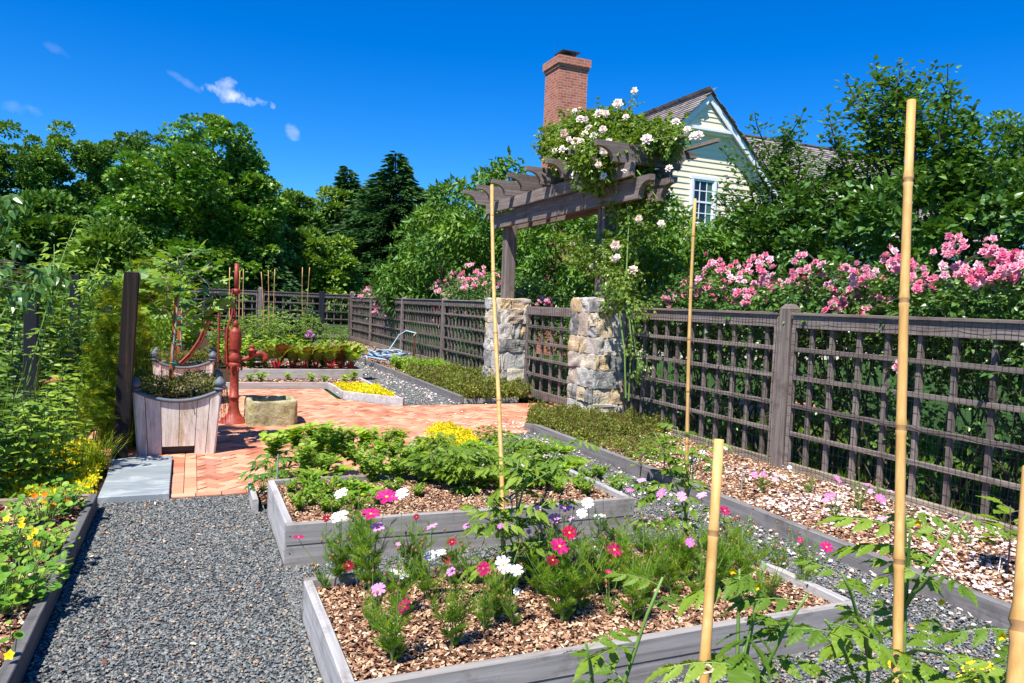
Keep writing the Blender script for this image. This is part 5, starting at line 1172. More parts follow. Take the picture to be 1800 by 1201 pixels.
for pl in (((1100, 700), (1098, 620), (1085, 520), (1080, 440), (1090, 360), (1080, 300)), ((1105, 705), (1110, 600), (1100, 500), (1105, 400), (1100, 330), (1130, 260)), ((1100, 520), (1112, 570), (1118, 620), (1128, 655)), ((1060, 250), (1108, 205), (1112, 160)), ((1050, 240), (1045, 195), (1048, 178)), ((1075, 240), (1085, 200), (1086, 182)), ((1130, 250), (1180, 240), (1225, 238)), ((1120, 300), (1135, 320), (1156, 350))):
    P = [PX(x, y, 4.93 if y > 480 else 5.15)-o for x, y in pl]; g.tube(P, np.linspace(.011, .004, len(P)), 5)
g.build('canes', M['stem'], r)
g = Geo(); C3 = np.array([PX(x+rng.normal(0, 5), y, 4.9)-o for x, y in ((1103, 540), (1112, 560), (1118, 572), (1110, 590), (1120, 600), (1117, 615), (1122, 622), (1128, 635), (1130, 645), (1126, 655), (1105, 525), (1112, 170), (1114, 186), (1108, 205), (1047, 190), (1085, 190), (1200, 238), (1175, 240))]); crown(g, C3, .05, 7, T_ROSEL, .085, jit=.4); g.build('hanging_sprays', [M['l_rosey'], M['stem']], r)
WB = [(1020, 210), (1035, 225), (1030, 210), (1053, 200), (1065, 200), (1000, 245), (1012, 250), (1022, 248), (985, 245), (990, 262), (1005, 262), (975, 265), (1015, 270), (1044, 278), (1052, 290), (1048, 285), (1097, 302), (1100, 206), (1086, 183), (1188, 215), (1208, 228), (1222, 240), (1228, 238), (1176, 296), (1137, 245), (1123, 385), (1162, 393), (1082, 432), (1085, 452), (1006, 430), (1113, 475), (1040, 468), (1080, 455), (1012, 307), (1061, 310), (1010, 195), (1045, 240), (1060, 228), (1028, 235), (992, 235), (1115, 160), (1070, 250), (1062, 265)]
for i, (x, y) in enumerate(WB):
    X = 5.0 if y > 340 else rng.uniform(4.66, 4.9); p = PX(x, y, X)-o; g = Geo(); d = nrm(np.array([-.7, -.6, .3])+rng.normal(0, .3, 3)); a = nrm(np.cross(d, [.2, .1, 1])); s_ = rng.uniform(.045, .065) if i % 3 else .078
    g.batch(T_ROSEF, [p], [a], [d], s_); g.build('blossom', M['p_blush'], r)
# ================================================================== garden plants
def ob(name, p, label, cat, group=None): return empty(name, tuple(p), label, cat, group)
ORD = ('first', 'second', 'third', 'fourth', 'fifth', 'sixth', 'seventh', 'eighth', 'ninth', 'tenth')
def rowlabels(items):
    """items: (kind, x, y) -> a label naming row and place from the left"""
    out_ = [None]*len(items)
    for kd in set(i[0] for i in items):
        ii = sorted([j for j, q in enumerate(items) if q[0] == kd], key=lambda j: items[j][2]); n = len(ii); cut = [ii[:(n+2)//3], ii[(n+2)//3:2*(n+2)//3], ii[2*(n+2)//3:]]
        for nm, row in zip(('nearest', 'middle', 'farthest'), cut):
            for o_, j in enumerate(sorted(row, key=lambda j: items[j][1]/items[j][2])): out_[j] = '%s, %s from the left in the %s row' % (kd, ORD[o_], nm)
    return out_
T_THR = T([(0, 0, 0), (-.032, .5, .03), (0, 1, -.06), (.032, .5, .03)], [(0, 3, 2), (0, 2, 1)])
def featherT(seed):
    r_ = np.random.default_rng(seed); parts = []
    for i, y in enumerate(np.linspace(.12, .92, 9)):
        for sg in (-1, 1):
            L = .42*(1-.62*y)+.06; a = -sg*(.85-.25*y)+r_.normal(0, .08); parts.append((T_THR, Rz(a)@Rx(r_.normal(.1, .25)), (0, y, -.1*y*y), L*1.25, 0))
            if y < .75: b = (-math.sin(a)*L*.5, y+math.cos(a)*L*.5, -.1*y*y); parts += [(T_THR, Rz(a+q)@Rx(r_.normal(0, .3)), b, L*.6, 0) for q in (-.6, .6)]
    parts.append((T_THR, Rx(-.1), (0, 0, 0), 1.0, 0)); return merge(parts)
T_FE = [featherT(i) for i in range(3)]
def cosmos_mesh(h, w, seed, n=6, dens=1.):
    """feathery bush: stems plus thread leaves"""
    g = Geo(); st = Geo(); rg = np.random.default_rng(seed); tips = []
    for i in range(n+rg.integers(0, 4)):
        a = rg.random()*6.3; L = h*rg.uniform(.5, 1.05); e = np.array([math.cos(a)*w*rg.uniform(.3, 1.0), math.sin(a)*w*rg.uniform(.3, 1.0), L]); P = [e*[k**1.5, k**1.5, k] for k in np.linspace(0, 1, 6)]
        st.tube(P, np.linspace(.0032, .0014, 6), 5); tips.append(e)
        m_ = int(L/.021*dens)
        for j in range(m_):
            k = (j+.6)/m_; p = e*[k**1.5, k**1.5, k]; b = j*2.4+rg.normal(0, .3); d = np.array([math.cos(b), math.sin(b), .9+.5*k]); s_ = w*rg.uniform(.35, .7)*(.5+.6*math.sin(PI*k**.8))
            g.batch(T_FE[j % 3], [p], [d], [[-d[0]*.4, -d[1]*.4, 1]], s_, 0, [rg.random()], .85)
    return g, st, tips
def flower_part(r, p, mat, rad, nrmv, tmpl=T_COSM, name='flower'):
    g = Geo(); d = nrm(np.array(nrmv, float)); a = nrm(np.cross(d, [.3, .2, 1.])+1e-4); g.batch(tmpl, [p], [a], [d], rad, 0, [rng.random()]); return g.build(name, [mat, M['eye']], r)
FL = dict(w='p_white', m='p_mag', c='p_crim', l='p_lilac', p='p_pink')
FN = dict(w='white', m='magenta', c='crimson', l='lilac', p='pink')
# (surveyed bearing, colour, width) of every open cosmos flower
FLW = [(597, 909, 'w', 38), (525, 945, 'm', 24), (574, 912, 'c', 18), (680, 874, 'm', 46), (600, 868, 'w', 30), (707, 868, 'w', 28), (652, 904, 'm', 38), (664, 927, 'l', 28), (613, 995, 'c', 24), (732, 909, 'c', 14), (760, 926, 'l', 24), (820, 925, 'l', 16), (795, 953, 'c', 20), (784, 984, 'c', 20), (793, 1005, 'l', 20), (757, 978, 'w', 26), (775, 972, 'w', 24), (703, 1010, 'w', 42), (665, 1037, 'l', 32), (711, 1066, 'm', 34), (733, 1033, 'w', 20),
 (850, 1000, 'm', 30), (884, 993, 'w', 38), (908, 1003, 'w', 28), (909, 1040, 'w', 16), (994, 890, 'l', 28), (975, 912, 'l', 28), (1003, 913, 'p', 18), (1033, 885, 'w', 26), (1023, 903, 'w', 24), (1055, 909, 'w', 26), (1001, 937, 'c', 30), (984, 961, 'm', 40), (972, 985, 'c', 26), (1080, 967, 'm', 34), (1058, 982, 'l', 22), (1040, 1019, 'm', 16), (1070, 1006, 'm', 14), (1117, 1040, 'm', 18), (1142, 1025, 'c', 16), (1127, 1014, 'm', 12), (1200, 1004, 'p', 16), (1213, 954, 'l', 20), (1107, 862, 'l', 18), (1128, 845, 'l', 20), (1163, 868, 'l', 24), (1198, 873, 'l', 22), (1234, 871, 'l', 22), (1274, 898, 'm', 22), (1294, 912, 'c', 12), (1273, 928, 'c', 12), (1453, 962, 'm', 26), (1407, 950, 'm', 12), (1160, 912, 'l', 12), (945, 895, 'l', 16), (700, 957, 'l', 12), (880, 925, 'l', 14), (930, 935, 'l', 12)]
# (bearing of the foot in the mulch, height, spread, where it stands)
CB = [(598, 1030, .24, .11, 'at the back left corner of the cosmos bed'), (650, 1045, .33, .15, 'lush one just right of the back left corner'), (700, 1085, .25, .12, 'in the left half of the cosmos bed'), (690, 1168, .24, .13, 'nearest the camera at the left of the bed'), (752, 1058, .17, .10, 'behind the slim plant near the bed middle'), (795, 1140, .30, .12, 'slim tall one left of the first stake'), (868, 1092, .26, .13, 'just left of the foot of the first bamboo stake'), (902, 1104, .14, .08, 'low dark green bush in front of the first stake'), (945, 1050, .24, .13, 'right of the first stake'), (988, 1096, .33, .15, 'centre of the bed, under the bright magenta blooms'), (1045, 1048, .26, .14, 'back of the bed right of the magenta blooms'), (1112, 1095, .24, .13, 'front row left of the short bamboo stake'),
 (1098, 1010, .22, .14, 'back row left of the thin stake'), (1150, 1015, .27, .15, 'beside the thin orange brown stake'), (1230, 1060, .20, .14, 'bushy one behind the short bamboo stake'), (1262, 1010, .22, .15, 'right of the thin stake at the back'), (1330, 1000, .14, .11, 'small one against the right back board'), (1412, 1036, .22, .10, 'last one in the right corner of the bed'), (830, 1030, .16, .11, 'small back row plant left of the first stake'), (1070, 1085, .10, .06, 'tiny seedling between the front row bushes'), (570, 1040, .10, .06, 'low sprig leaning over the left back corner'),
 (625, 1018, .30, .13, 'tall back row plant near the left end'), (730, 1022, .22, .13, 'back row plant behind the two white blooms'), (790, 1030, .20, .12, 'back row plant left of the first stake'), (985, 1030, .28, .13, 'back row plant behind the magenta blooms'), (1020, 1075, .20, .12, 'plant with small blooms right of the bed centre'), (1180, 1050, .22, .13, 'plant between the thin and the short stake'), (1300, 1035, .20, .12, 'plant right of the short bamboo stake'), (1370, 1010, .14, .09, 'plant beside the right side board'), (655, 1110, .14, .09, 'small plant in the left front part'),
 (1080, 1040, .26, .14, 'leafy one left of the thin stake'), (1130, 1060, .22, .13, 'bushy one before the thin stake'), (1200, 1025, .26, .14, 'bushy one right behind the thin stake'), (1255, 1040, .22, .13, 'one right behind the top of the short stake'), (1290, 990, .20, .12, 'one at the right back board'), (1060, 1005, .26, .13, 'tall one in the back row, right half'), (930, 1015, .26, .13, 'tall one in the back row, right of the first stake'), (850, 1110, .16, .09, 'small one before the first stake'), (1350, 1055, .14, .09, 'small one near the right front corner')]
SZ = .15; used = [[] for _ in CB]
for f in FLW:
    sc_ = [abs(f[0]-b[0])+(.25*abs(b[1]-f[1]-b[2]*420)) for b in CB]; used[int(np.argmin(sc_))].append(f)
def cosmos(b, fl, i, z=SZ, where=None, group='cosmos plants in the nearest bed'):
    p = G(b[0], b[1], z); b = (b[0], b[1], b[2]*1.22, b[3]*1.15, b[4]); cols = []
    for f in fl:
        if FN[f[2]] not in cols: cols.append(FN[f[2]])
    lab = ('feathery cosmos with '+' and '.join(cols[:3])+' flowers, ' if cols else 'feathery green cosmos without open flowers, ')+b[4]
    r = ob('cosmos_plant', p, ' '.join(lab.split()[:16]), 'cosmos plant', group); g, st, tips = cosmos_mesh(b[2], b[3], 100+i, dens=.85); dp = depth(p); rg = np.random.default_rng(i)
    for f in fl:
        q = DD(f[0], f[1], dp-rg.uniform(0, .1))-p; m1 = q*[.35, .35, .55]; st.tube([np.zeros(3), m1, q*[.85, .85, .85], q-[0, 0, .004]], [.0028, .0022, .0016, .0013], 5)
        rad = f[3]*dp/FPX/2*.9; v = np.array([rg.normal(-.3, .28), rg.normal(-.4, .28), .8]); flower_part(r, q, M[FL[f[2]]], rad, v)
    for k in range(int(rg.integers(3, 8))): # buds
        t = tips[k % len(tips)]+rg.normal(0, .03, 3)+[0, 0, .06]; st.tube([t*[.6, .6, .6], t], [.0018, .0012], 4); st.lathe([(.002, -.006), (.006, 0), (.006, .006), (.002, .012)], 6, t, 1)
    g.build('foliage', M['l_cos'], r); st.build('stems', [M['stem'], plain('bud', (.25, .12, .05), .7)] if i == 0 else [M['stem'], bpy.data.materials['bud']], r); return r
for i, b in enumerate(CB): cosmos(b, used[i], i)
# small plants in the petal strewn border
for i, (x, y, h_, w_, fl, wh) in enumerate(((1468, 920, .16, .07, [(1452, 880, 'l', 16), (1475, 885, 'w', 12), (1470, 842, 'l', 12)], 'in the border, in front of the post'), (1338, 868, .15, .07, [(1326, 835, 'l', 16), (1342, 834, 'l', 14), (1377, 840, 'w', 12)], 'in the border left of the tall fence post'), (1420, 868, .12, .06, [(1362, 843, 'p', 12), (1388, 822, 'w', 10)], 'in the border just under the fence post'), (1510, 900, .17, .07, [(1472, 842, 'l', 20), (1482, 855, 'l', 14), (1460, 872, 'l', 26), (1525, 852, 'l', 16), (1530, 864, 'l', 12)], 'in the border under the lattice bay'), (1548, 890, .15, .06, [(1548, 877, 'l', 22), (1566, 864, 'l', 16)], 'in the border just left of the tallest stake'), (1555, 935, .06, .04, [(1552, 913, 'l', 24)], 'low one beside the tallest stake'), (1262, 830, .12, .06, [(1235, 795, 'w', 12), (1275, 788, 'w', 10)], 'in the border right of the thin stake'), (1700, 960, .07, .04, [], 'tiny one in thick petals near the fence'))):
    cosmos((x, y, h_, w_, wh), fl, 60+i, .1, group='small cosmos in the fence border')
# ---- tomatoes
def tomato(p, L, tips, label, leaf=T_TOM, ls=.2, lean=(0, 0), seed=0, r_=.006, nl=9, bloom=True, dsp=.05):
    """tips: end points of the branches relative to the foot"""
    r = ob('tomato_plant', p, label, 'tomato plant'); g = Geo(); st = Geo(); rg = np.random.default_rng(seed); fl = []
    main = np.array([lean[0], lean[1], L]); n = 8; P = [main*[k, k, k]+np.array([math.sin(k*5+seed), math.cos(k*4+seed), 0])*.015 for k in np.linspace(0, 1, n)]; st.tube(P, np.linspace(r_, r_*.5, n), 7)
    def leaves(P, m_, s0, s1):
        P = np.array(P); 
        for j in range(m_):
            k = (j+.7)/m_*(len(P)-1); i0 = min(int(k), len(P)-2); q = P[i0]+(P[i0+1]-P[i0])*(k-i0); a = j*2.4+seed+rg.normal(0, .4); d = np.array([math.cos(a), math.sin(a), rg.uniform(.15, .6)]); s_ = 1.3*(s0+(s1-s0)*j/max(1, m_-1))
            g.batch(leaf, [q], [d], [[-.3*d[0]+rg.normal(0, .2), -.3*d[1]+rg.normal(0, .2), 1]], s_*rg.uniform(.8, 1.15), 0, [rg.random()])
    leaves(P[1:], nl, ls, ls*.6)
    for (b, t) in tips:
        b = np.array(P[int(b*(n-1))]); t = np.array(t, float); m1 = b+(t-b)*.5+np.array([0, 0, .06*np.linalg.norm(t-b)*3*.3]); Q = [b, (b+m1)/2+[0, 0, .01], m1, (m1+t)/2+[0, 0, .01], t]; st.tube(Q, np.linspace(r_*.75, r_*.35, 5), 6); leaves(Q[1:], max(3, int(np.linalg.norm(t-b)/dsp)), ls*.85, ls*.55)
        if bloom:
            if rg.random() < .5: fl.append(t+rg.normal(0, .02, 3)-[0, 0, .02])
    g.build('leaves', [M['l_tom'], M['stem']], r); st.build('stems', M['stem'], r, smooth=True)
    for q in fl: flower_part(r, q, M['p_yellow'], .011, (-.3, -.4, -.2), T_NASTF)
    return r
p = G(890, 1046, .14); W = lambda x, y, dep: DD(x, y, dep)-p
d0_ = depth(p)
tomato(p+[.03, -.03, 0], .74, [(.35, W(835, 870, d0_)), (.5, W(815, 905, d0_-.1)), (.55, W(960, 870, d0_)), (.6, W(935, 760, d0_)), (.75, W(975, 820, d0_-.1)), (.8, W(870, 800, d0_)), (.85, W(1000, 770, d0_+.1)), (.3, W(940, 950, d0_-.1)), (.2, W(850, 960, d0_))], 'tall leafy tomato plant tied to the first bamboo stake in the cosmos bed', ls=.17, seed=1, nl=13, r_=.007)
p = G(1205, 990, .14); d0_ = depth(p)
tomato(p, .66, [(.5, W(1150, 760, d0_)), (.6, W(1245, 770, d0_)), (.7, W(1130, 880, d0_-.1)), (.75, W(1190, 750, d0_)), (.4, W(1160, 920, d0_-.1)), (.3, W(1260, 900, d0_)), (.6, W(1100, 840, d0_))], 'tomato plant tied with green twine to the thin orange brown stake', ls=.15, seed=3, nl=8)
for x, y, dp, lb in ((897, 872, None, 'blue green twine tying the tomato to the first bamboo stake'), (1216, 808, None, 'green twine loop on the thin orange brown stake')):
    foot = G(883, 1042, .14) if x < 1000 else pb; q = DD(x, y, depth(G(883, 1042, .14)) if x < 1000 else depth(G(1200, 986, .14))); g = Geo()
    g.tube([q+np.array([.03*math.cos(a), .022*math.sin(a), .012*math.cos(a*2)]) for a in np.linspace(0, 6.5, 16)], .004, 5); g.tube([q, q+[.03, 0, .015], q+[.06, -.01, .03]], .0035, 5); g.tube([q+[0, 0, 0], q+[.012, 0, -.05], q+[.01, 0, -.11]], .0035, 5); tag(g.build('twine', M['blue_tie']), lb, 'twine')
# near row: tomatoes cut by the bottom edge
def near(p, L, tips, label, ls, seed, lean=(0, 0), nl=9): 
    p = np.array(p); return tomato(p, L, [(b, DD(*t)-p) for b, t in tips], label, T_TOM, ls*.92, lean, seed, .0075, nl, dsp=.10)
near((1.0, 1.18, .16), .78, [(.9, (1345, 990, 1.45)), (.8, (1420, 1045, 1.4)), (.8, (1310, 1170, 1.3)), (.85, (1300, 1000, 1.55))], 'near tomato plant behind the short bamboo stake at the bottom edge', .17, 11, (.06, .0), 4)
near((.80, 1.22, .16), .62, [(.9, (1030, 1130, 1.3)), (.95, (1165, 1015, 1.45))], 'near tomato plant reaching left over the front board of the bed', .13, 14, (-.03, .02), 3)
near((1.38, 1.15, .16), .78, [(.9, (1480, 1010, 1.55)), (.9, (1520, 1120, 1.5)), (.8, (1450, 1090, 1.45)), (.85, (1600, 1180, 1.4))], 'near tomato plant at the foot of the tallest bamboo stake', .16, 17, (.03, .02), 5)
near((1.62, 1.25, .16), .86, [(.95, (1650, 1010, 1.7)), (.9, (1600, 930, 1.75)), (.85, (1690, 1170, 1.5)), (.97, (1700, 905, 1.8)), (.9, (1590, 890, 1.75))], 'near tomato plant arching up right of the tallest bamboo stake', .15, 19, (.03, .02), 5)
near((1.55, .95, .16), .72, [(.9, (1790, 1080, 1.3)), (.9, (1750, 1170, 1.3)), (.8, (1790, 1190, 1.2))], 'near tomato plant behind the close thick stake at the right edge', .14, 23, (.05, 0), 8)
r = ob('marigold_plant', (1.6, 1.18, .16), 'low plant with bright yellow flowers at the bottom right', 'marigold'); g = Geo(); o = np.array([1.6, 1.18, .16])
for x, y in ((1700, 1178), (1712, 1190), (1692, 1192), (1740, 1172), (1722, 1180), (1650, 1192), (1585, 1188), (1570, 1170), (1708, 1168)): q = DD(x, y, 1.62)-o; flower_part(r, q, M['p_yellow'], .013, (-.3, -.4, .8), T_COSM)
for k in range(70): a = rng.random()*6.3; d = np.array([math.cos(a), math.sin(a), .6]); g.batch(T_COMP3, [[rng.normal(0, .07), rng.normal(0, .06), rng.uniform(.35, .6)]], [d], [[0, 0, 1]], .06)
for k in range(6): g.tube([(0, 0, 0), (rng.normal(0, .05), rng.normal(0, .05), .3), (rng.normal(0, .08), rng.normal(0, .08), .6)], .004, 5, 1)
g.build('leaves', [M['l_tom'], M['stem']], r)
# ---- generic bushy herbs, lettuces and so on (model once, copy)
def bushy(name, h, w, leaf, ls, mat, n_st, per, seed, label, cat, p, group=None, updir=.6, stem='stem', spread=1.4, z0=.0, flat=.0):
    r = ob(name, p, label, cat, group); g = Geo(); st = Geo(); rg = np.random.default_rng(seed)
    for i in range(n_st):
        a = rg.random()*6.3; R_ = w*math.sqrt(rg.random()); L = h*rg.uniform(.65, 1.1); e = np.array([math.cos(a)*R_, math.sin(a)*R_, L]); st.tube([e*[k**spread, k**spread, k] for k in np.linspace(0, 1, 5)], np.linspace(.0028, .0012, 5)*max(1, h/.4), 4)
        for j in range(per):
            k = z0+(1-z0)*(j+.5)/per; b = j*2.4+rg.normal(0, .4); d = np.array([math.cos(b), math.sin(b), updir]); g.batch(leaf, [e*[k**spread, k**spread, k]], [d], [[-d[0]*.5-.1+rg.normal(0, .3), -d[1]*.5-.25+rg.normal(0, .3), 1]], ls*rg.uniform(.65, 1.2), 0, [rg.random()])
    g.build('leaves', [M[mat], M['stem']], r); st.build('stems', M[stem], r); return r
def lettuce(p, R_, label, mat='l_lime', n=22, up=.9, leaf=None, group=None, seed=0, name='lettuce', cat='lettuce'):
    r = ob(name, p, label, cat, group); g = Geo(); rg = np.random.default_rng(seed)
    for j in range(n):
        k = j/n; a = j*2.4; el = up*(1.35-k*.95); d = np.array([math.cos(a), math.sin(a), el]); g.batch(leaf or T_FRILL, [[0, 0, .01]], [d], [[-d[0], -d[1], .8]], R_*(.55+.6*k)*rg.uniform(.85, 1.1), 0, [rg.random()])
    g.build('leaves', M[mat], r); return r
def frillT(w=.9, fr=.09):
    V = []; F = []; n = 7
    for i in range(n+1):
        y = i/n; ww = w*.5*math.sin(PI*min(.93, y*.85+.1))**.8
        for k, x in enumerate((-1, -.5, 0, .5, 1)): V.append((x*ww, y+.04*abs(x)*math.sin(i*3), -.35*y*y+.18*abs(x)*ww+(fr*math.sin(i*2.6+x*4) if abs(x) == 1 else fr*.3*math.sin(i*1.9+x))))
    for i in range(n):
        for k in range(4): a = i*5+k; F.append((a, a+1, a+6, a+5))
    return T(V, F)
T_FRILL = frillT(); T_ROM = frillT(.5, .04)
Bz = .2
lettuce(G(618, 868, Bz), .15, 'bright lime lettuce in front of the parsley, left part of the vegetable bed', n=16, up=1.3, seed=1)
lettuce(G(650, 872, Bz), .11, 'smaller lime lettuce touching the bright one on its right', n=14, up=1.0, seed=2)
lettuce(G(1012, 826, Bz), .17, 'upright romaine lettuce at the right end of the vegetable bed', 'l_bright', 18, 1.5, T_ROM, seed=3)
lettuce(G(985, 830, Bz), .15, 'yellow green lettuce left of the upright romaine', 'l_lime', 18, 1.1, T_FRILL, seed=4)
lettuce(G(958, 800, Bz), .16, 'lime lettuce behind the white petunias', 'l_lime', 18, 1.2, T_FRILL, seed=5)
lettuce(G(925, 790, Bz), .14, 'pale lettuce at the back, near the yellow clump', 'l_lime', 16, 1.2, T_FRILL, seed=6)
lettuce(G(598, 835, Bz), .13, 'pale leafy lettuce behind the bright lime one', 'l_lime', 14, 1.4, T_ROM, seed=8)
par = bushy('parsley_plant', .24, .15, T_COMP3, .05, 'l_bright', 34, 9, 5, 'feathery parsley clump behind the bright lime lettuce', 'parsley', G(655, 850, Bz), 'feathery herb clumps in the vegetable bed')
for x, y, s_, lb in ((700, 846, 1.0, 'feathery parsley clump left of the vegetable bed middle'), (625, 820, 1.1, 'feathery green clump behind the pale lettuce on the left'), (690, 815, 1.05, 'feathery green clump at the back middle of the vegetable bed'), (740, 812, .9, 'small feathery clump at the back near the yellow plants'), (570, 838, .9, 'feathery clump near the left end of the vegetable bed')): copy_thing(par, tuple(G(x, y, Bz)), x, s_*.8, lb)
bn = bushy('bean_plant', .28, .15, T_TOMS, .16, 'l_tom', 13, 6, 6, 'bushy leafy vegetable in the middle of the vegetable bed', 'vegetable plant', G(770, 852, Bz), 'leafy vegetable plants in the vegetable bed')
for x, y, s_, lb in ((815, 862, 1.1, 'bushy leafy vegetable just left of the first bamboo stake'), (840, 822, 1.15, 'leafy vegetable at the back, below the yellow clump'), (900, 808, 1.15, 'leafy vegetable right of the first stake at the back'), (735, 842, .8, 'small leafy vegetable over the shaded mulch gap'), (790, 810, 1.0, 'leafy vegetable at the back under the yellow clump left side'), (950, 858, .85, 'leafy vegetable near the white petunias'), (545, 820, .95, 'tall leafy green at the back left of the vegetable bed')): copy_thing(bn, tuple(G(x, y, Bz)), x, s_*(.62 if y < 830 else .85), lb)
ps = bushy('pea_plant', .32, .10, T_OVAL, .075, 'l_bright', 14, 11, 7, 'upright pea like plant, tallest at the left of the vegetable bed', 'vegetable plant', G(585, 815, Bz), 'pea like plants in the vegetable bed')
for x, y, s_, lb in ((560, 812, 1., 'upright pea like plant left of the tallest one'), (610, 812, .9, 'upright pea like plant right of the tallest one'), (535, 835, .75, 'short pea like plant beside the strawberries')): copy_thing(ps, tuple(G(x, y, Bz)), x, s_, lb)
hb_ = bushy('herb_sprig', .10, .08, T_OVAL, .03, 'l_cos', 16, 8, 8, 'small sprawling herb at the left front corner of the vegetable bed', 'herb', G(512, 868, Bz), 'small herb sprigs in the vegetable bed')
for x, y, s_, lb in ((560, 880, 1.2, 'green herb tuft between the lime lettuce and the left corner'), (590, 905, 1.1, 'herb tuft touching the front board, left part'), (630, 898, 1.2, 'herb tuft at the front board below the lime lettuce'), (540, 870, 1.4, 'yellow green herb tuft near the metal rod'), (665, 890, 1.1, 'herb tuft at the front board left of the middle'), (605, 870, 1.4, 'leafy herb tuft hugging the lime lettuce'), (690, 870, 1.2, 'herb tuft in the bare mulch left of the middle'), (525, 900, 1.0, 'little herb tuft right in the front left corner'), (735, 875, 1.0, 'lone herb tuft in the bare mulch'), (980, 870, 1.2, 'herb tuft below the romaine lettuce'), (1055, 845, 1.2, 'herb tuft before the right side board'), (532, 855, 1.3, 'small herb sprig behind the left front corner'), (548, 890, 1.2, 'sprawling herb near the front board, left'), (520, 888, .9, 'tiny herb tuft beside the left board'), (575, 875, 1.3, 'yellowish herb sprig left of the lime lettuce'), (572, 902, 1.1, 'green herb sprig right at the front board'), (1018, 862, 1.25, 'bushy herb tuft in the right part of the vegetable bed'), (1035, 848, 1.4, 'taller herb tuft at the right end of the vegetable bed'), (1030, 872, 1.2, 'bright herb tuft close to the front board on the right'), (1080, 858, 1.1, 'herb tuft in the far right corner of the vegetable bed'), (1085, 868, 1., 'last small herb by the right corner of the bed'), (600, 890, 1.0, 'herb tuft in front of the lime lettuce'), (497, 850, .9, 'tiny herb by the metal rod')): copy_thing(hb_, tuple(G(x, y, Bz)), x, s_, lb)
for x, y, s_, lb in ((672, 800, 1.2, 'rounded feathery clump in the back row, middle left'), (715, 828, 1.15, 'rounded feathery clump left of the shaded gap'), (640, 835, 1.1, 'feathery clump touching the lime lettuce pair from behind'), (600, 800, 1.1, 'feathery clump behind the pea like plants')): copy_thing(par, tuple(G(x, y, Bz)), x, s_*.8, lb)
for x, y, s_, lb in ((760, 800, 1.1, 'leafy vegetable at the very back, left of the yellow clump'), (870, 790, 1.1, 'leafy vegetable behind the first stake at the back'), (860, 845, 1.0, 'leafy vegetable hugging the first bamboo stake'), (935, 800, .9, 'leafy vegetable among the pale lettuces'), (565, 800, 1.1, 'leafy green behind the strawberries')): copy_thing(bn, tuple(G(x, y, Bz)), x, s_*(.62 if y < 830 else .85), lb)
for x, y, R_, mt, tp, lb in ((552, 845, .13, 'l_bright', T_ROM, 'loose green lettuce at the left of the vegetable bed'), (680, 838, .13, 'l_lime', T_FRILL, 'lime lettuce between the feathery clumps'), (725, 806, .14, 'l_bright', T_ROM, 'green lettuce at the back middle'), (830, 795, .15, 'l_lime', T_FRILL, 'lime lettuce just left of the first stake, back row'), (900, 825, .13, 'l_bright', T_ROM, 'green lettuce right of the first stake'), (990, 800, .14, 'l_bright', T_FRILL, 'green lettuce at the back right of the vegetable bed'), (870, 800, .15, 'l_lime', T_ROM, 'pale upright lettuce right behind the first stake'), (575, 822, .15, 'l_lime', T_ROM, 'pale upright lettuce among the pea like plants')): lettuce(G(x, y, Bz), R_*1.15, lb, mt, 18, 1.3, tp, seed=x)
for i, (x, y, s_, lb) in enumerate(((480, 805, .9, 'broad leaved green at the back left corner of the vegetable bed'), (520, 790, 1.0, 'broad leaved green behind the strawberries'), (550, 785, 1.05, 'broad leaved green at the back, left of the pea plants'), (640, 795, 1.0, 'broad leaved green in the back row left of the middle'), (668, 815, .9, 'broad leaved green in the second row left of the middle'), (700, 795, 1.0, 'broad leaved green in the back row near the middle'), (745, 830, .8, 'broad leaved green just behind the bare gap'), (800, 840, .8, 'broad leaved green in front of the leafy vegetables'), (850, 862, .7, 'broad leaved green by the foot of the first stake'), (880, 862, .7, 'broad leaved green right of the first stake foot'), (925, 860, .7, 'broad leaved green under the petunias'), (965, 850, .8, 'broad leaved green between petunias and romaine'))):
    if i == 0: gb = bushy('leafy_green', .22, .13, T_BROAD, .085, 'l_lime', 13, 7, 61, lb, 'vegetable plant', G(x, y, Bz), 'broad leaved greens in the vegetable bed')
    else: copy_thing(gb, tuple(G(x, y, Bz)), x, s_, lb)
# strawberries
def strawberry(p, R_, n, seed, label):
    r = ob('strawberry_plant', p, label, 'strawberry plant', 'strawberry plants at the bed corner'); g = Geo(); st = Geo(); rg = np.random.default_rng(seed)
    for j in range(n):
        a = j*2.4; q = np.array([math.cos(a)*R_*rg.uniform(.3, 1), math.sin(a)*R_*rg.uniform(.3, 1), rg.uniform(.07, .19)]); st.tube([(0, 0, 0), q*[.4, .4, .8], q], [.002, .0018, .0015], 4); g.batch(T_TRI, [q], [[math.cos(a), math.sin(a), .1]], [[-.2, -.2, 1]], rg.uniform(.075, .115), 0, [rg.random()])
    g.build('leaves', M['l_straw'], r); st.build('petioles', M['stem'], r); return r
for i, (x, y, n, lb) in enumerate(((462, 868, 16, 'strawberry plant spilling past the left back corner of the bed'), (500, 822, 20, 'big leaved strawberry plant behind the metal rod'), (535, 800, 20, 'strawberry plant against the bricks at the back left'), (478, 838, 18, 'strawberry plant nearest the brick edge'), (575, 790, 16, 'strawberry plant behind the pea like plants'))): strawberry(G(x, y, .05), .17, n, i, lb)
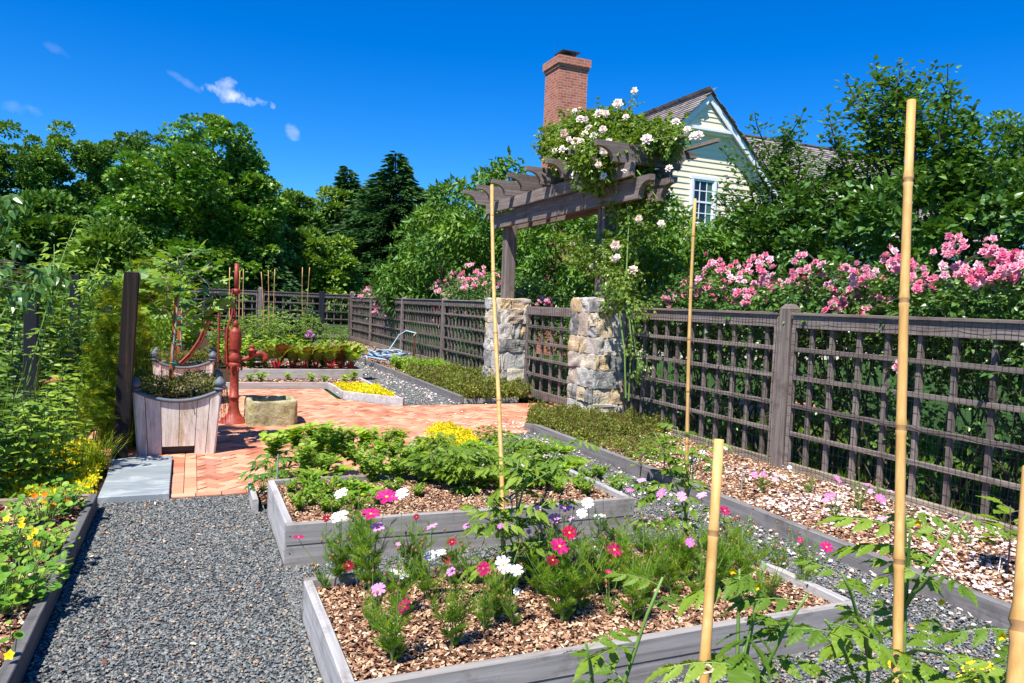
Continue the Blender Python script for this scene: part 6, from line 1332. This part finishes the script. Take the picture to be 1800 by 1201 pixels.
# petunias
r = ob('petunia_plant', G(905, 838, Bz), 'white petunias flowering in the middle right of the vegetable bed', 'petunia'); o = G(905, 838, Bz); g = Geo(); dpp = depth(o)
for k in range(160): a = rng.random()*6.3; g.batch(T_OVAL, [[rng.normal(0, .13), rng.normal(0, .1), rng.uniform(.02, .16)]], [[math.cos(a), math.sin(a), .4]], [[0, 0, 1]], .045)
g.build('leaves', M['l_mid'], r)
for x, y in ((850, 822), (862, 830), (875, 815), (918, 822), (928, 838), (940, 835), (965, 822), (915, 838), (868, 822)): flower_part(r, DD(x, y, dpp-.03)-o, M['p_white'], .034, (-.3+rng.normal(0, .3), -.5, .7), T_NASTF)
r = ob('pink_flower', G(572, 862, Bz), 'single pale pink round flower on a thin stalk among the herbs', 'flower'); o = G(572, 862, Bz); q = DD(573, 846, depth(o))-o; g = Geo(); g.tube([(0, 0, 0), q], .002, 5); g.build('stalk', M['stem'], r); flower_part(r, q, M['p_pink'], .03, (-.1, -.2, 1), T_ROSES)
# yellow clumps (nobody could count the sprigs)
def carpet(name, poly, n, h, leaf, ls, mat, label, cat, z=.06, clumpy_=.0, ht=None, up=1.0, spikes=0):
    P = pts_in(poly, n); q_ = rng.random(6)*6; w1 = np.sin(P[:, 0]*9+q_[0]+2*np.sin(P[:, 1]*5))*np.cos(P[:, 1]*7+q_[1]); w2 = np.sin(P[:, 0]*23+q_[2]+3*np.sin(P[:, 1]*3+q_[3]))*np.cos(P[:, 1]*19+q_[4]); k = h*(ht(P) if ht else 1)*np.clip(.62+.3*w1+.25*w2, .12, 1.3); n_ = len(P); g = Geo(); m_ = 3; rn = np.clip(.5+.28*w1-.2*w2+rng.normal(0, .2, n_), 0, 1)
    for j in range(m_):
        zz = z+k*rng.random(n_)**.6; d = rdir(n_, up); g.batch(leaf, np.column_stack([P+rng.normal(0, ls*.4, P.shape), zz]), d, rdir(n_, .8), ls*rng.uniform(.6, 1.3, n_), 0, rn)
    if spikes:
        i_ = rng.choice(n_, int(n_*spikes)); Q = np.column_stack([P[i_], z+k[i_]*.8]); g.batch(T_BLADE, Q, nrm(np.column_stack([rng.normal(0, .3, (len(i_), 2)), np.ones(len(i_))])), rdir(len(i_)), rng.uniform(.05, .13, len(i_)), 0, .1)
    return tag(g.build(name, M[mat]), label, cat, kind='stuff')
ed = lambda poly: (lambda P: np.clip(np.min(np.linalg.norm(P[:, None]-np.array(poly)[None], axis=2), axis=1)*3, .35, 1))
yp1 = [(2.2, 7.5), (2.75, 7.15), (2.96, 7.6), (2.95, 8.33), (2.2, 7.62)]
carpet('yellow_ground_cover', yp1, 9000, .22, T_OVAL, .022, 'l_yel', 'bright yellow sedum clump behind the vegetable bed', 'ground cover', ht=ed(yp1))
yp2 = [(2.27, 11.95), (2.93, 11.05), (2.95, 12.7), (2.6, 13.1), (2.28, 13.1)]
carpet('yellow_ground_cover', yp2, 4200, .14, T_OVAL, .03, 'l_yel', 'bright yellow sedum clump at the far patio corner', 'ground cover', ht=ed(yp2))
carpet('creeping_herb', [(4.02, 7.2), (5.5, 7.5), (5.5, 8.65), (4.95, 8.7), (4.9, 9.5), (4.3, 9.25), (3.98, 8.6)], 3800, .24, T_OVAL, .026, 'l_thyme', 'olive and reddish creeping herb at the foot of the right pillar', 'ground cover', .06, spikes=.12)
carpet('creeping_herb', [(4.02, 6.2), (4.7, 6.4), (5.2, 7.3), (4.0, 7.3)], 1100, .12, T_OVAL, .026, 'l_thyme', 'thin straggling edge of the creeping herb over the mulch', 'ground cover', .09)
carpet('creeping_herb', [(4.02, 11.05), (5.1, 11.1), (5.4, 11.5), (5.45, 14.6), (4.15, 15.2), (4.02, 14)], 1700, .30, T_OVAL, .04, 'l_thyme', 'creeping herb at the foot of the left pillar along the far path', 'ground cover', .05, spikes=.12)
carpet('low_flowers', [(4.15, 15), (5.35, 14.6), (5.35, 17), (4.3, 17.2)], 900, .26, T_OVAL, .045, 'l_bright', 'light green low plants in the far border before the hose', 'ground cover', .06)
for i, (x, y, h_, lb) in enumerate(((830, 655, .55, 'light green leafy plant against the far fence, left of the left pillar'), (655, 600, .6, 'tall green plant at the far corner post'), (700, 650, .3, 'small green plant below the coiled hose'))):
    bushy('border_plant', h_, .22, T_OVAL, .09, 'l_bright', 16, 9, 30+i, lb, 'plant', G(x, y, .08))
for i, (x, y, h_, lb) in enumerate(((1165, 842, .34, 'young eggplant with bright leaves in front of the fence, left of thin stake'), (1125, 838, .22, 'small olive seedling between the creeping herb and eggplant'), (1770, 1010, .42, 'young eggplant with big drooping leaves by the right end of the fence'))):
    r = ob('eggplant', G(x, y, .1), lb, 'vegetable plant'); g = Geo(); st = Geo(); n = 14
    st.tube([(0, 0, 0), (.01, 0, h_*.5), (0, .01, h_)], [.006, .005, .003], 6)
    for j in range(n): a = j*2.4+i; k = .35+.65*j/n; d = np.array([math.cos(a), math.sin(a), .35]); q0 = np.array([0, 0, h_*k]); q1 = q0+d*.05; st.tube([q0, q1], .0025, 4); g.batch(T_SERR, [q1], [d], [[-d[0]*.3, -d[1]*.3, 1]], .15 if i != 1 else .09, 0, [rng.random()], 1.5)
    g.build('leaves', M['l_tom'], r); st.build('stem', plain('purple stem', (.14, .08, .08), .6), r)
# ---- chard, kale and the far bed
def chard(p, h, seed, label, mat='l_chard', stem='redstem'):
    r = ob('chard_plant', p, label, 'chard', 'red chard along the far bed'); g = Geo(); st = Geo(); rg = np.random.default_rng(seed)
    for j in range(9):
        a = j*2.4; R_ = rg.uniform(.05, .14); q = np.array([math.cos(a)*R_, math.sin(a)*R_, h*rg.uniform(.35, .5)]); st.tube([(math.cos(a)*.02, math.sin(a)*.02, 0), q*[.6, .6, .6], q], [.012, .010, .007], 5); d = np.array([math.cos(a)*.5, math.sin(a)*.5, 1]); g.batch(T_FRILL, [q], [d], [[-d[0]*2, -d[1]*2, .6]], h*rg.uniform(.5, .75), 0, [rg.random()], .75)
    g.build('leaves', M[mat], r); st.build('red_stalks', M[stem], r); return r
for i, x in enumerate((487, 513, 535, 555, 580, 598, 616)):
    pos = ('leftmost', 'second', 'third', 'middle', 'fifth', 'sixth', 'rightmost')[i]; y = 14.55+.1*(i % 2); c = PY(x, 640, y); c[2] = .19
    chard(c, .52, i, pos+' red stalked chard in the row along the far bed', 'l_chard' if i != 6 else 'l_bright')
VG = 'green vegetable clumps in the far bed'
v1 = bushy('vegetable_clump', .55, .22, T_OVAL, .10, 'l_bright', 22, 9, 41, 'light green clump at the left of the far bed behind the pump', 'vegetable plant', PY(440, 640, 14.9)*[1, 1, 0]+[0, 0, .19], VG)
v2 = bushy('vegetable_clump', .95, .30, T_TOMS, .17, 'l_tom', 16, 10, 42, 'tall leafy tomato like clump round the left far stakes', 'vegetable plant', PY(470, 600, 17)*[1, 1, 0]+[0, 0, .15], VG)
v3 = lettuce(PY(585, 600, 16.0)*[1, 1, 0]+[0, 0, .35], .34, 'blue green kale behind the chard, middle', 'l_blue', 20, 1.3, T_FRILL, VG, 9, 'kale_plant', 'kale')
FB = ((465, 14.9, 1, 0), (425, 15.3, 1.1, 0), (492, 15.1, 1.1, 0), (520, 15.2, 1.15, 0), (545, 15.1, 1.0, 0), (568, 15.3, 1.0, 0), (600, 15.3, .95, 0), (618, 15.4, .9, 0), (437, 16.6, .95, 1), (500, 17.2, .95, 1), (530, 17.3, 1.1, 1), (545, 17.5, 1.0, 1), (452, 18, 1.05, 1), (420, 17.0, .9, 1), (480, 19.5, 1.1, 1), (575, 18.5, .75, 1), (600, 19.2, .7, 1), (570, 16.3, 1, 2), (600, 16.2, 1., 2), (440, 15.8, 1, 2), (400, 15.2, 1, 0), (385, 16.5, 1, 1))
FL_ = rowlabels([(('light green clump in the far bed', 'tall leafy clump in the far bed', 'blue green kale in the far bed')[q[3]], PY(q[0], 600, q[1])[0], q[1]) for q in FB])
for i, (x, y, s_, k) in enumerate(FB):
    c = PY(x, 600, y); copy_thing((v1, v2, v3)[k], (c[0], y, .19 if k < 2 else .3), i*1.3, s_, FL_[i], VG)
nf = bushy('seedling', .14, .12, T_OVAL, .06, 'l_lime', 9, 6, 44, 'lime green seedling at the left of the strip below the chard bed', 'seedling', (0.95, 13.85, .06), 'seedlings in the strip below the far bed')
for i, (x, y) in enumerate(((1.25, 13.8), (1.6, 13.9), (1.95, 13.75), (2.35, 13.7), (2.7, 13.8), (2.5, 13.45))): copy_thing(nf, (x+rng.uniform(-.12, .12), y+rng.uniform(-.2, .2), .06), i, rng.uniform(.8, 1.4), ('second', 'third', 'fourth', 'fifth', 'sixth', 'rightmost')[i]+' lime green seedling from the left below the far bed')
# mauve allium balls
for i, (x, y, Y) in enumerate(((545, 590, 15.6), (505, 590, 19))):
    if i == 0:
        c = PY(x, y-2, Y); r = ob('allium_flower', c*[1, 1, 0]+[0, 0, .2], 'mauve pink flower ball above the chard leaves', 'flower'); g = Geo(); d = rdir(60); g.batch(T_OVAL, d*.05+[0, 0, c[2]-.2], d, rdir(60), .05); g.build('head', M['p_lilac'], r); g = Geo(); g.tube([(0, 0, 0), (0, 0, c[2]-.2)], .006, 5); g.build('stalk', M['stem'], r)
# ---- planter contents: creeping filler and potted figs
def fig(pl, label, seed, h=1.75, sc=1.):
    x, y = pl.location.x, pl.location.y; o = np.array([x-.02, y, .56]); r = ob('fig_tree', o, label, 'fig tree', 'young fig trees in the planter boxes'); st = Geo(); g = Geo(); rg = np.random.default_rng(seed); Wd = lambda px, py: PY(px, py, y)-o
    if seed == 1:
        tr = [Wd(*q) for q in ((306, 650), (303, 620), (308, 580), (312, 540), (317, 500), (316, 470), (312, 450))]; brs = [[(311, 575), (300, 550), (285, 540), (266, 531), (258, 512)], [(314, 556), (335, 545), (352, 538), (375, 515)], [(313, 577), (335, 570), (350, 555), (368, 540)], [(303, 532), (293, 520), (294, 508), (300, 495)], [(317, 500), (345, 480), (365, 500), (385, 530)], [(316, 480), (300, 465), (285, 455), (272, 450)], [(316, 470), (330, 450), (345, 440)], [(317, 500), (335, 495), (350, 475), (372, 470)], [(352, 538), (380, 540), (400, 545)], [(317, 490), (290, 490), (270, 480)]]
    else:
        tr = [Wd(*q) for q in ((322, 630), (318, 600), (320, 560), (318, 530))]; brs = [[(320, 560), (335, 545), (345, 535)]]
    st.tube(tr, np.linspace(.014, .007, len(tr)), 7); ends = []
    for b in brs:
        P = [Wd(*q)+[0, rg.uniform(-.15, .15)*k, 0] for k, q in enumerate(b)]; st.tube(P, np.linspace(.009, .004, len(P)), 6); ends += P[1:]
    ends = np.array(ends+tr[-2:])
    for e in ends:
        for j in range(4): a = rg.random()*6.3; d = np.array([math.cos(a), math.sin(a), rg.uniform(-.25, .6)]); g.batch(T_FIG, [e+d*.05], [d], [[-.3*d[0]+rg.normal(0, .3), -.5+rg.normal(0, .3), 1]], rg.uniform(.10, .17), 0, [rg.random()])
    g.build('leaves', M['l_fig'], r); st.build('trunk', M['figbark'], r, smooth=True); return r
fig(PL1, 'young fig tree with big lobed leaves in the nearer planter box', 1); fig(PL2, 'slim fig stem in the farther planter box', 2)
for i, (pl, pts, lb) in enumerate(((PL1, ((299, 652), (312, 505)), 'red brown wooden stake tied to the fig in the nearer planter'), (PL2, ((313, 620), (316, 545)), 'red brown wooden stake in the farther planter box'))):
    a, b = PY(*pts[0], pl.location.y+.02), PY(*pts[1], pl.location.y+.02); a[2] = .5; r = ob('wooden_stake', a, lb, 'stake'); g = Geo(); d = b-a; g.add([(-.022, -.022, 0), (.022, -.022, 0), (.022, .022, 0), (-.022, .022, 0)]+[tuple(d+np.array(q)) for q in ((-.022, -.022, 0), (.022, -.022, 0), (.022, .022, 0), (-.022, .022, 0))], [(0, 1, 5, 4), (1, 2, 6, 5), (2, 3, 7, 6), (3, 0, 4, 7), (4, 5, 6, 7)], 0, .6); g.build('shaft', M['stakered'], r)
    for k in ((.97, .72, .52, .33, .17) if i == 0 else (.4,)): g = Geo(); q = d*k; g.tube([q+np.array([.02+.042*math.cos(t), .03*math.sin(t)-.0, .004*math.sin(2*t)]) for t in np.linspace(0, 6.28, 14)], .0075, 5); g.build('tie', M['green_tie'], r)
def filler(pl, label, seed):
    r = ob('creeping_filler', (pl.location.x, pl.location.y, .56), label, 'creeping plant', 'creeping plants in the planter boxes'); n = 2600; g = Geo(); P = rng.uniform(-.36, .36, (n, 2)); z = rng.random(n)**.7*.16+.03*np.sin(P[:, 0]*11)+.03; g.batch(T_OVAL, np.column_stack([P, z]), rdir(n, .3), rdir(n, 1), rng.uniform(.014, .03, n)); g.build('leaves', M['l_thyme'], r)
    g = Geo(); h_ = Geo()
    for k in range(46):
        a = rng.uniform(-2.3, .9); e = np.array([.37*math.cos(a), .37*math.sin(a)*.9, .1]); P = [e*[.6, .6, .6], e+[.04, 0, .07], e+[.09, rng.normal(0, .03), -.05], e+[.11+rng.normal(0, .03), rng.normal(0, .04), -.2-rng.random()*.25]]; g.tube(P, .0015, 3); Q = np.array(P); m_ = 12; t = rng.random(m_)*2.9; i0 = t.astype(int); q = Q[i0]+(Q[i0+1]-Q[i0])*(t-i0)[:, None]; h_.batch(T_OVAL, q, rdir(m_), rdir(m_), .02)
    for k in range(50): a = rng.random()*6.3; g.tube([(rng.uniform(-.3, .3), rng.uniform(-.3, .3), .05), (.3*math.cos(a), .3*math.sin(a), .22), (.42*math.cos(a), .42*math.sin(a), .2*rng.random()+.05)], .0016, 3)
    g.build('twigs', M['l_dry'], r); h_.build('trailing_leaves', M['l_dry'], r); return r
filler(PL1, 'olive creeping plant filling and trailing from the nearer planter box', 1); filler(PL2, 'brownish creeping plant filling the farther planter box', 2)
# ---- left: nasturtiums, perennials, golden shrub, reeds
def nasturtium(p, R_, n, fl, seed, label):
    r = ob('nasturtium_plant', p, label, 'nasturtium', 'nasturtiums in the left bed'); g = Geo(); st = Geo(); rg = np.random.default_rng(seed)
    for j in range(int(n*1.9)):
        a = rg.random()*6.3; q = np.array([math.cos(a)*R_*math.sqrt(rg.random()), math.sin(a)*R_*math.sqrt(rg.random()), rg.uniform(.04, .20)]); st.tube([(q[0]*.3, q[1]*.3, 0), q*[.7, .7, .9], q], .0018, 4); s_ = rg.uniform(.022, .05); nn = np.array([rg.normal(-.1, .35), rg.normal(-.3, .35), 1]); y = nrm(np.cross(nn, [1, .2, 0])); g.batch(T_ROUND, [q-y*s_*.5], [y], [nn], s_, 0, [rg.random()])
    g.build('leaves', M['l_nast'], r); st.build('stalks', M['stem'], r)
    for (x, y, c) in fl: flower_part(r, DD(x, y, depth(p)-.05)-p, M['p_'+c], .025, (-.1+rg.normal(0, .3), -.7, .6), T_NASTF)
    return r
for i, (x, y, R_, n, fl, lb) in enumerate(((75, 915, .20, 46, [(60, 873, 'orange'), (80, 870, 'orange'), (92, 890, 'orange'), (78, 882, 'orange')], 'nasturtium with orange flowers at the far end of the left bed'), (110, 900, .16, 34, [(117, 868, 'orange'), (117, 880, 'orange')], 'nasturtium with a scarlet orange flower beside the edging board'), (60, 985, .22, 48, [(64, 957, 'orange'), (38, 925, 'yellow'), (60, 935, 'yellow')], 'nasturtium with yellow orange flower in the middle of the left bed'), (15, 960, .22, 44, [(12, 913, 'yellow'), (40, 915, 'yellow'), (55, 945, 'yellow')], 'pale nasturtium with yellow flowers at the left photo edge'), (35, 1050, .22, 52, [], 'bright nasturtium leaves beside the edging board, nearer'), (5, 1075, .16, 36, [], 'nasturtium leaves at the left edge, nearest the camera'), (20, 1168, .05, 2, [(17, 1153, 'yellow')], 'single cream bud leaning on the near edging board'), (-60, 1000, .25, 50, [], 'nasturtium leaves just entering the left edge of the photo'))):
    nasturtium(G(x, y, .09), R_, n, fl, i, lb)
def perennial(h, seed, leaf=T_OVAL, ls=.08, mat='l_mid', nst=7, w=.22, label='', p=(0, 0, 0), group='tall leafy perennials on the left', top=None):
    r = ob('tall_perennial', p, label, 'perennial', group); g = Geo(); st = Geo(); rg = np.random.default_rng(seed)
    for i in range(nst):
        a = rg.random()*6.3; b = np.array([math.cos(a)*w*rg.random(), math.sin(a)*w*rg.random(), 0]); L = h*rg.uniform(.75, 1.05); e = b*1.8+[rg.normal(0, .05), rg.normal(0, .05), L]; st.tube([b, b+(e-b)*.5+[0, 0, 0], e], [.005, .004, .002], 5)
        m_ = int(L/.07)
        for j in range(m_):
            k = .12+.88*j/m_; q = b+(e-b)*k
            for s_ in (0, PI): 
                t = j*1.57+s_+rg.normal(0, .2); d = np.array([math.cos(t), math.sin(t), .35]); g.batch(leaf, [q], [d], [[-d[0]*.4-.15+rg.normal(0, .35), -d[1]*.4-.4+rg.normal(0, .35), .8]], 1.45*ls*rg.uniform(.7, 1.15)*(1.1-.45*k), 0, [rg.random()])
    g.build('leaves', [M[mat], M['stem']], r); st.build('stems', M['stemdark'], r); return r
pr = perennial(.95, 1, label='tall leafy perennial at the left edge, nearest one', p=(-1.35, 6.4, 0)); pr2 = perennial(.8, 2, T_NAR, .12, 'l_bright', label='narrow leaved perennial behind the nasturtiums', p=(-1.0, 6.6, 0)); pr3 = perennial(1.35, 3, T_OVAL, .11, 'l_mid', 9, .3, 'very tall leafy perennial in the left thicket', (-2.1, 8.3, 0))
rg = np.random.default_rng(77); side = ('left of the charred post', 'behind the slate grey post', 'in front of the slate grey post', 'by the stepping stones', 'at the back of the thicket', 'near the yellow creepers')
PLs = [(pr, -1.6, 6.7, 1.05), (pr, -1.15, 6.9, .85), (pr, -1.85, 7.3, 1.15), (pr, -1.45, 7.2, .9), (pr2, -1.3, 6.3, .8), (pr2, -.95, 7.0, .7), (pr2, -1.75, 6.3, 1.), (pr3, -2.6, 8.0, 1.0), (pr3, -2.0, 9.4, .9), (pr, -2.2, 7.6, 1.2), (pr3, -2.7, 9.6, 1.05), (pr3, -1.9, 10.9, .85), (pr2, -1.3, 9.9, 1.0), (pr2, -1.2, 10.8, 1.1), (pr3, -1.2, 12.2, .95), (pr3, -2.4, 12.0, 1.1), (pr3, -1.9, 12.6, 1.05), (pr3, -.9, 13.5, .9), (pr3, -1.5, 14.2, 1.1), (pr3, -3.0, 11.0, 1.2), (pr3, -3.0, 14.0, 1.3), (pr3, -2.2, 14.8, 1.25), (pr, -1.9, 5.95+.5, 1.1), (pr2, -1.15, 8.6, .9), (pr3, -3.2, 8.8, 1.2), (pr3, -1.0, 15.5, 1.0)]
RL = rowlabels([({id(pr): 'leafy green perennial in the left thicket', id(pr2): 'narrow leaved light green perennial on the left', id(pr3): 'very tall broad leaved perennial on the left'}[id(q[0])], q[1], q[2]) for q in PLs])
for i, (s_, x, y, k) in enumerate(PLs):
    kd = {id(pr): 'leafy green perennial', id(pr2): 'narrow leaved light green perennial', id(pr3): 'very tall broad leaved perennial'}[id(s_)]; nb = 'just left of the charred post' if (x > -1.3 and y < 9.2) else ('beyond the charred post' if x > -1.4 else ('at the left edge before the slate grey post' if y < 8 else ('around the slate grey post' if y < 10 else 'deep in the left thicket')))
    copy_thing(s_, (x, y, 0), i*1.7, k, RL[i])
# blackberry canes arching up at the left
r = ob('bramble', (-1.9, 7.6, 0), 'bramble canes with toothed leaves arching over the slate grey post', 'bramble'); o = np.array([-1.9, 7.6, 0]); g = Geo(); st = Geo()
for pl in (((40, 700), (75, 560), (110, 440), (135, 390)), ((60, 680), (90, 540), (98, 460), (95, 430)), ((20, 640), (30, 500), (60, 445), (110, 470)), ((100, 620), (140, 520), (180, 470), (200, 490)), ((90, 650), (130, 560), (160, 500), (175, 455)), ((0, 560), (30, 500), (90, 480), (130, 500))):
    P = [PY(x, y, 7.7+rng.uniform(-.4, .4))-o for x, y in pl]; P = [P[0]*(1-k)**3+P[1]*3*k*(1-k)**2+P[2]*3*k*k*(1-k)+P[3]*k**3 for k in np.linspace(0, 1, 12)]; st.tube(P, np.linspace(.006, .003, 12), 5)
    for j, q in enumerate(P[2:]): 
        for t in range(2): a = rng.random()*6.3; d = np.array([math.cos(a), math.sin(a)*.6, .25]); g.batch(T_TRI, [q+d*.05], [d], [[0, -.4, 1]], rng.uniform(.07, .11), 0, [rng.random()])
g.build('leaves', M['l_bright'], r); st.build('canes', M['stem'], r)
# drooping branch entering at the upper left
r = ob('cherry_branch_tree', (-3.4, 7.2, 0), 'drooping glossy branches of a young tree entering at the left edge', 'young tree'); o = np.array([-3.4, 7.2, 0]); g = Geo(); st = Geo(); P = []
st.tube([(0, 0, 0), (.05, 0, 1.2), (.1, 0, 2.2)], [.05, .04, .03], 7)
for (x, y) in ((0, 345), (25, 350), (10, 380), (5, 400), (30, 430), (0, 480), (25, 490), (45, 480), (60, 470), (80, 480), (95, 470), (40, 510), (15, 520), (60, 500), (75, 520), (5, 460), (105, 490), (20, 505), (-10, 500), (50, 465)):
    q = PY(x, y, 7.0+rng.uniform(-.3, .3))-o; st.tube([(.05, 0, 1.6+rng.random()*.5), q*[.6, .6, 1]+[0, 0, .1], q], [.012, .008, .003], 5); P += [q+rng.normal(0, .035, 3) for _ in range(9)]
P = np.array(P); n = len(P); g.batch(T_OVAL, P, nrm(np.column_stack([rng.normal(.3, .4, n), rng.normal(-.1, .4, n), rng.uniform(-1.1, -.2, n)])), rdir(n, .8), rng.uniform(.08, .13, n), 0, None, .75); g.build('leaves', M['l_apple'], r); st.build('branches', M['bark'], r)
# golden shrub, reeds and grass beside the charred post
r = ob('golden_shrub', (-.82, 8.35, 0), 'feathery golden yellow shrub wrapping the charred post', 'golden shrub'); g = Geo(); C = []
for (x, y, Y, k) in ((192, 560, 8.1, 5), (188, 600, 8.1, 6), (185, 640, 8.0, 6), (180, 680, 8.0, 4), (185, 720, 7.9, 3), (192, 520, 8.2, 3), (250, 500, 8.6, 6), (262, 515, 8.7, 6), (245, 540, 8.6, 5), (240, 580, 8.6, 5), (270, 495, 8.7, 4), (235, 620, 8.4, 4), (175, 740, 7.7, 4), (165, 700, 7.8, 4)):
    for j in range(k*2): C.append(PY(x+rng.normal(0, 9), y+rng.normal(0, 14), Y+rng.normal(0, .08))-[-.82, 8.35, 0])
C = np.array(C); idx = np.repeat(np.arange(len(C)), 9); n = len(idx); a = rng.random(n)*6.3; g.batch(T_FE[1], C[idx]+rng.normal(0, .03, (n, 3)), np.stack([np.cos(a), np.sin(a), rng.normal(0, .3, n)], 1), rdir(n, 1.5), rng.uniform(.07, .13, n), 0, None, 1.3); g.build('foliage', M['l_gold'], r)
g = Geo()
for k in range(12): g.tube([(rng.normal(0, .05), rng.normal(0, .05), 0), C[rng.integers(len(C))]], [.008, .003], 5)
g.build('branches', M['bark'], r)
def blades(n, w, h, lean, seed, wid=.5, curve=.3):
    g = Geo(); rg = np.random.default_rng(seed)
    for i in range(n):
        a = rg.random()*6.3; b = np.array([rg.normal(0, w), rg.normal(0, w), 0]); L = h*rg.uniform(.55, 1.1); d = np.array([math.cos(a), math.sin(a), 0])*lean*rg.random(); P = [b+d*L*k**1.6+np.array([0, 0, L*(k-curve*k*k*rg.random())]) for k in np.linspace(0, 1, 6)]; wd = .004*wid
        s_ = np.array([-math.sin(a), math.cos(a), 0])*wd; V = []
        for k, q in enumerate(P): V += [q-s_*(1-k/5.5), q+s_*(1-k/5.5)]
        g.add(V, [(2*k, 2*k+1, 2*k+3, 2*k+2) for k in range(5)], 0, rg.random())
    return g
o = blades(230, .05, .42, .9, 3, 1.3).build('grass_tuft', M['l_gold']); o.location = (-.78, 7.25, 0); tag(o, 'yellow green grass tuft fanning out beside the slate slab', 'grass')
o = blades(420, .09, 1.35, .22, 5, 1.6, .1).build('reed_clump', M['l_grass']); o.location = (-.62, 8.45, 0); tag(o, 'tall thin green reeds between the charred post and the planter', 'reeds')
o = blades(200, .12, 1.5, .35, 6, 1.2, .3).build('reed_clump', M['l_grass']); o.location = (-1.0, 11.2, 0); tag(o, 'fine grassy reeds behind the golden shrub', 'reeds')
o = blades(220, .3, 1.1, .5, 8, 1.4, .3).build('wispy_grass', M['l_grass']); o.location = (-1.7, 7.6, 0); tag(o, 'wispy seeding grass stalks among the left perennials', 'grass')
carpet('yellow_creeper', [(-1.5, 6.2), (-.68, 6.2), (-.7, 7.5), (-.9, 8.3), (-1.6, 8.3)], 2200, .12, T_OVAL, .03, 'l_yel', 'yellow green creeping jenny carpeting the left planting', 'ground cover', .01)
carpet('green_creeper', [(-4.5, 6.1), (-1.6, 6.2), (-1.2, 9), (-.9, 13), (-1, 16), (-6, 16)], 420, .35, T_OVAL, .06, 'l_mid', 'low green undergrowth of the left planting', 'ground cover', .01)
# shrubs filling the thicket behind the posts
def shrub(x, y, r_, h, mat, leaf, ls, label, n=60, nl=90):
    rr = ob('thicket_shrub', (x, y, 0), label, 'shrub', 'shrubs of the left thicket'); C = clumps([(0, 0, h*.5, r_, r_, h*.5)], n, .4); g = Geo(); crown(g, C, .24, nl, leaf, ls, zflat=.8, cen=(0, 0, 0)); g.build('foliage', M[mat], rr); g = Geo(); limbs(g, (0, 0, 0), C, .03, .3, 8); g.build('stems', M['bark'], rr); return rr
shrub(-3.6, 12.5, 1.3, 1.9, 'l_mid', T_OVAL, .09, 'big green shrub behind the slate grey post'); shrub(-2.6, 16.5, 1.5, 2.0, 'l_mid', T_OVAL, .10, 'green shrub behind the pair of small dark posts', 70); shrub(-1.0, 17.5, 1.2, 1.9, 'l_bright', T_OVAL, .10, 'lighter green shrub behind the golden shrub and fig'); shrub(-5.5, 15, 1.8, 2.3, 'l_mid', T_OVAL, .1, 'green shrub at the left edge behind the thicket', 80)
shrub(-.75, 14.8, .55, 1.75, 'l_bright', T_NAR, .09, 'fine leaved bright shrub right of the charred post top', 40); shrub(-1.1, 19.5, 1.0, 2.3, 'l_far2', T_OVAL, .11, 'pale tipped shrub above the charred post', 50)
carpet('lawn_grass', [(5.6, 2.5), (9, 2.5), (9, 9.1), (5.6, 9.0)], 900, .07, T_BLADE, .09, 'l_grass', 'mown grass glimpsed through the near lattice fence', 'grass', -.02, up=2.5)
